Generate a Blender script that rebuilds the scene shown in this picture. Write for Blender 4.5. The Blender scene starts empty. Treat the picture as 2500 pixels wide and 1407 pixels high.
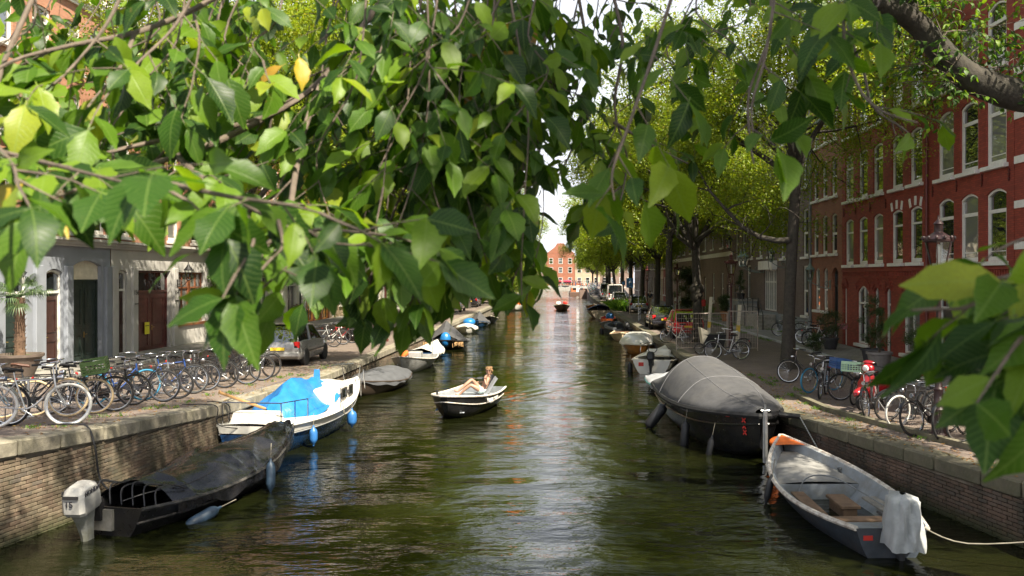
import bpy, math, random
import numpy as np
from mathutils import Vector, Matrix, Euler
R = math.radians
PI = math.pi
SC = bpy.context.scene
COL = SC.collection
# ------------------------------------------------------------------ camera, sky, sun, exposure
EYE = 3.3
WATER = -0.9
cam_d = bpy.data.cameras.new('camera')
cam = bpy.data.objects.new('camera', cam_d)
COL.objects.link(cam)
cam.location = (0, 0, EYE)
cam.rotation_euler = (R(90), 0, 0)
cam_d.sensor_width = 36
cam_d.lens = 30.24
cam_d.shift_x = -0.048
cam_d.shift_y = -0.0110
cam_d.clip_start = 0.05
cam_d.clip_end = 3000
cam_d.dof.use_dof = True
cam_d.dof.focus_distance = 24
cam_d.dof.aperture_fstop = 6.0
SC.camera = cam

SUN_EL = R(51)
SUN_AZ = R(40)            # light travels towards (-sin, cos): the sun stands behind and to the right
sun_dir = Vector((math.sin(SUN_AZ) * math.cos(SUN_EL), -math.cos(SUN_AZ) * math.cos(SUN_EL), math.sin(SUN_EL)))
world = bpy.data.worlds.new('World')
SC.world = world
world.use_nodes = True
wn = world.node_tree.nodes
wl = world.node_tree.links
sky = wn.new('ShaderNodeTexSky')
sky.sky_type = 'NISHITA'
sky.sun_disc = False
sky.sun_elevation = SUN_EL
sky.sun_rotation = math.atan2(sun_dir.x, sun_dir.y)
sky.dust_density = 3.0
sky.air_density = 1.0
wn['Background'].inputs['Strength'].default_value = 0.050
# thin bright summer cloud over the whole sky
tc_ = wn.new('ShaderNodeTexCoord'); nz_ = wn.new('ShaderNodeTexNoise'); nz_.inputs['Scale'].default_value = 2.2; nz_.inputs['Detail'].default_value = 7
wl.new(tc_.outputs['Generated'], nz_.inputs['Vector'])
rp_ = wn.new('ShaderNodeValToRGB'); rp_.color_ramp.elements[0].position = .36; rp_.color_ramp.elements[0].color = (.12, .12, .12, 1); rp_.color_ramp.elements[1].position = .62; rp_.color_ramp.elements[1].color = (.9, .9, .9, 1)
wl.new(nz_.outputs['Fac'], rp_.inputs['Fac'])
mx_ = wn.new('ShaderNodeMix'); mx_.data_type = 'RGBA'; mx_.inputs[7].default_value = (11.6, 11.9, 12.6, 1)
sp_w = wn.new('ShaderNodeSeparateXYZ'); wl.new(tc_.outputs['Generated'], sp_w.inputs[0])      # haze thickens towards the horizon all round
mr_w = wn.new('ShaderNodeMapRange'); mr_w.inputs[1].default_value = .15; mr_w.inputs[2].default_value = .62; mr_w.inputs[3].default_value = .85; mr_w.inputs[4].default_value = 0.0
wl.new(sp_w.outputs[2], mr_w.inputs[0])
ad_w = wn.new('ShaderNodeMath'); ad_w.operation = 'MULTIPLY_ADD'; ad_w.inputs[1].default_value = .28; ad_w.use_clamp = True
wl.new(rp_.outputs['Color'], ad_w.inputs[0]); wl.new(mr_w.outputs[0], ad_w.inputs[2]); wl.new(ad_w.outputs[0], mx_.inputs[0]); wl.new(sky.outputs['Color'], mx_.inputs[6])
wl.new(mx_.outputs[2], wn['Background'].inputs['Color'])
sun_d = bpy.data.lights.new('sun', 'SUN')
sun_d.energy = 5.0
sun_d.angle = R(0.55)
sun_d.color = (1.0, 0.91, 0.74)
sun = bpy.data.objects.new('sun', sun_d)
COL.objects.link(sun)
sun.rotation_euler = sun_dir.to_track_quat('Z', 'Y').to_euler()
vs = SC.view_settings
vs.view_transform = 'Standard'
vs.look = 'None'
vs.exposure = 1.5
vs.gamma = 1.0
vs.use_curve_mapping = False
SC.render.engine = 'CYCLES'
cy = SC.cycles
cy.use_denoising = True
cy.denoiser = 'OPENIMAGEDENOISE'
cy.max_bounces = 7
cy.diffuse_bounces = 3
cy.glossy_bounces = 3
cy.transmission_bounces = 4
cy.transparent_max_bounces = 6
cy.caustics_reflective = False
cy.caustics_refractive = False
cy.sample_clamp_indirect = 6
cy.use_adaptive_sampling = True
cy.adaptive_threshold = 0.015

# ------------------------------------------------------------------ helpers
rnd = random.Random(7)

def lerp(a, b, t):
    return a + (b - a) * t

def interp(tab, y):
    if y <= tab[0][0]:
        return tab[0][1]
    for (a, b), (c, d) in zip(tab, tab[1:]):
        if y <= c:
            return lerp(b, d, (y - a) / (c - a))
    return tab[-1][1]

ZL = [(-20, 1.3), (8, 1.08), (13.3, .74), (15, .62), (20.8, .26), (29, 0), (150, 0), (168, 1.3), (185, 1.3), (205, 0)]
XL = [(-20, -12), (8, -9.7), (13.3, -8.67), (15, -8.35), (20.8, -8.02), (30, -7.95), (73, -7.75), (420, -7.7)]
ZR = [(-20, .8), (8, .42), (13.5, .12), (22, 0), (150, 0), (168, 1.3), (185, 1.3), (205, 0)]
XR = [(-20, 11), (8, 8.5), (13.5, 7.1), (20.8, 5.44), (31, 5.15), (70, 5.0), (420, 5.0)]
def zl(y): return interp(ZL, y)
def xl(y): return interp(XL, y)
def zr(y): return interp(ZR, y)
def xr(y): return interp(XR, y)

class MB:
    def __init__(s):
        s.v = []; s.f = []; s.uv = None
    def add(s, vs, fs):
        o = len(s.v)
        s.v.extend([tuple(p) for p in vs])
        s.f.extend([tuple(i + o for i in f) for f in fs])
        return s
    def box(s, c, d, rot=None, taper=1.0):
        x, y, z = d[0] / 2, d[1] / 2, d[2] / 2
        vs = []
        for k in (-1, 1):
            t = taper if k > 0 else 1.0
            for a, b in ((-1, -1), (1, -1), (1, 1), (-1, 1)):
                vs.append(Vector((a * x * t, b * y * t, k * z)))
        if rot is not None:
            m = rot if isinstance(rot, Matrix) else Euler(rot).to_matrix()
            vs = [m @ p for p in vs]
        c = Vector(c)
        return s.add([p + c for p in vs], [(3, 2, 1, 0), (4, 5, 6, 7), (0, 1, 5, 4), (1, 2, 6, 5), (2, 3, 7, 6), (3, 0, 4, 7)])
    def bb(s, a, b):
        return s.box([(a[i] + b[i]) / 2 for i in range(3)], [abs(b[i] - a[i]) for i in range(3)])
    def cbox(s, c, d, ch=.02, rot=None):
        # chamfered box: eight-cornered outline lofted over four levels
        x, y, z = d[0] / 2, d[1] / 2, d[2] / 2
        m = None
        if rot is not None:
            m = rot if isinstance(rot, Matrix) else Euler(rot).to_matrix()
        c = Vector(c); rings = []
        for zz, i in ((-z, ch), (-z + ch, 0), (z - ch, 0), (z, ch)):
            a, b = x - i, y - i; q = ch if i == 0 else ch * .5
            ring = [(a - q, -b), (a, -b + q), (a, b - q), (a - q, b), (-a + q, b), (-a, b - q), (-a, -b + q), (-a + q, -b)]
            rr = []
            for p in ring:
                w = Vector((p[0], p[1], zz))
                rr.append((m @ w if m else w) + c)
            rings.append(rr)
        return s.loft(rings, True, True, True)
    def loft(s, rings, closed=True, cap0=False, cap1=False):
        n = len(rings[0]); vs = [p for r in rings for p in r]; fs = []
        for i in range(len(rings) - 1):
            for j in range(n if closed else n - 1):
                k = (j + 1) % n
                fs.append((i * n + j, i * n + k, (i + 1) * n + k, (i + 1) * n + j))
        if cap0: fs.append(tuple(reversed(range(n))))
        if cap1: fs.append(tuple((len(rings) - 1) * n + j for j in range(n)))
        return s.add(vs, fs)
    def tube(s, path, r, n=8, cap=True, closed=False):
        path = [Vector(p) for p in path]
        m = len(path)
        rr = r if isinstance(r, (list, tuple)) else [r] * m
        rings = []; up = None
        for i, p in enumerate(path):
            if closed:
                t = path[(i + 1) % m] - path[i - 1]
            else:
                t = path[min(i + 1, m - 1)] - path[max(i - 1, 0)]
            if t.length < 1e-9: t = Vector((0, 0, 1))
            t.normalize()
            if up is None:
                up = Vector((0, 0, 1)) if abs(t.z) < .9 else Vector((1, 0, 0))
            a = t.cross(up)
            if a.length < 1e-6: a = t.orthogonal()
            a.normalize(); up = a.cross(t).normalized()
            rings.append([p + (a * math.cos(2 * PI * j / n) + up * math.sin(2 * PI * j / n)) * rr[i] for j in range(n)])
        if closed:
            rings.append(rings[0])
        return s.loft(rings, True, cap and not closed, cap and not closed)
    def lathe(s, prof, n=16, c=(0, 0, 0), axis='z', cap=True):
        rings = []
        for r, z in prof:
            ring = []
            for j in range(n):
                a = 2 * PI * j / n
                x, y = r * math.cos(a), r * math.sin(a)
                p = (x, y, z) if axis == 'z' else ((x, z, y) if axis == 'y' else (z, x, y))
                ring.append((p[0] + c[0], p[1] + c[1], p[2] + c[2]))
            rings.append(ring)
        return s.loft(rings, True, cap, cap)
    def prism(s, poly, off):
        off = Vector(off); n = len(poly)
        a = [Vector(p) for p in poly]; b = [p + off for p in a]
        fs = [tuple(reversed(range(n))), tuple(range(n, 2 * n))]
        fs += [(j, (j + 1) % n, n + (j + 1) % n, n + j) for j in range(n)]
        return s.add(a + b, fs)
    def ball(s, c, r, n=12, m=8):
        if not isinstance(r, (tuple, list)): r = (r, r, r)
        rings = []
        for i in range(m + 1):
            t = -PI / 2 + PI * i / m
            rings.append([(c[0] + r[0] * max(math.cos(t), .02) * math.cos(2 * PI * j / n), c[1] + r[1] * max(math.cos(t), .02) * math.sin(2 * PI * j / n), c[2] + r[2] * math.sin(t)) for j in range(n)])
        return s.loft(rings, True, True, True)
    def grid(s, fn, nu, nv):
        vs = [fn(i / nu, j / nv) for i in range(nu + 1) for j in range(nv + 1)]
        fs = [(i * (nv + 1) + j, (i + 1) * (nv + 1) + j, (i + 1) * (nv + 1) + j + 1, i * (nv + 1) + j + 1) for i in range(nu) for j in range(nv)]
        return s.add(vs, fs)
    def mesh(s, name, smooth=False, ang=38):
        me = bpy.data.meshes.new(name)
        me.from_pydata(s.v, [], s.f)
        if smooth:
            me.polygons.foreach_set('use_smooth', [True] * len(me.polygons))
            me.set_sharp_from_angle(angle=R(ang))
        me.update()
        return me
    def build(s, name, mat, parent=None, smooth=False, ang=38, **kw):
        return ob(name, s.mesh(name, smooth, ang), mat, parent, **kw)

KIDS = {}
def ob(name, me, mat=None, parent=None, loc=None, rot=None, slot=False):
    o = bpy.data.objects.new(name, me)
    COL.objects.link(o)
    if mat is not None and me is not None:
        if slot:
            if not me.materials: me.materials.append(None)
            o.material_slots[0].link = 'OBJECT'
            o.material_slots[0].material = mat
        elif not me.materials:
            me.materials.append(mat)
    if parent is not None:
        o.parent = parent
        KIDS.setdefault(parent.name, []).append(o)
    if loc is not None: o.location = loc
    if rot is not None: o.rotation_euler = rot
    return o

def tag(o, label=None, cat=None, group=None, kind=None):
    if label: o['label'] = label
    if cat: o['category'] = cat
    if group: o['group'] = group
    if kind: o['kind'] = kind
    return o

def thing(name, label, cat, loc=(0, 0, 0), rotz=0, group=None, rot=None):
    o = bpy.data.objects.new(name, None)
    o.empty_display_size = .1
    COL.objects.link(o)
    o.location = loc
    o.rotation_euler = rot if rot is not None else (0, 0, rotz)
    return tag(o, label, cat, group)

def dup(o, parent=None, loc=None, rot=None, label=None, group=None, scale=None):
    c = o.copy()
    COL.objects.link(c)
    if parent is not None:
        c.parent = parent
        KIDS.setdefault(parent.name, []).append(c)
    if loc is not None: c.location = loc
    if rot is not None: c.rotation_euler = rot
    if scale is not None: c.scale = scale if isinstance(scale, tuple) else (scale,) * 3
    if label: c['label'] = label
    if group: c['group'] = group
    for k in KIDS.get(o.name, []):
        dup(k, c)
    return c

# ------------------------------------------------------------------ materials
MATS = {}
class NT:
    def __init__(s, name):
        s.m = bpy.data.materials.new(name)
        s.m.use_nodes = True
        s.n = s.m.node_tree.nodes; s.l = s.m.node_tree.links
        s.b = s.n['Principled BSDF']; s.out = s.n['Material Output']
    def new(s, t, **kw):
        n = s.n.new(t)
        for k, v in kw.items():
            setattr(n, k, v)
        return n
    def link(s, a, b): s.l.new(a, b)
    def noise(s, vec, scale, detail=4, rough=.6):
        n = s.new('ShaderNodeTexNoise')
        n.inputs['Scale'].default_value = scale
        n.inputs['Detail'].default_value = detail
        n.inputs['Roughness'].default_value = rough
        if vec is not None: s.link(vec, n.inputs['Vector'])
        return n.outputs['Fac']
    def ramp(s, fac, stops, interp='LINEAR'):
        n = s.new('ShaderNodeValToRGB')
        r = n.color_ramp; r.interpolation = interp
        while len(r.elements) < len(stops): r.elements.new(.5)
        for e, (p, c) in zip(r.elements, stops):
            e.position = p
            e.color = (*c, 1) if len(c) == 3 else c
        s.link(fac, n.inputs['Fac'])
        return n.outputs['Color']
    def mix(s, fac, a, b, mode='MIX'):
        n = s.new('ShaderNodeMix', data_type='RGBA', blend_type=mode)
        if isinstance(fac, (int, float)): n.inputs[0].default_value = fac
        else: s.link(fac, n.inputs[0])
        for i, x in ((6, a), (7, b)):
            if isinstance(x, tuple): n.inputs[i].default_value = (*x, 1)
            else: s.link(x, n.inputs[i])
        return n.outputs[2]
    def math(s, op, a, b=None):
        n = s.new('ShaderNodeMath', operation=op)
        for i, x in ((0, a), (1, b)):
            if x is None: continue
            if isinstance(x, (int, float)): n.inputs[i].default_value = x
            else: s.link(x, n.inputs[i])
        return n.outputs[0]
    def obj(s): return s.new('ShaderNodeTexCoord').outputs['Object']
    def pos(s): return s.new('ShaderNodeNewGeometry').outputs['Position']
    def map(s, vec, scale=(1, 1, 1), rot=(0, 0, 0)):
        n = s.new('ShaderNodeMapping')
        n.inputs['Scale'].default_value = scale
        n.inputs['Rotation'].default_value = rot
        s.link(vec, n.inputs['Vector'])
        return n.outputs[0]
    def bump(s, h, strength=.3, dist=.02, normal=None):
        n = s.new('ShaderNodeBump')
        n.inputs['Strength'].default_value = strength
        n.inputs['Distance'].default_value = dist
        s.link(h, n.inputs['Height'])
        if normal is not None: s.link(normal, n.inputs['Normal'])
        s.link(n.outputs[0], s.b.inputs['Normal'])
        return n.outputs[0]
    def set(s, **kw):
        for k, v in kw.items():
            i = s.b.inputs[k.replace('_', ' ')]
            if hasattr(v, 'is_output') or hasattr(v, 'links'): s.link(v, i)
            elif isinstance(v, tuple) and len(v) == 3: i.default_value = (*v, 1)
            else: i.default_value = v

def mat(name, col, rough=.6, metal=0.0, var=.18, scale=6, bump=0.0, bscale=30, dirt=None, dirt_amt=.5, dscale=2.5, coat=0.0, island=0.0, objrand=0.0):
    """plain painted / cloth / metal surface with mottling, dirt and fine relief"""
    if name in MATS: return MATS[name]
    t = NT(name)
    p = t.obj()
    lo = tuple(c * (1 - var) for c in col); hi = tuple(min(1, c * (1 + var)) for c in col)
    c = t.ramp(t.noise(p, scale, 5), [(.3, lo), (.7, hi)])
    if dirt is not None:
        f = t.ramp(t.noise(p, dscale, 6, .7), [(.45, (0, 0, 0)), (.72, (dirt_amt,) * 3)])
        c = t.mix(f, c, dirt)
    for amt, src in ((island, 'i'), (objrand, 'o')):
        if amt:
            f = t.new('ShaderNodeNewGeometry').outputs['Random Per Island'] if src == 'i' else t.new('ShaderNodeObjectInfo').outputs['Random']
            h = t.ramp(f, [(0, (1 - amt,) * 3), (1, (1 + amt,) * 3)])
            c = t.mix(1.0, c, h, 'MULTIPLY')
    t.set(Base_Color=c, Roughness=rough, Metallic=metal)
    rr = t.math('ADD', t.math('MULTIPLY', t.noise(p, scale * 2.3, 3), .25), rough - .12)
    t.link(rr, t.b.inputs['Roughness'])
    if coat: t.set(Coat_Weight=coat, Coat_Roughness=.06)
    if bump: t.bump(t.noise(p, bscale, 4), bump, .02)
    MATS[name] = t.m
    return t.m

def mat_brick(name, c1, c2, mortar, bw=.22, bh=.065, var=.5, wash=None):
    if name in MATS: return MATS[name]
    t = NT(name)
    sep = t.new('ShaderNodeSeparateXYZ'); t.link(t.pos(), sep.inputs[0])
    com = t.new('ShaderNodeCombineXYZ')
    t.link(t.math('ADD', sep.outputs[1], sep.outputs[0]), com.inputs[0]); t.link(sep.outputs[2], com.inputs[1])
    b = t.new('ShaderNodeTexBrick')
    t.link(com.outputs[0], b.inputs['Vector'])
    b.inputs['Color1'].default_value = (*c1, 1); b.inputs['Color2'].default_value = (*c2, 1); b.inputs['Mortar'].default_value = (*mortar, 1)
    b.inputs['Scale'].default_value = 1; b.inputs['Mortar Size'].default_value = .007; b.inputs['Mortar Smooth'].default_value = .3
    b.inputs['Brick Width'].default_value = bw; b.inputs['Row Height'].default_value = bh; b.inputs['Bias'].default_value = -.1
    n = t.ramp(t.noise(com.outputs[0], .9, 6, .65), [(.25, (1 - var * .55,) * 3), (.75, (1 + var * .3,) * 3)])
    c = t.mix(1.0, b.outputs['Color'], n, 'MULTIPLY')
    if wash is not None:
        f = t.ramp(t.noise(com.outputs[0], .45, 5, .7), [(.5, (0, 0, 0)), (.75, (.6,) * 3)])
        c = t.mix(f, c, wash)
    t.set(Base_Color=c, Roughness=.75)
    t.bump(b.outputs['Fac'], -.35, .012)
    MATS[name] = t.m
    return t.m

def mat_glass(name, tint=(.012, .016, .018), rough=.015):
    if name in MATS: return MATS[name]
    t = NT(name)
    n = t.noise(t.pos(), 1.6, 2)
    t.set(Base_Color=tint, Roughness=rough, IOR=3.0)
    t.bump(n, .06, .05)
    MATS[name] = t.m
    return t.m

def mat_clear(name, tint=(.9, .93, .92)):
    if name in MATS: return MATS[name]
    t = NT(name)
    tr = t.new('ShaderNodeBsdfTransparent'); tr.inputs[0].default_value = (*tint, 1)
    gl = t.new('ShaderNodeBsdfGlossy'); gl.inputs['Roughness'].default_value = .03
    fr = t.new('ShaderNodeFresnel'); fr.inputs[0].default_value = 1.5
    mx = t.new('ShaderNodeMixShader')
    t.link(t.math('ADD', fr.outputs[0], .03), mx.inputs[0]); t.link(tr.outputs[0], mx.inputs[1]); t.link(gl.outputs[0], mx.inputs[2])
    t.link(mx.outputs[0], t.out.inputs[0])
    MATS[name] = t.m
    return t.m

def mat_leaf(name, stops, trans=.42, tcol=(1.25, 1.35, .45), rough=.36, by='island', veins=False, spec=.5):
    if name in MATS: return MATS[name]
    t = NT(name)
    f = t.new('ShaderNodeNewGeometry').outputs['Random Per Island'] if by == 'island' else t.new('ShaderNodeObjectInfo').outputs['Random']
    c = t.ramp(f, stops)
    if veins:
        uv = t.new('ShaderNodeUVMap').outputs[0]
        sep = t.new('ShaderNodeSeparateXYZ'); t.link(uv, sep.inputs[0])
        au = t.math('ABSOLUTE', sep.outputs[0])
        ph = t.math('SUBTRACT', t.math('MULTIPLY', sep.outputs[1], 11.0), t.math('MULTIPLY', au, 3.2))
        fr = t.math('ABSOLUTE', t.math('SUBTRACT', t.math('FRACT', ph), .5))
        v = t.ramp(fr, [(0, (1, 1, 1)), (.09, (0, 0, 0))])
        mid = t.ramp(au, [(0.02, (1, 1, 1)), (.07, (0, 0, 0))])
        vm = t.math('MAXIMUM', v, mid)
        blotch = t.ramp(t.noise(t.obj(), 34, 4), [(.3, (.82,) * 3), (.75, (1.12,) * 3)])
        c = t.mix(1.0, c, blotch, 'MULTIPLY')
        c = t.mix(t.math('MULTIPLY', vm, .38), c, (.21, .30, .075))
        sp = t.ramp(t.noise(t.obj(), 13, 5, .7), [(.66, (0, 0, 0)), (.72, (.8,) * 3)])
        c = t.mix(sp, c, (.20, .13, .035))
        t.bump(t.math('MULTIPLY', vm, -1), .25, .002)
    t.set(Base_Color=c, Roughness=rough)
    t.b.inputs['Specular IOR Level'].default_value = spec
    tr = t.new('ShaderNodeBsdfTranslucent')
    tc = t.mix(1.0, c, tcol, 'MULTIPLY')
    t.link(tc, tr.inputs[0])
    mx = t.new('ShaderNodeMixShader'); mx.inputs[0].default_value = trans
    t.link(t.b.outputs[0], mx.inputs[1]); t.link(tr.outputs[0], mx.inputs[2])
    t.link(mx.outputs[0], t.out.inputs[0])
    MATS[name] = t.m
    return t.m

WHITE = mat('white_paint', (.72, .70, .65), .45, var=.1, dirt=(.45, .42, .36), dirt_amt=.35)
CREAM = mat('cream_paint', (.66, .60, .48), .5, var=.1, dirt=(.4, .35, .27), dirt_amt=.35)
BLACK = mat('black_paint', (.018, .018, .02), .35, var=.3)
IRON = mat('dark_iron', (.022, .021, .022), .45, var=.3, bump=.1)
OXBLOOD = mat('oxblood_iron', (.075, .018, .018), .4, var=.3, bump=.1)
STEEL = mat('galvanised_steel', (.42, .43, .44), .35, 0.85, var=.2, dirt=(.2, .16, .12), dirt_amt=.4)
CHROME = mat('chrome', (.48, .48, .49), .2, 1.0, var=.1)
RUBBER = mat('black_rubber', (.014, .014, .015), .75, var=.25)
ROPE = mat('grey_rope', (.22, .20, .16), .9, var=.3)
GLASS = mat_glass('window_glass')
GLASS_C = mat_glass('curtained_glass', (.17, .17, .16), .03)
CLEAR = mat_clear('clear_glass')
STONE = mat('hard_stone', (.33, .31, .28), .8, var=.25, bump=.3, bscale=14, dirt=(.16, .15, .11), dirt_amt=.6)
BARK = mat('elm_bark', (.040, .033, .026), .9, var=.45, scale=9, bump=.9, bscale=18, dirt=(.05, .055, .035), dirt_amt=.35)
TWIG = mat('twig_bark', (.115, .088, .066), .8, var=.25, scale=30, bump=.3, bscale=90)
# ------------------------------------------------------------------ ground, water, quays
def mat_paving(name, c1, c2, bw, bh, moss=(.10, .10, .045), moss_amt=.5, rot=0):
    t = NT(name)
    p = t.pos()
    m = t.map(p, rot=(0, 0, rot))
    b = t.new('ShaderNodeTexBrick'); t.link(m, b.inputs['Vector'])
    b.inputs['Color1'].default_value = (*c1, 1); b.inputs['Color2'].default_value = (*c2, 1); b.inputs['Mortar'].default_value = (.07, .06, .045, 1)
    b.inputs['Scale'].default_value = 1; b.inputs['Mortar Size'].default_value = .006
    b.inputs['Brick Width'].default_value = bw; b.inputs['Row Height'].default_value = bh
    g = t.ramp(t.noise(p, .8, 6, .65), [(.25, (.7,) * 3), (.75, (1.2,) * 3)])
    c = t.mix(1.0, b.outputs['Color'], g, 'MULTIPLY')
    f = t.ramp(t.noise(p, .55, 7, .72), [(.5, (0, 0, 0)), (.72, (moss_amt,) * 3)])
    c = t.mix(f, c, moss)
    t.set(Base_Color=c, Roughness=.85)
    t.bump(b.outputs['Fac'], -.4, .012)
    return t.m

PAVE = mat_paving('clinker_paving', (.155, .118, .10), (.21, .165, .14), .21, .07, moss=(.13, .11, .06), moss_amt=.55, rot=.0)
SIDEWALK = mat_paving('grey_paving_slabs', (.24, .23, .21), (.28, .26, .23), .30, .30, moss=(.10, .12, .04))

def street(name, edge, far, zf, m, sign):
    ys = [-20, 0, 8, 10, 12, 13.5, 15, 17, 19, 21, 25, 29, 35, 45, 60, 80, 110, 150, 159, 168, 185, 195, 205, 300, 420]
    b = MB()
    xs = [0, .25, .5, .75, 1]
    rows = []
    for y in ys:
        e = edge(y) + sign * .42
        rows.append([(lerp(e, far, t), y, zf(y) - .004) for t in xs])
    b.loft(rows, False)
    if sign < 0: b.f = [tuple(reversed(f)) for f in b.f]
    # behind the houses the ground carries on flat to the horizon
    x2 = far + sign * 900
    b.add([(far, -20, -.05), (x2, -400, -.05), (x2, 1500, -.05), (far, 420, -.05)], [(0, 1, 2, 3) if sign > 0 else (3, 2, 1, 0)])
    o = b.build(name, m)
    tag(o, kind='structure')
    return o
street('street_left', xl, -17.2, zl, PAVE, -1)
street('street_right', xr, 12.0, zr, PAVE, 1)

def pavement(name, xa, xb, y0, y1, h, zf=lambda y: 0):
    b = MB()
    ys = [y0 + (y1 - y0) * i / 14 for i in range(15)]
    b.loft([[(xa, y, zf(y) - .1), (xa, y, zf(y) + h), (xb, y, zf(y) + h + .02), (xb, y, zf(y) - .1)] for y in ys], True, True, True)
    o = b.build(name, SIDEWALK); tag(o, kind='structure')
    return o
pr = pavement('pavement_right', 11.0, 13.6, 14, 160, .09)
pl = pavement('pavement_left', -18.3, -16.0, 14, 160, .09, zl)
KERB = mat('kerb_stone', (.38, .38, .38), .75, var=.2, bump=.2, dirt=(.18, .18, .13), objrand=.15)
kb = MB().cbox((0, 0, 0), (.16, .96, .26), .02).mesh('kerb_stone')
for i in range(60):
    y = 24 + i
    ob('kerb_stone', kb, KERB, pr, loc=(10.92, y, -.02 + rnd.uniform(-.006, .006)))
for i in range(45):
    y = 22 + i
    ob('kerb_stone', kb, KERB, pl, loc=(-15.92, y, zl(y) - .02))

# water: one sheet with long ripples
t = NT('canal_water')
p = t.pos()
n1 = t.noise(t.map(p, (.5, 1.0, 1)), 1.05, 3, .5)
n2 = t.noise(t.map(p, (.6, 1.25, 1), (0, 0, .35)), 5.0, 3, .55)
n3 = t.noise(t.map(p, (.7, 1.0, 1), (0, 0, -.4)), .33, 2, .5)
h = t.math('ADD', t.math('MULTIPLY', n1, 1.0), t.math('ADD', t.math('MULTIPLY', n2, .20), t.math('MULTIPLY', n3, .7)))
# wake trailing behind the small boat under way
mp_ = t.new('ShaderNodeMapping'); mp_.vector_type = 'TEXTURE'; mp_.inputs['Location'].default_value = (-2.6, 28.3, 0); mp_.inputs['Rotation'].default_value = (0, 0, R(-13.5)); t.link(p, mp_.inputs['Vector'])
sw_ = t.new('ShaderNodeSeparateXYZ'); t.link(mp_.outputs[0], sw_.inputs[0])
av_ = t.math('ABSOLUTE', sw_.outputs[0]); u_ = sw_.outputs[1]
ed_ = t.math('SUBTRACT', av_, t.math('ADD', t.math('MULTIPLY', u_, .34), .35))
def rng(v, a, b, c, d):
    n = t.new('ShaderNodeMapRange'); t.link(v, n.inputs[0])
    for i, x in enumerate((a, b, c, d)): n.inputs[1 + i].default_value = x
    return n.outputs[0]
mk_ = t.math('MULTIPLY', t.math('MULTIPLY', rng(u_, -.4, .6, 0, 1), rng(u_, 3, 15, 1, 0)), t.math('MULTIPLY', rng(ed_, -1.3, -.2, 0, 1), rng(ed_, 0, .35, 1, 0)))
wk_ = t.math('MULTIPLY', t.math('SINE', t.math('MULTIPLY', ed_, 9.0)), mk_)
h = t.math('MULTIPLY', h, t.ramp(t.noise(p, .16, 3), [(.35, (.45,) * 3), (.62, (1.15,) * 3)]))
h = t.math('ADD', h, t.math('MULTIPLY', wk_, .09))
murk = t.ramp(t.noise(p, .35, 3), [(.3, (.005, .007, .002)), (.7, (.011, .012, .003))])
t.set(Base_Color=murk, Roughness=.02, IOR=1.42)
t.bump(h, .8, .15)
b = MB()
b.add([(-12.5, -20, WATER), (11.5, -20, WATER), (11.5, 460, WATER), (-12.5, 460, WATER)], [(0, 1, 2, 3)])
tag(b.build('water', t.m), kind='structure')
b = MB()
b.add([(-60, -60, -3.2), (60, -60, -3.2), (60, 480, -3.2), (-60, 480, -3.2)], [(0, 1, 2, 3)])
tag(b.build('canal_bed', mat('canal_mud', (.05, .045, .03), .95)), kind='structure')

# quay walls: mortar core, single bricks, coping stones
def mat_quaybrick(name, cols, dark):
    t = NT(name)
    o = t.new('ShaderNodeObjectInfo').outputs['Random']
    isl = t.new('ShaderNodeNewGeometry').outputs['Random Per Island']
    f = t.math('FRACT', t.math('ADD', o, isl))
    c = t.ramp(f, cols)
    p = t.pos()
    st = t.ramp(t.noise(t.map(p, (1.0, 1.0, .28)), 1.7, 6, .7), [(.36, (0, 0, 0)), (.62, (.85,) * 3)])
    c = t.mix(st, c, dark)
    sep = t.new('ShaderNodeSeparateXYZ'); t.link(p, sep.inputs[0])
    g = t.math('ADD', sep.outputs[2], t.math('MULTIPLY', t.noise(p, 4, 4), .25))
    al = t.ramp(g, [(0.0, (1, 1, 1)), (1.0, (0, 0, 0))])
    mr = t.new('ShaderNodeMapRange'); t.link(g, mr.inputs[0])
    mr.inputs[1].default_value = -.78; mr.inputs[2].default_value = -.5; mr.inputs[3].default_value = .85; mr.inputs[4].default_value = 0
    c = t.mix(mr.outputs[0], c, (.045, .055, .018))
    t.set(Base_Color=c, Roughness=.82)
    t.bump(t.noise(p, 38, 4), .4, .01)
    return t.m
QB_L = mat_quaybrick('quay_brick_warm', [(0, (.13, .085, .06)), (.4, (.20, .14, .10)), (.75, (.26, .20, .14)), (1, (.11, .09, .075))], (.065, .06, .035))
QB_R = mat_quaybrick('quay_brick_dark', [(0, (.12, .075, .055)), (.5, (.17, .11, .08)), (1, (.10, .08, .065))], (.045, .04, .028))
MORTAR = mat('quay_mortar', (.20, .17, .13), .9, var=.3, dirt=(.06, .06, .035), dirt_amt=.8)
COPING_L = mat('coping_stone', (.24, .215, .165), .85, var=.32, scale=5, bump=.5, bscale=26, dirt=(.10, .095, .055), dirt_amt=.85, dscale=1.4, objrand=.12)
COPING_R = mat('mossy_coping_stone', (.14, .125, .085), .85, var=.3, scale=5, bump=.5, bscale=26, dirt=(.05, .055, .025), dirt_amt=.85, dscale=1.4, objrand=.12)

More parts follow.
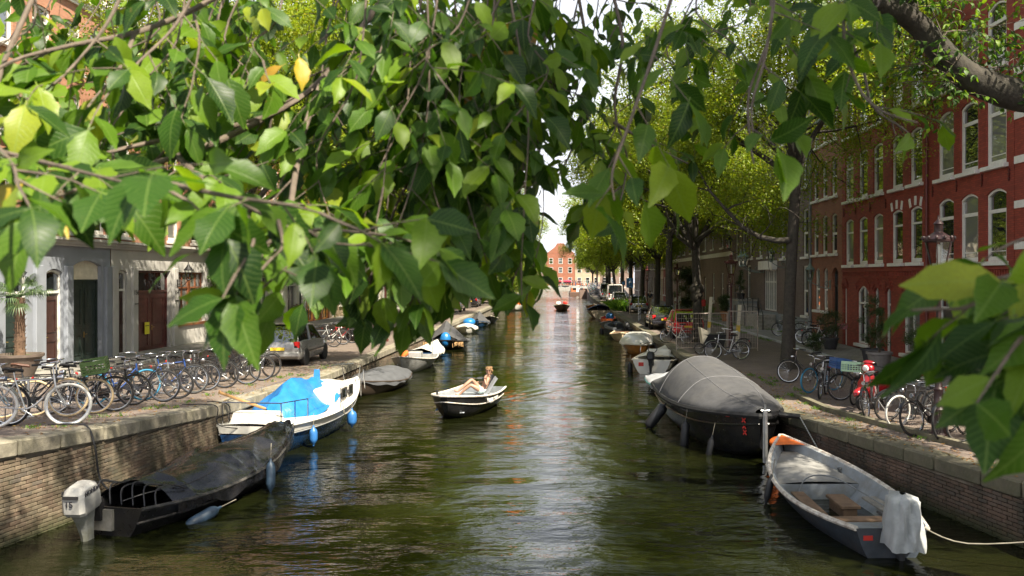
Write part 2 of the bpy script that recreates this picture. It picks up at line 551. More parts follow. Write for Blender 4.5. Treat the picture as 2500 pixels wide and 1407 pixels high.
def quay_wall(name, label, edge, zf, sign, mbrick, mcop, near0, near1):
    root = thing(name, label, 'quay wall')
    b = MB()
    ys = [-20, 4, 8, 10, 12, 13.5, 15, 17, 19, 21, 25, 29, 35, 45, 60, 80, 110, 150, 160]
    b.loft([[(edge(y) + sign * .05, y, -3.1), (edge(y) + sign * .05, y, zf(y) - .2), (edge(y) + sign * .46, y, zf(y) - .2), (edge(y) + sign * .46, y, -3.1)] for y in ys], True, True, True)
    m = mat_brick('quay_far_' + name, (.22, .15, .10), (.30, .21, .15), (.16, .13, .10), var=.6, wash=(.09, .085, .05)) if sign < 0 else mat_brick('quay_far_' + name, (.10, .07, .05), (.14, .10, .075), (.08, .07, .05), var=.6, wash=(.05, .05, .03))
    b.build('wall_core', m if False else MORTAR, root)
    # coping
    y = 8.0
    while y < 150:
        L = rnd.uniform(.85, 1.25) if y < 60 else 3.0
        ya, yb = y, y + L
        g = .012
        ta = math.atan2(edge(yb) - edge(ya), L)
        sl = math.atan2(zf(yb) - zf(ya), L)
        ym = (ya + yb) / 2
        c = MB().cbox((0, 0, 0), (.50, L - g, .27), .03)
        c.build('coping_stone', mcop, root, loc=((edge(ya) + edge(yb)) / 2 + sign * .2, ym, (zf(ya) + zf(yb)) / 2 - .127 + rnd.uniform(-.006, .006)), rot=(sl, 0, -ta))
        y = yb
    # bricks
    me = MB().cbox((0, 0, 0), (.06, .208, .056), .006).mesh('brick')
    spots = []
    y = near0
    rowh = .066; bl = .219
    rows = [WATER - .15 + i * rowh for i in range(40)]
    for ri, z in enumerate(rows):
        y = near0 + (ri % 2) * bl / 2
        while y < near1:
            if z < zf(y) - .30:
                ta = math.atan2(edge(y + .2) - edge(y - .2), .4)
                spots.append((edge(y) + sign * (.028 + rnd.uniform(-.007, .007)), y, z, -ta))
            y += bl
    vis = [s for s in spots if s[2] > WATER - .02]
    vis.sort(key=lambda s: s[1])
    for s in vis[:300]:
        ob('brick', me, mbrick, root, loc=s[:3], rot=(0, 0, s[3]))
    rest = vis[300:]
    bb = MB()
    for s in rest:
        bb.box(s[:3], (.06, .208, .056), (0, 0, s[3]))
    # beyond: long courses of bricks, still real blocks
    y = near1
    while y < 75:
        for ri, z in enumerate(rows):
            if WATER - .02 < z < zf(y) - .30:
                yy = y + (ri % 2) * .15
                bb.box((edge(yy) + sign * (.03 + rnd.uniform(-.006, .006)), yy, z), (.05, .29, .055), (0, 0, -math.atan2(edge(yy + .2) - edge(yy - .2), .4)))
        y += .30
    o = bb.build('brick_courses', mbrick, root)
    tag(o, kind='stuff')
    return root
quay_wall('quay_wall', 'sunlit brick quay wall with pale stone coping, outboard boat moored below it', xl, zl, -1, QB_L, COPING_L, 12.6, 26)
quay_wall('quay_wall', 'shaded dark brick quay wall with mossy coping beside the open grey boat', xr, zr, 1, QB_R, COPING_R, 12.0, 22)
# low inner kerb along the right bicycles
b = MB()
ys = [12, 13.5, 15, 17, 19, 21, 23.5]
b.loft([[(xr(y) + 1.0, y, zr(y) - .1), (xr(y) + 1.0, y, zr(y) + .11), (xr(y) + 1.16, y, zr(y) + .11), (xr(y) + 1.16, y, zr(y) - .1)] for y in ys], True, True, True)
tag(b.build('kerb', COPING_R), kind='structure')
# ------------------------------------------------------------------ houses
FR, FL = 13.3, -18.0
def outline(w, h, rise, n=8):
    """bottom-left, bottom-right, then over the (segmental) head; in (y, z)"""
    pts = [(-w / 2, 0), (w / 2, 0)]
    if rise <= .001:
        return pts + [(w / 2, h), (-w / 2, h)]
    for i in range(n + 1):
        a = 1 - 2 * i / n
        pts.append((a * w / 2, h - rise + rise * (1 - a * a)))
    return pts

def ring(b, w, h, rise, t, x0, x1):
    o = outline(w, h, rise); q = outline(w - 2 * t, h - 2 * t, rise * .9)
    q = [(y, z + t) for y, z in q]
    b.loft([[(x1, y, z) for y, z in o], [(x1, y, z) for y, z in q], [(x0, y, z) for y, z in q], [(x0, y, z) for y, z in o]], True)
    return b

WIN = {}
def window_meshes(w, h, rise, style):
    k = (round(w, 2), round(h, 2), rise, style)
    if k in WIN: return WIN[k]
    fr = MB(); ring(fr, w + .02, h + .01, rise, .085, -.15, -.06)
    zt = h * (.70 if style != 'half' else .5)
    fr.box((-.10, 0, zt), (.075, w - .12, .075))
    if style == 'cross':
        fr.box((-.105, 0, h / 2), (.06, .06, h - .12))
    pane = MB()
    q = outline(w - .15, h - .15, rise * .9)
    pane.add([(-.125, y, z + .075) for y, z in q], [tuple(range(len(q)))])
    sash = MB()
    if style in ('tilt', 'sash', 'half'):
        hh = zt - .1
        ring(sash, w - .17, hh, 0, .06, -.03, .03)
        if style == 'sash': sash.box((.0, 0, .22), (.025, w - .2, .03))
    spane = MB()
    if style in ('tilt', 'sash', 'half'):
        q = outline(w - .28, hh - .1, 0)
        spane.add([(.0, y, z + .05) for y, z in q], [(0, 1, 2, 3)])
    sill = MB().cbox((.055, 0, -.075), (.21, w + .24, .13), .012)
    WIN[k] = tuple(m.mesh(n) if m.v else None for m, n in ((fr, 'window'), (pane, 'pane'), (sash, 'sash'), (spane, 'sash_pane'), (sill, 'sill'))) + (hh if style in ('tilt', 'sash', 'half') else 0,)
    return WIN[k]

CURTAIN = mat('net_curtain', (.55, .55, .52), .9, var=.12)
def place_window(house, F, ox, yc, z0, w, h, rise=0, style='sash', fmat=None, sill=True, simple=False, glass=None):
    fr, pa, sa, sp, si, hh = window_meshes(w, h, rise, style)
    rz = 0 if ox > 0 else PI
    o = ob('window', fr, fmat or WHITE, house, loc=(F, yc, z0), rot=(0, 0, rz), slot=True)
    glass = glass or (GLASS_C if rnd.random() < .38 else GLASS)
    ob('pane', pa, glass, o, slot=True)
    if sa and not simple:
        tl = R(-8) if style == 'tilt' and rnd.random() < .75 else 0
        s_ = ob('sash', sa, fmat or WHITE, o, loc=(-.095, 0, .085), rot=(0, tl, 0), slot=True)
        ob('sash_pane', sp, glass, o, loc=(-.095, 0, .085), rot=(0, tl, 0), slot=True)
    if sill: ob('sill', si, WHITE if fmat is None else fmat, o, slot=True)
    return o

DOORM = {}
def place_door(house, F, ox, yc, z0, w, h, leaf, frame, double=False, transom=0.0, rise=0, brass=True, panes=False, depth=.16):
    root_m = MB(); ring(root_m, w + .02, h, rise, .08, -depth - .06, -depth + .06)
    rz = 0 if ox > 0 else PI
    hd = h - transom - (.08 if transom else .0)
    if transom: root_m.box((-depth, 0, hd + .04), (.1, w - .1, .09))
    d = root_m.build('door', frame, house, loc=(F, yc, z0), rot=(0, 0, rz))
    x = -depth - .01
    nl = 2 if double else 1
    wl = (w - .16) / nl
    top = hd - (.08 if not transom else 0) - (rise if not transom else 0)
    for k in range(nl):
        c = (k - (nl - 1) / 2) * wl
        m = MB().box((x - .02, c, top / 2 + .02), (.05, wl - .012, top - .03))
        for a0, a1 in ((.06, .36), (.42, .95)):
            if panes and a0 > .4: continue
            zc = top * (a0 + a1) / 2; zh = top * (a1 - a0) * .86
            ring2 = MB(); ring(ring2, wl * .72, zh, 0, .035, 0, .022)
            m.add([(p[0] + x + .006, p[1] + c, p[2] + zc - zh / 2) for p in ring2.v], ring2.f)
        lf = m.build('leaf', leaf, d)
        if panes:
            MB().box((x + .008, c, top * .7), (.02, wl * .6, top * .42)).build('pane', GLASS, lf)
        if brass and k == nl - 1:
            hn = MB().tube([(x + .02, c - wl * .38, 1.02), (x + .07, c - wl * .38, 1.02), (x + .075, c - wl * .38 + .1, 1.02)], .013, 6)
            hn.box((x + .012, c - wl * .38, 1.0), (.02, .04, .22)).build('handle', mat('brass', (.55, .38, .14), .3, .9), lf)
    if transom:
        MB().add([(x + .02, -w / 2 + .07, hd + .08), (x + .02, w / 2 - .07, hd + .08), (x + .02, w / 2 - .07, h - .07 - rise * .6), (x + .02, -w / 2 + .07, h - .07 - rise * .6)], [(0, 1, 2, 3)]).build('pane', GLASS, d)
    return d

def facade_wall(F, ox, y0, y1, ztop, ops, depth=9, zbase=-.2, rev=.2, plate=True):
    """front with real openings, reveals and arches, plus the sides and back of the block"""
    b = MB()
    def P(y, z, d=0): return (F - ox * d, y, z)
    ys = sorted(set([y0, y1] + [o[0] for o in ops] + [o[1] for o in ops]))
    zs = sorted(set([zbase, ztop] + [o[2] for o in ops] + [o[3] for o in ops]))
    for a, c in zip(ys, ys[1:]):
        for e, g in zip(zs, zs[1:]):
            ym, zm = (a + c) / 2, (e + g) / 2
            if any(o[0] < ym < o[1] and o[2] < zm < o[3] for o in ops): continue
            b.add([P(a, e), P(c, e), P(c, g), P(a, g)], [(0, 1, 2, 3)])
    for (a, c, e, g, r) in ops:
        q = outline(c - a, g - e, r); yc = (a + c) / 2
        f = [P(yc + y, e + z) for y, z in q]; k = [P(yc + y, e + z, rev) for y, z in q]
        b.loft([f, k], True)
        if plate: b.add(k, [tuple(range(len(k)))])
        if r > .001:
            n = len(q)
            tl = P(a, g); tr = P(c, g)
            arc = f[2:]
            m = len(arc) // 2
            b.add(arc[:m + 1] + [tr], [tuple(range(m + 2))])
            b.add(arc[m:] + [tl], [tuple(range(len(arc) - m + 1))])
    if not plate: return b
    A, B_, C_, D_ = P(y0, zbase), P(y1, zbase), P(y1, zbase, depth), P(y0, zbase, depth)
    A2, B2, C2, D2 = P(y0, ztop), P(y1, ztop), P(y1, ztop, depth), P(y0, ztop, depth)
    b.add([A, D_, D2, A2, B_, C_, C2, B2], [(0, 1, 2, 3), (4, 7, 6, 5), (1, 5, 6, 2), (3, 2, 6, 7)])
    return b

def cornice(F, ox, y0, y1, z, steps=((.0, .10), (.10, .16), (.22, .26), (.40, .32)), hh=.18):
    b = MB()
    for dz, pr in steps:
        b.bb((F - ox * .05, y0 + .01, z + dz), (F + ox * pr, y1 - .01, z + dz + hh - .004))
    return b

def gable_roof(F, ox, y0, y1, z, depth=9, h=3.0):
    b = MB()
    X0, X1 = F - ox * .1, F - ox * depth
    xm = F - ox * depth * .45
    b.add([(X0, y0, z), (X0, y1, z), (xm, y1, z + h), (xm, y0, z + h), (X1, y0, z), (X1, y1, z)], [(0, 1, 2, 3), (3, 2, 5, 4), (0, 3, 4), (1, 5, 2)])
    return b
TILE = mat('roof_tile', (.20, .075, .045), .8, var=.35, bump=.3)
SLATE = mat('roof_slate', (.06, .06, .065), .7, var=.3, bump=.3)
BR_RED = mat_brick('red_painted_brick', (.22, .034, .020), (.33, .055, .030), (.15, .03, .02), var=.5, wash=(.15, .035, .025))
BR_ORANGE = mat_brick('orange_brick', (.25, .075, .038), (.33, .11, .055), (.19, .14, .10), var=.45)
BR_GREY = mat_brick('grey_brown_brick', (.115, .078, .066), (.165, .115, .10), (.19, .16, .145), var=.45)
BR_BROWN = mat_brick('brown_brick', (.16, .10, .078), (.21, .14, .11), (.19, .165, .145), var=.4)
BR_PINK = mat_brick('pink_brick', (.36, .15, .085), (.45, .20, .115), (.34, .25, .18), var=.35)
BR_TAN = mat_brick('tan_brick', (.38, .27, .18), (.46, .33, .23), (.4, .33, .25), var=.35)
STUCCO = mat('weathered_stucco', (.47, .45, .42), .8, var=.14, scale=2.2, bump=.15, bscale=20, dirt=(.27, .27, .27), dirt_amt=.7, dscale=1.1)
STUCCO_SHADE = mat('shaded_stucco', (.25, .27, .31), .8, var=.14, scale=2.2, bump=.15, bscale=20, dirt=(.16, .17, .19), dirt_amt=.7, dscale=1.1)  # same stucco, its blue-grey shade put into the colour
PLASTER_G = mat('grey_plaster', (.23, .245, .26), .75, var=.12, bump=.1, dirt=(.14, .15, .15), dirt_amt=.5)

def house(name, label, F, ox, y0, y1, ztop, wall, ops, wins, group=None, corn=True, roof=True, roof_m=None, plinth=None):
    h = thing(name, label, 'house', (0, 0, 0), 0, group)
    # the wall sits under an Empty at the house's foot
    facade_wall(F, ox, y0, y1, ztop, ops).build('wall', wall, h)
    for w in wins:
        place_window(h, F, ox, *w[:5], **(w[5] if len(w) > 5 else {}))
    if corn: cornice(F, ox, y0, y1, ztop - .02).build('cornice', WHITE, h)
    if roof: gable_roof(F, ox, y0 + .02, y1 - .02, ztop + .3 if corn else ztop).build('roof', roof_m or TILE, h)
    if plinth:
        MB().bb((F - ox * .02, y0 + .02, -.15), (F + ox * .05, y1 - .02, plinth[0])).build('plinth', plinth[1], h)
    return h

def win_rows(y_list, w, rows, rise, style, **kw):
    ops, wins = [], []
    for z0, hh in rows:
        for yc in y_list:
            ops.append((yc - w / 2, yc + w / 2, z0, z0 + hh, rise))
            d = dict(rise=rise, style=style); d.update(kw)
            wins.append((yc, z0, w, hh, 0, d))
    return ops, [(a, b, c, d, f['rise'], {k: v for k, v in f.items() if k != 'rise'}) for a, b, c, d, e, f in wins]

# --- right side: red house with three wide windows (near), beyond it red house with five
ANCHOR = mat('wall_anchor_iron', (.09, .015, .013), .6)
def anchors(h, F, ox, ys, zs):
    m = MB()
    m.tube([(0, 0, -.2), (.02, .03, -.1), (0, -.03, 0), (.02, .03, .1), (0, 0, .2)], .022, 5)
    m.box((.0, 0, 0), (.05, .1, .05)); m.box((0, 0, .12), (.04, .08, .04)); m.box((0, 0, -.12), (.04, .08, .04))
    me = m.mesh('wall_anchor')
    for y in ys:
        for z in zs:
            ob('wall_anchor', me, ANCHOR, h, loc=(F + ox * .03, y, z))
def dentils(h, F, ox, y0, y1, z, m):
    b = MB()
    y = y0 + .1
    while y < y1 - .1:
        b.box((F + ox * .015, y, z), (.07, .07, .2)); y += .155
    o = b.build('dentil_course', m, h); tag(o, kind='stuff')
    MB().bb((F, y0 + .02, z + .105), (F + ox * .075, y1 - .02, z + .19)).build('string_course', m, h)
    MB().bb((F, y0 + .02, z - .17), (F + ox * .06, y1 - .02, z - .105)).build('string_course', m, h)
def arch_hood(h, F, ox, yc, w, zt, rise, m):
    # standing soldier bricks over an arched opening
    b = MB()
    n = max(7, int(w / .12))
    for i in range(n + 1):
        a = -1 + 2 * i / n
        y = a * (w / 2 + .12); z = zt - rise + rise * (1 - a * a) + .22
        b.box((F + ox * .02, yc + y, z), (.06, .075, .26), (a * .35 * (-1), 0, 0))
    b.build('brick_arch', m, h)

# near red house with white bands, only its edge in view
ops, wins = win_rows([16.5, 18.8, 21.1, 23.4], 1.25, [(3.75, 2.25), (6.7, 2.25), (9.7, 2.0)], .14, 'sash')
hA = house('red_house', 'dark red brick house with white stone bands past the street lantern', FR, -1, 14.6, 25.22, 13.4, BR_RED, ops, wins)
for z in (4.1, 5.3, 6.6, 7.9, 9.2, 10.5):
    MB().bb((FR - .03, 24.5, z), (FR, 25.21, z + .22)).build('stone_band', WHITE, hA)
MB().bb((FR - .16, 23.9, 3.25), (FR, 25.2, 3.5)).build('ledge', WHITE, hA)
ops, wins = win_rows([29.75, 28.05, 26.3], 1.22, [(3.78, 2.22), (6.72, 2.28), (9.72, 2.0)], .16, 'sash')
gops = [(29.2, 30.4, .1, 2.95, .25), (27.5, 28.6, .1, 2.95, .25), (25.8, 26.9, .1, 2.95, .25)]
hB = house('red_house', 'dark red brick house with three wide arched windows per floor', FR, -1, 25.25, 31.1, 13.4, BR_RED, ops + gops, wins)
for g in gops: place_door(hB, FR, -1, (g[0] + g[1]) / 2, .1, g[1] - g[0], 2.85, mat('dark_door', (.03, .032, .03), .35), WHITE, transom=.7, rise=.22)
anchors(hB, FR, -1, [30.75, 28.9, 27.15, 25.5], [6.35, 9.35]); dentils(hB, FR, -1, 25.3, 31.0, 3.42, BR_RED)
for g in gops: arch_hood(hB, FR, -1, (g[0] + g[1]) / 2, g[1] - g[0], 2.95, .25, BR_RED)
ysC = [39.7, 37.9, 36.1, 34.05, 32.25]
ops, wins = win_rows(ysC, 1.12, [(3.85, 2.1), (6.8, 2.1), (9.75, 1.95)], .12, 'tilt')
gops = [(40.05, 40.5, .1, 2.9, .18), (37.2, 38.6, .35, 2.9, .3), (36.0, 36.6, .1, 2.85, .18), (34.7, 35.3, .1, 2.85, .18), (31.9, 33.4, .35, 2.9, .3)]
hC = house('red_house', 'red brick house with five narrow arched windows, some tilted open', FR, -1, 31.13, 40.7, 13.2, BR_RED, ops + gops, wins)
for i, g in enumerate(gops):
    if i in (1, 4): place_window(hC, FR, -1, (g[0] + g[1]) / 2, g[2], g[1] - g[0], g[3] - g[2], rise=.28, style='cross')
    else: place_door(hC, FR, -1, (g[0] + g[1]) / 2, .1, g[1] - g[0], 2.8, mat('dark_door', (.03, .032, .03), .35), WHITE, transom=.7, rise=.16)
    arch_hood(hC, FR, -1, (g[0] + g[1]) / 2, g[1] - g[0], 2.9, .25, BR_RED)
anchors(hC, FR, -1, [40.4, 38.8, 37.0, 35.2, 31.4], [6.3, 9.3]); dentils(hC, FR, -1, 31.2, 40.65, 3.42, BR_RED)
kv = MB()
for yc in ysC[3:]:
    for z in (5.98, 11.75):
        for k in (-1, 0, 1):
            kv.box((FR - .015, yc + k * .5, z + .18 - abs(k) * .07), (.05, .13, .34), (-k * .3, 0, 0))
kv.build('keystones', WHITE, hC)
MB().tube([(FR - .09, 31.11, 0), (FR - .09, 31.11, 13.1)], .055, 8).build('downpipe', mat('red_pipe', (.12, .02, .016), .5), hC)
# orange brick, narrow
ops, wins = win_rows([44.9, 43.4, 41.9], .85, [(4.45, 1.95), (7.25, 1.9), (10.0, 1.7)], .12, 'half')
g2 = [(44.2, 45.0, 1.6, 3.75, .15), (42.9, 43.6, 1.6, 3.75, .15), (41.3, 42.2, .1, 3.75, .25), (43.0, 43.7, .25, .85, .15)]
hD = house('brick_house', 'narrow orange brick house with arched dark doorway and pale lantern', FR, -1, 40.72, 45.6, 13.0, BR_ORANGE, ops + g2, wins)
place_window(hD, FR, -1, 44.6, 1.6, .8, 2.15, rise=.15, style='half'); place_window(hD, FR, -1, 43.25, 1.6, .7, 2.15, rise=.15, style='half')
place_door(hD, FR, -1, 41.75, .1, .9, 3.6, mat('dark_door', (.03, .032, .03), .35), mat('dark_door', (.03, .032, .03), .35), transom=.8, depth=.19, rise=.2)
# grey-brown house with tall windows and downpipe
ops, wins = win_rows([51.6, 49.9, 46.8], .95, [(4.4, 2.6), (8.2, 2.4), (11.2, 1.6)], .05, 'half')
g2 = [(46.35, 47.25, 1.2, 3.9, 0), (49.4, 50.4, .9, 3.9, 0)]
hE = house('brick_house', 'grey brown brick house with tall white windows and grey plinth', FR, -1, 45.63, 52.7, 13.8, BR_GREY, ops + g2, wins, plinth=(1.05, PLASTER_G))
place_window(hE, FR, -1, 46.8, 1.2, .9, 2.7, style='half'); place_door(hE, FR, -1, 49.9, .9, 1.0, 3.0, mat('green_door', (.02, .035, .03), .35), WHITE, transom=.7)
MB().tube([(FR - .08, 45.66, 0), (FR - .08, 45.66, 13.6)], .05, 8).build('downpipe', PLASTER_G, hE)
# stoop house with white shopfront
ops, wins = win_rows([65.0, 62.6, 60.2, 57.4, 54.6], 1.0, [(4.6, 2.3), (7.9, 2.2), (10.9, 1.7)], .05, 'half')
g2 = [(53.1, 56.3, 1.15, 3.75, 0), (60.4, 61.7, 1.75, 4.1, 0), (62.9, 63.9, 1.6, 3.7, 0)]
hF = house('brick_house', 'grey brown brick house with high stoop, railings and white shopfront', FR, -1, 52.73, 66.5, 13.6, BR_GREY, ops + g2, wins, plinth=(1.1, PLASTER_G))
for yy in (53.6, 54.7, 55.8): place_window(hF, FR, -1, yy, 1.15, 1.05, 2.6, style='cross', sill=False)
place_door(hF, FR, -1, 61.05, 1.75, 1.2, 2.35, mat('green_door', (.02, .035, .03), .35), WHITE, transom=.5)
place_window(hF, FR, -1, 63.4, 1.6, .95, 2.1, style='half')
MB().bb((FR - .35, 52.9, 3.75), (FR - .01, 56.6, 4.3)).build('shop_cornice', WHITE, hF)
# its stoop: landing block, steps, rails
st = thing('stoop', 'grey plastered stoop with stone steps and black railings', 'stoop', (FR - .75, 60, 0))
MB().bb((-.55, -1.8, -.05), (.72, 2.4, 1.65)).build('landing_block', PLASTER_G, st)
MB().bb((-.62, -1.87, 1.65), (.72, 2.47, 1.75)).build('landing_slab', STONE, st)
MB().bb((-.57, -.9, .1), (-.54, -.3, 1.35)).build('cellar_door', mat('dark_door', (.03, .032, .03), .35), st)
for i in range(6):
    MB().bb((-.5, -1.8 - .3 * (i + 1), -.05), (.6, -1.8 - .3 * i - .005, 1.5 - .25 * i)).build('step', STONE, st)
r = MB()
for y in (-1.8, -.4, 1.0, 2.4): r.tube([(-.5, y, 1.7), (-.5, y, 2.75)], .03, 6)
r.tube([(-.5, -1.8, 2.72), (-.5, 2.4, 2.72)], .03, 6); r.tube([(-.5, -1.8, 2.2), (-.5, 2.4, 2.2)], .02, 6)
r.tube([(-.5, -1.8, 2.72), (-.5, -3.6, 1.2)], .03, 6); r.tube([(-.5, -3.6, 1.2), (-.5, -3.6, 0)], .03, 6)
r.build('railing', IRON, st)
st2 = thing('stoop', 'low stone stoop with dark rails before the white shopfront', 'stoop', (FR - .7, 54.6, 0))
MB().bb((-.5, -1.5, -.05), (.65, 1.6, .95)).build('landing_block', STONE, st2)
for i in range(4): MB().bb((-.62, -1.5 - .28 * (i + 1), -.05), (.5, -1.5 - .28 * i - .005, .85 - .2 * i)).build('step', STONE, st2)
r = MB()
for y in (-1.5, .1, 1.6): r.tube([(-.42, y, .9), (-.42, y, 1.95)], .028, 6)
for z in (1.4, 1.95): r.tube([(-.42, -1.5, z), (-.42, 1.6, z)], .024, 6)
r.tube([(-.42, -1.5, 1.95), (-.42, -2.7, 1.0), (-.42, -2.7, 0)], .028, 6)
r.build('railing', IRON, st2)
# corner house in brown brick with a white band
ops, wins = win_rows([100, 96.4, 92.8, 88.0, 84.4, 79.5, 75.5, 71.0, 68.2], .95, [(5.7, 2.0), (8.6, 1.8)], .05, 'half')
g2 = [(67.6, 68.7, .1, 3.3, 0), (70.5, 71.5, 1.1, 3.6, 0), (74.6, 75.6, 1.1, 3.6, 0), (79.0, 80.1, .1, 3.3, 0), (83.9, 84.9, 1.1, 3.6, 0), (90.6, 91.6, .1, 3.3, 0), (95.9, 96.9, 1.1, 3.6, 0)]
hG = house('brick_house', 'long brown brick house with a white band under the upper windows', FR, -1, 66.53, 103, 11.0, BR_BROWN, ops + g2, wins)
for i in (0, 3, 5): place_door(hG, FR, -1, (g2[i][0] + g2[i][1]) / 2, .1, g2[i][1] - g2[i][0], 3.1, mat('dark_door', (.03, .032, .03), .35), WHITE, transom=.6)
for i in (1, 2, 4, 6): place_window(hG, FR, -1, (g2[i][0] + g2[i][1]) / 2, 1.1, 1.0, 2.5, style='half')
MB().bb((FR - .05, 66.6, 4.95), (FR, 102.9, 5.3)).build('white_band', WHITE, hG)
# the rows farther off on both banks
def far_house(F, ox, y0, y1, zt, wall, label, w=1.0, fm=None, gw=None):
    n = max(2, int((y1 - y0) / 2.1))
    ysl = [y0 + (i + .5) * (y1 - y0) / n for i in range(n)]
    rows = [(z, 1.9) for z in (4.4, 7.4, 10.2) if z + 2.2 < zt]
    ops, wins = win_rows(ysl, w, rows, .05, 'cross', simple=True)
    g = [(ysl[0] - .5, ysl[0] + .5, .1, 3.0, 0)] + [(y - .55, y + .55, 1.0, 3.2, 0) for y in ysl[1:]]
    h = house('canal_house', label, F, ox, y0, y1, zt, wall, ops + g, wins, roof_m=TILE)
    place_door(h, F, ox, ysl[0], .1, 1.0, 2.85, mat('green_door', (.02, .035, .03), .35), WHITE, transom=.5)
    for y in ysl[1:]: place_window(h, F, ox, y, 1.0, 1.1, 2.2, style='cross', simple=True)
    if gw: MB().bb((F - ox * .02, y0 + .03, 3.3), (F + ox * .06, y1 - .03, 3.9)).build('fascia', gw, h)
    return h
far_house(FR, -1, 103.05, 112, 13.2, BR_RED, 'red brick canal house beyond the long brown brick house')
far_house(FR, -1, 112.05, 121, 12.0, BR_TAN, 'tan canal house behind the white hatchback and van')
far_house(FR, -1, 121.05, 132, 13.6, BR_GREY, 'dark grey brick canal house in the row before the bridge')
far_house(FR, -1, 132.05, 143, 12.6, BR_ORANGE, 'orange brick canal house on the shaded bank near the bridge')
far_house(FR, -1, 143.05, 156, 13.4, BR_BROWN, 'brown canal house on the shaded bank at the bridge corner')

# --- left side
def left_upper(y0, y1, zt, wall, ysw, rows, name, label, ground, w=1.05, style='tilt'):
    ops, wins = win_rows(ysw, w, rows, .06, style)
    return ops + ground, wins
DARKGREEN = mat('dark_green_door', (.018, .03, .026), .32, var=.2, dirt=(.05, .06, .05), dirt_amt=.4)
MAROON = mat('maroon_door', (.10, .030, .026), .45, var=.25, dirt=(.06, .02, .02), dirt_amt=.5)
DBROWN = mat('dark_brown_door', (.045, .02, .015), .35, var=.25)
WOODB = mat('brown_window_wood', (.20, .075, .035), .4, var=.25)
gA1 = [(27.75, 28.95, .15, 3.62, .14), (29.95, 31.0, .15, 3.62, .14), (31.62, 33.62, .1, 3.95, .2)]
ops, wins = win_rows([25.6, 27.7, 29.8, 31.7, 33.4], 1.05, [(4.95, 2.2), (7.95, 2.1), (10.9, 1.8)], .06, 'tilt')
hL1 = house('stucco_house', 'stucco house coloured in blue grey shade with dark green double door behind the palm', FL, 1, 22, 34.25, 13.4, BR_PINK, ops + gA1, wins)
def stucco_base(h, y0, y1, ops, m, ztop=4.42, pil=()):
    b = facade_wall(FL + .055, 1, y0 + .01, y1 - .01, ztop, [(a + .035, c - .035, e, g - .035, r) for a, c, e, g, r in ops], rev=.16, zbase=-.1, plate=False)
    b.build('stucco_front', m, h)
    c = MB()
    for dz, pr in ((0, .14), (.09, .22), (.20, .32)):
        c.bb((FL, y0 + .012, ztop + dz), (FL + .055 + pr, y1 - .012, ztop + dz + .105))
    c.build('stucco_cornice', STUCCO, h)
    for a, z in pil:
        MB().cbox((FL + .10, a, z / 2), (.13, .42, z), .02).build('pilaster', m, h)
stucco_base(hL1, 22, 34.25, gA1, STUCCO_SHADE, pil=[(27.3, 3.7), (29.45, 3.7), (31.28, 3.7), (34.0, 3.7)])
place_door(hL1, FL, 1, 28.35, .15, 1.2, 3.4, DARKGREEN, WHITE, transom=.75, rise=.12, depth=.1)
place_door(hL1, FL, 1, 30.47, .15, 1.05, 3.4, DBROWN, WHITE, transom=.75, rise=.12, depth=.1)
place_door(hL1, FL, 1, 32.62, .1, 2.0, 3.1, DARKGREEN, DARKGREEN, double=True, panes=False, depth=.16)
MB().add([(FL - .1, 31.66, 3.2), (FL - .1, 33.58, 3.2), (FL - .1, 33.58, 3.9), (FL - .1, 31.66, 3.9)], [(0, 1, 2, 3)]).build('lunette_panel', CREAM, hL1)
gA2 = [(34.7, 35.6, .1, 3.6, .1), (36.45, 39.55, .05, 3.6, 0), (40.25, 43.25, 1.1, 3.55, 0), (46.0, 47.9, .2, 3.75, .25)]
ops, wins = win_rows([35.4, 37.6, 39.9, 42.4, 44.9, 47.4, 49.7], 1.05, [(4.95, 2.2), (7.95, 2.1), (10.9, 1.8)], .06, 'tilt')
hL2 = house('stucco_house', 'white weathered stucco house with maroon double door and vine', FL, 1, 34.28, 50.9, 13.4, BR_PINK, ops + gA2, wins)
stucco_base(hL2, 34.28, 50.9, gA2, STUCCO, pil=[(34.5, 3.7), (36.1, 3.7), (39.9, 3.7), (43.6, 3.7), (45.4, 3.7), (48.4, 3.7), (50.6, 3.7)])
place_door(hL2, FL, 1, 35.15, .1, .9, 3.45, DBROWN, WHITE, transom=.75, rise=.1, depth=.1)
place_door(hL2, FL, 1, 38.0, .05, 3.1, 3.5, MAROON, MAROON, double=True, transom=.85, depth=.17)
w_ = place_window(hL2, FL, 1, 41.0, 1.1, 1.4, 2.4, style='cross', fmat=WOODB); w_ = place_window(hL2, FL, 1, 42.5, 1.1, 1.4, 2.4, style='cross', fmat=WOODB)
place_window(hL2, FL, 1, 46.95, .2, 1.85, 3.4, rise=.22, style='cross', fmat=BLACK, sill=False)
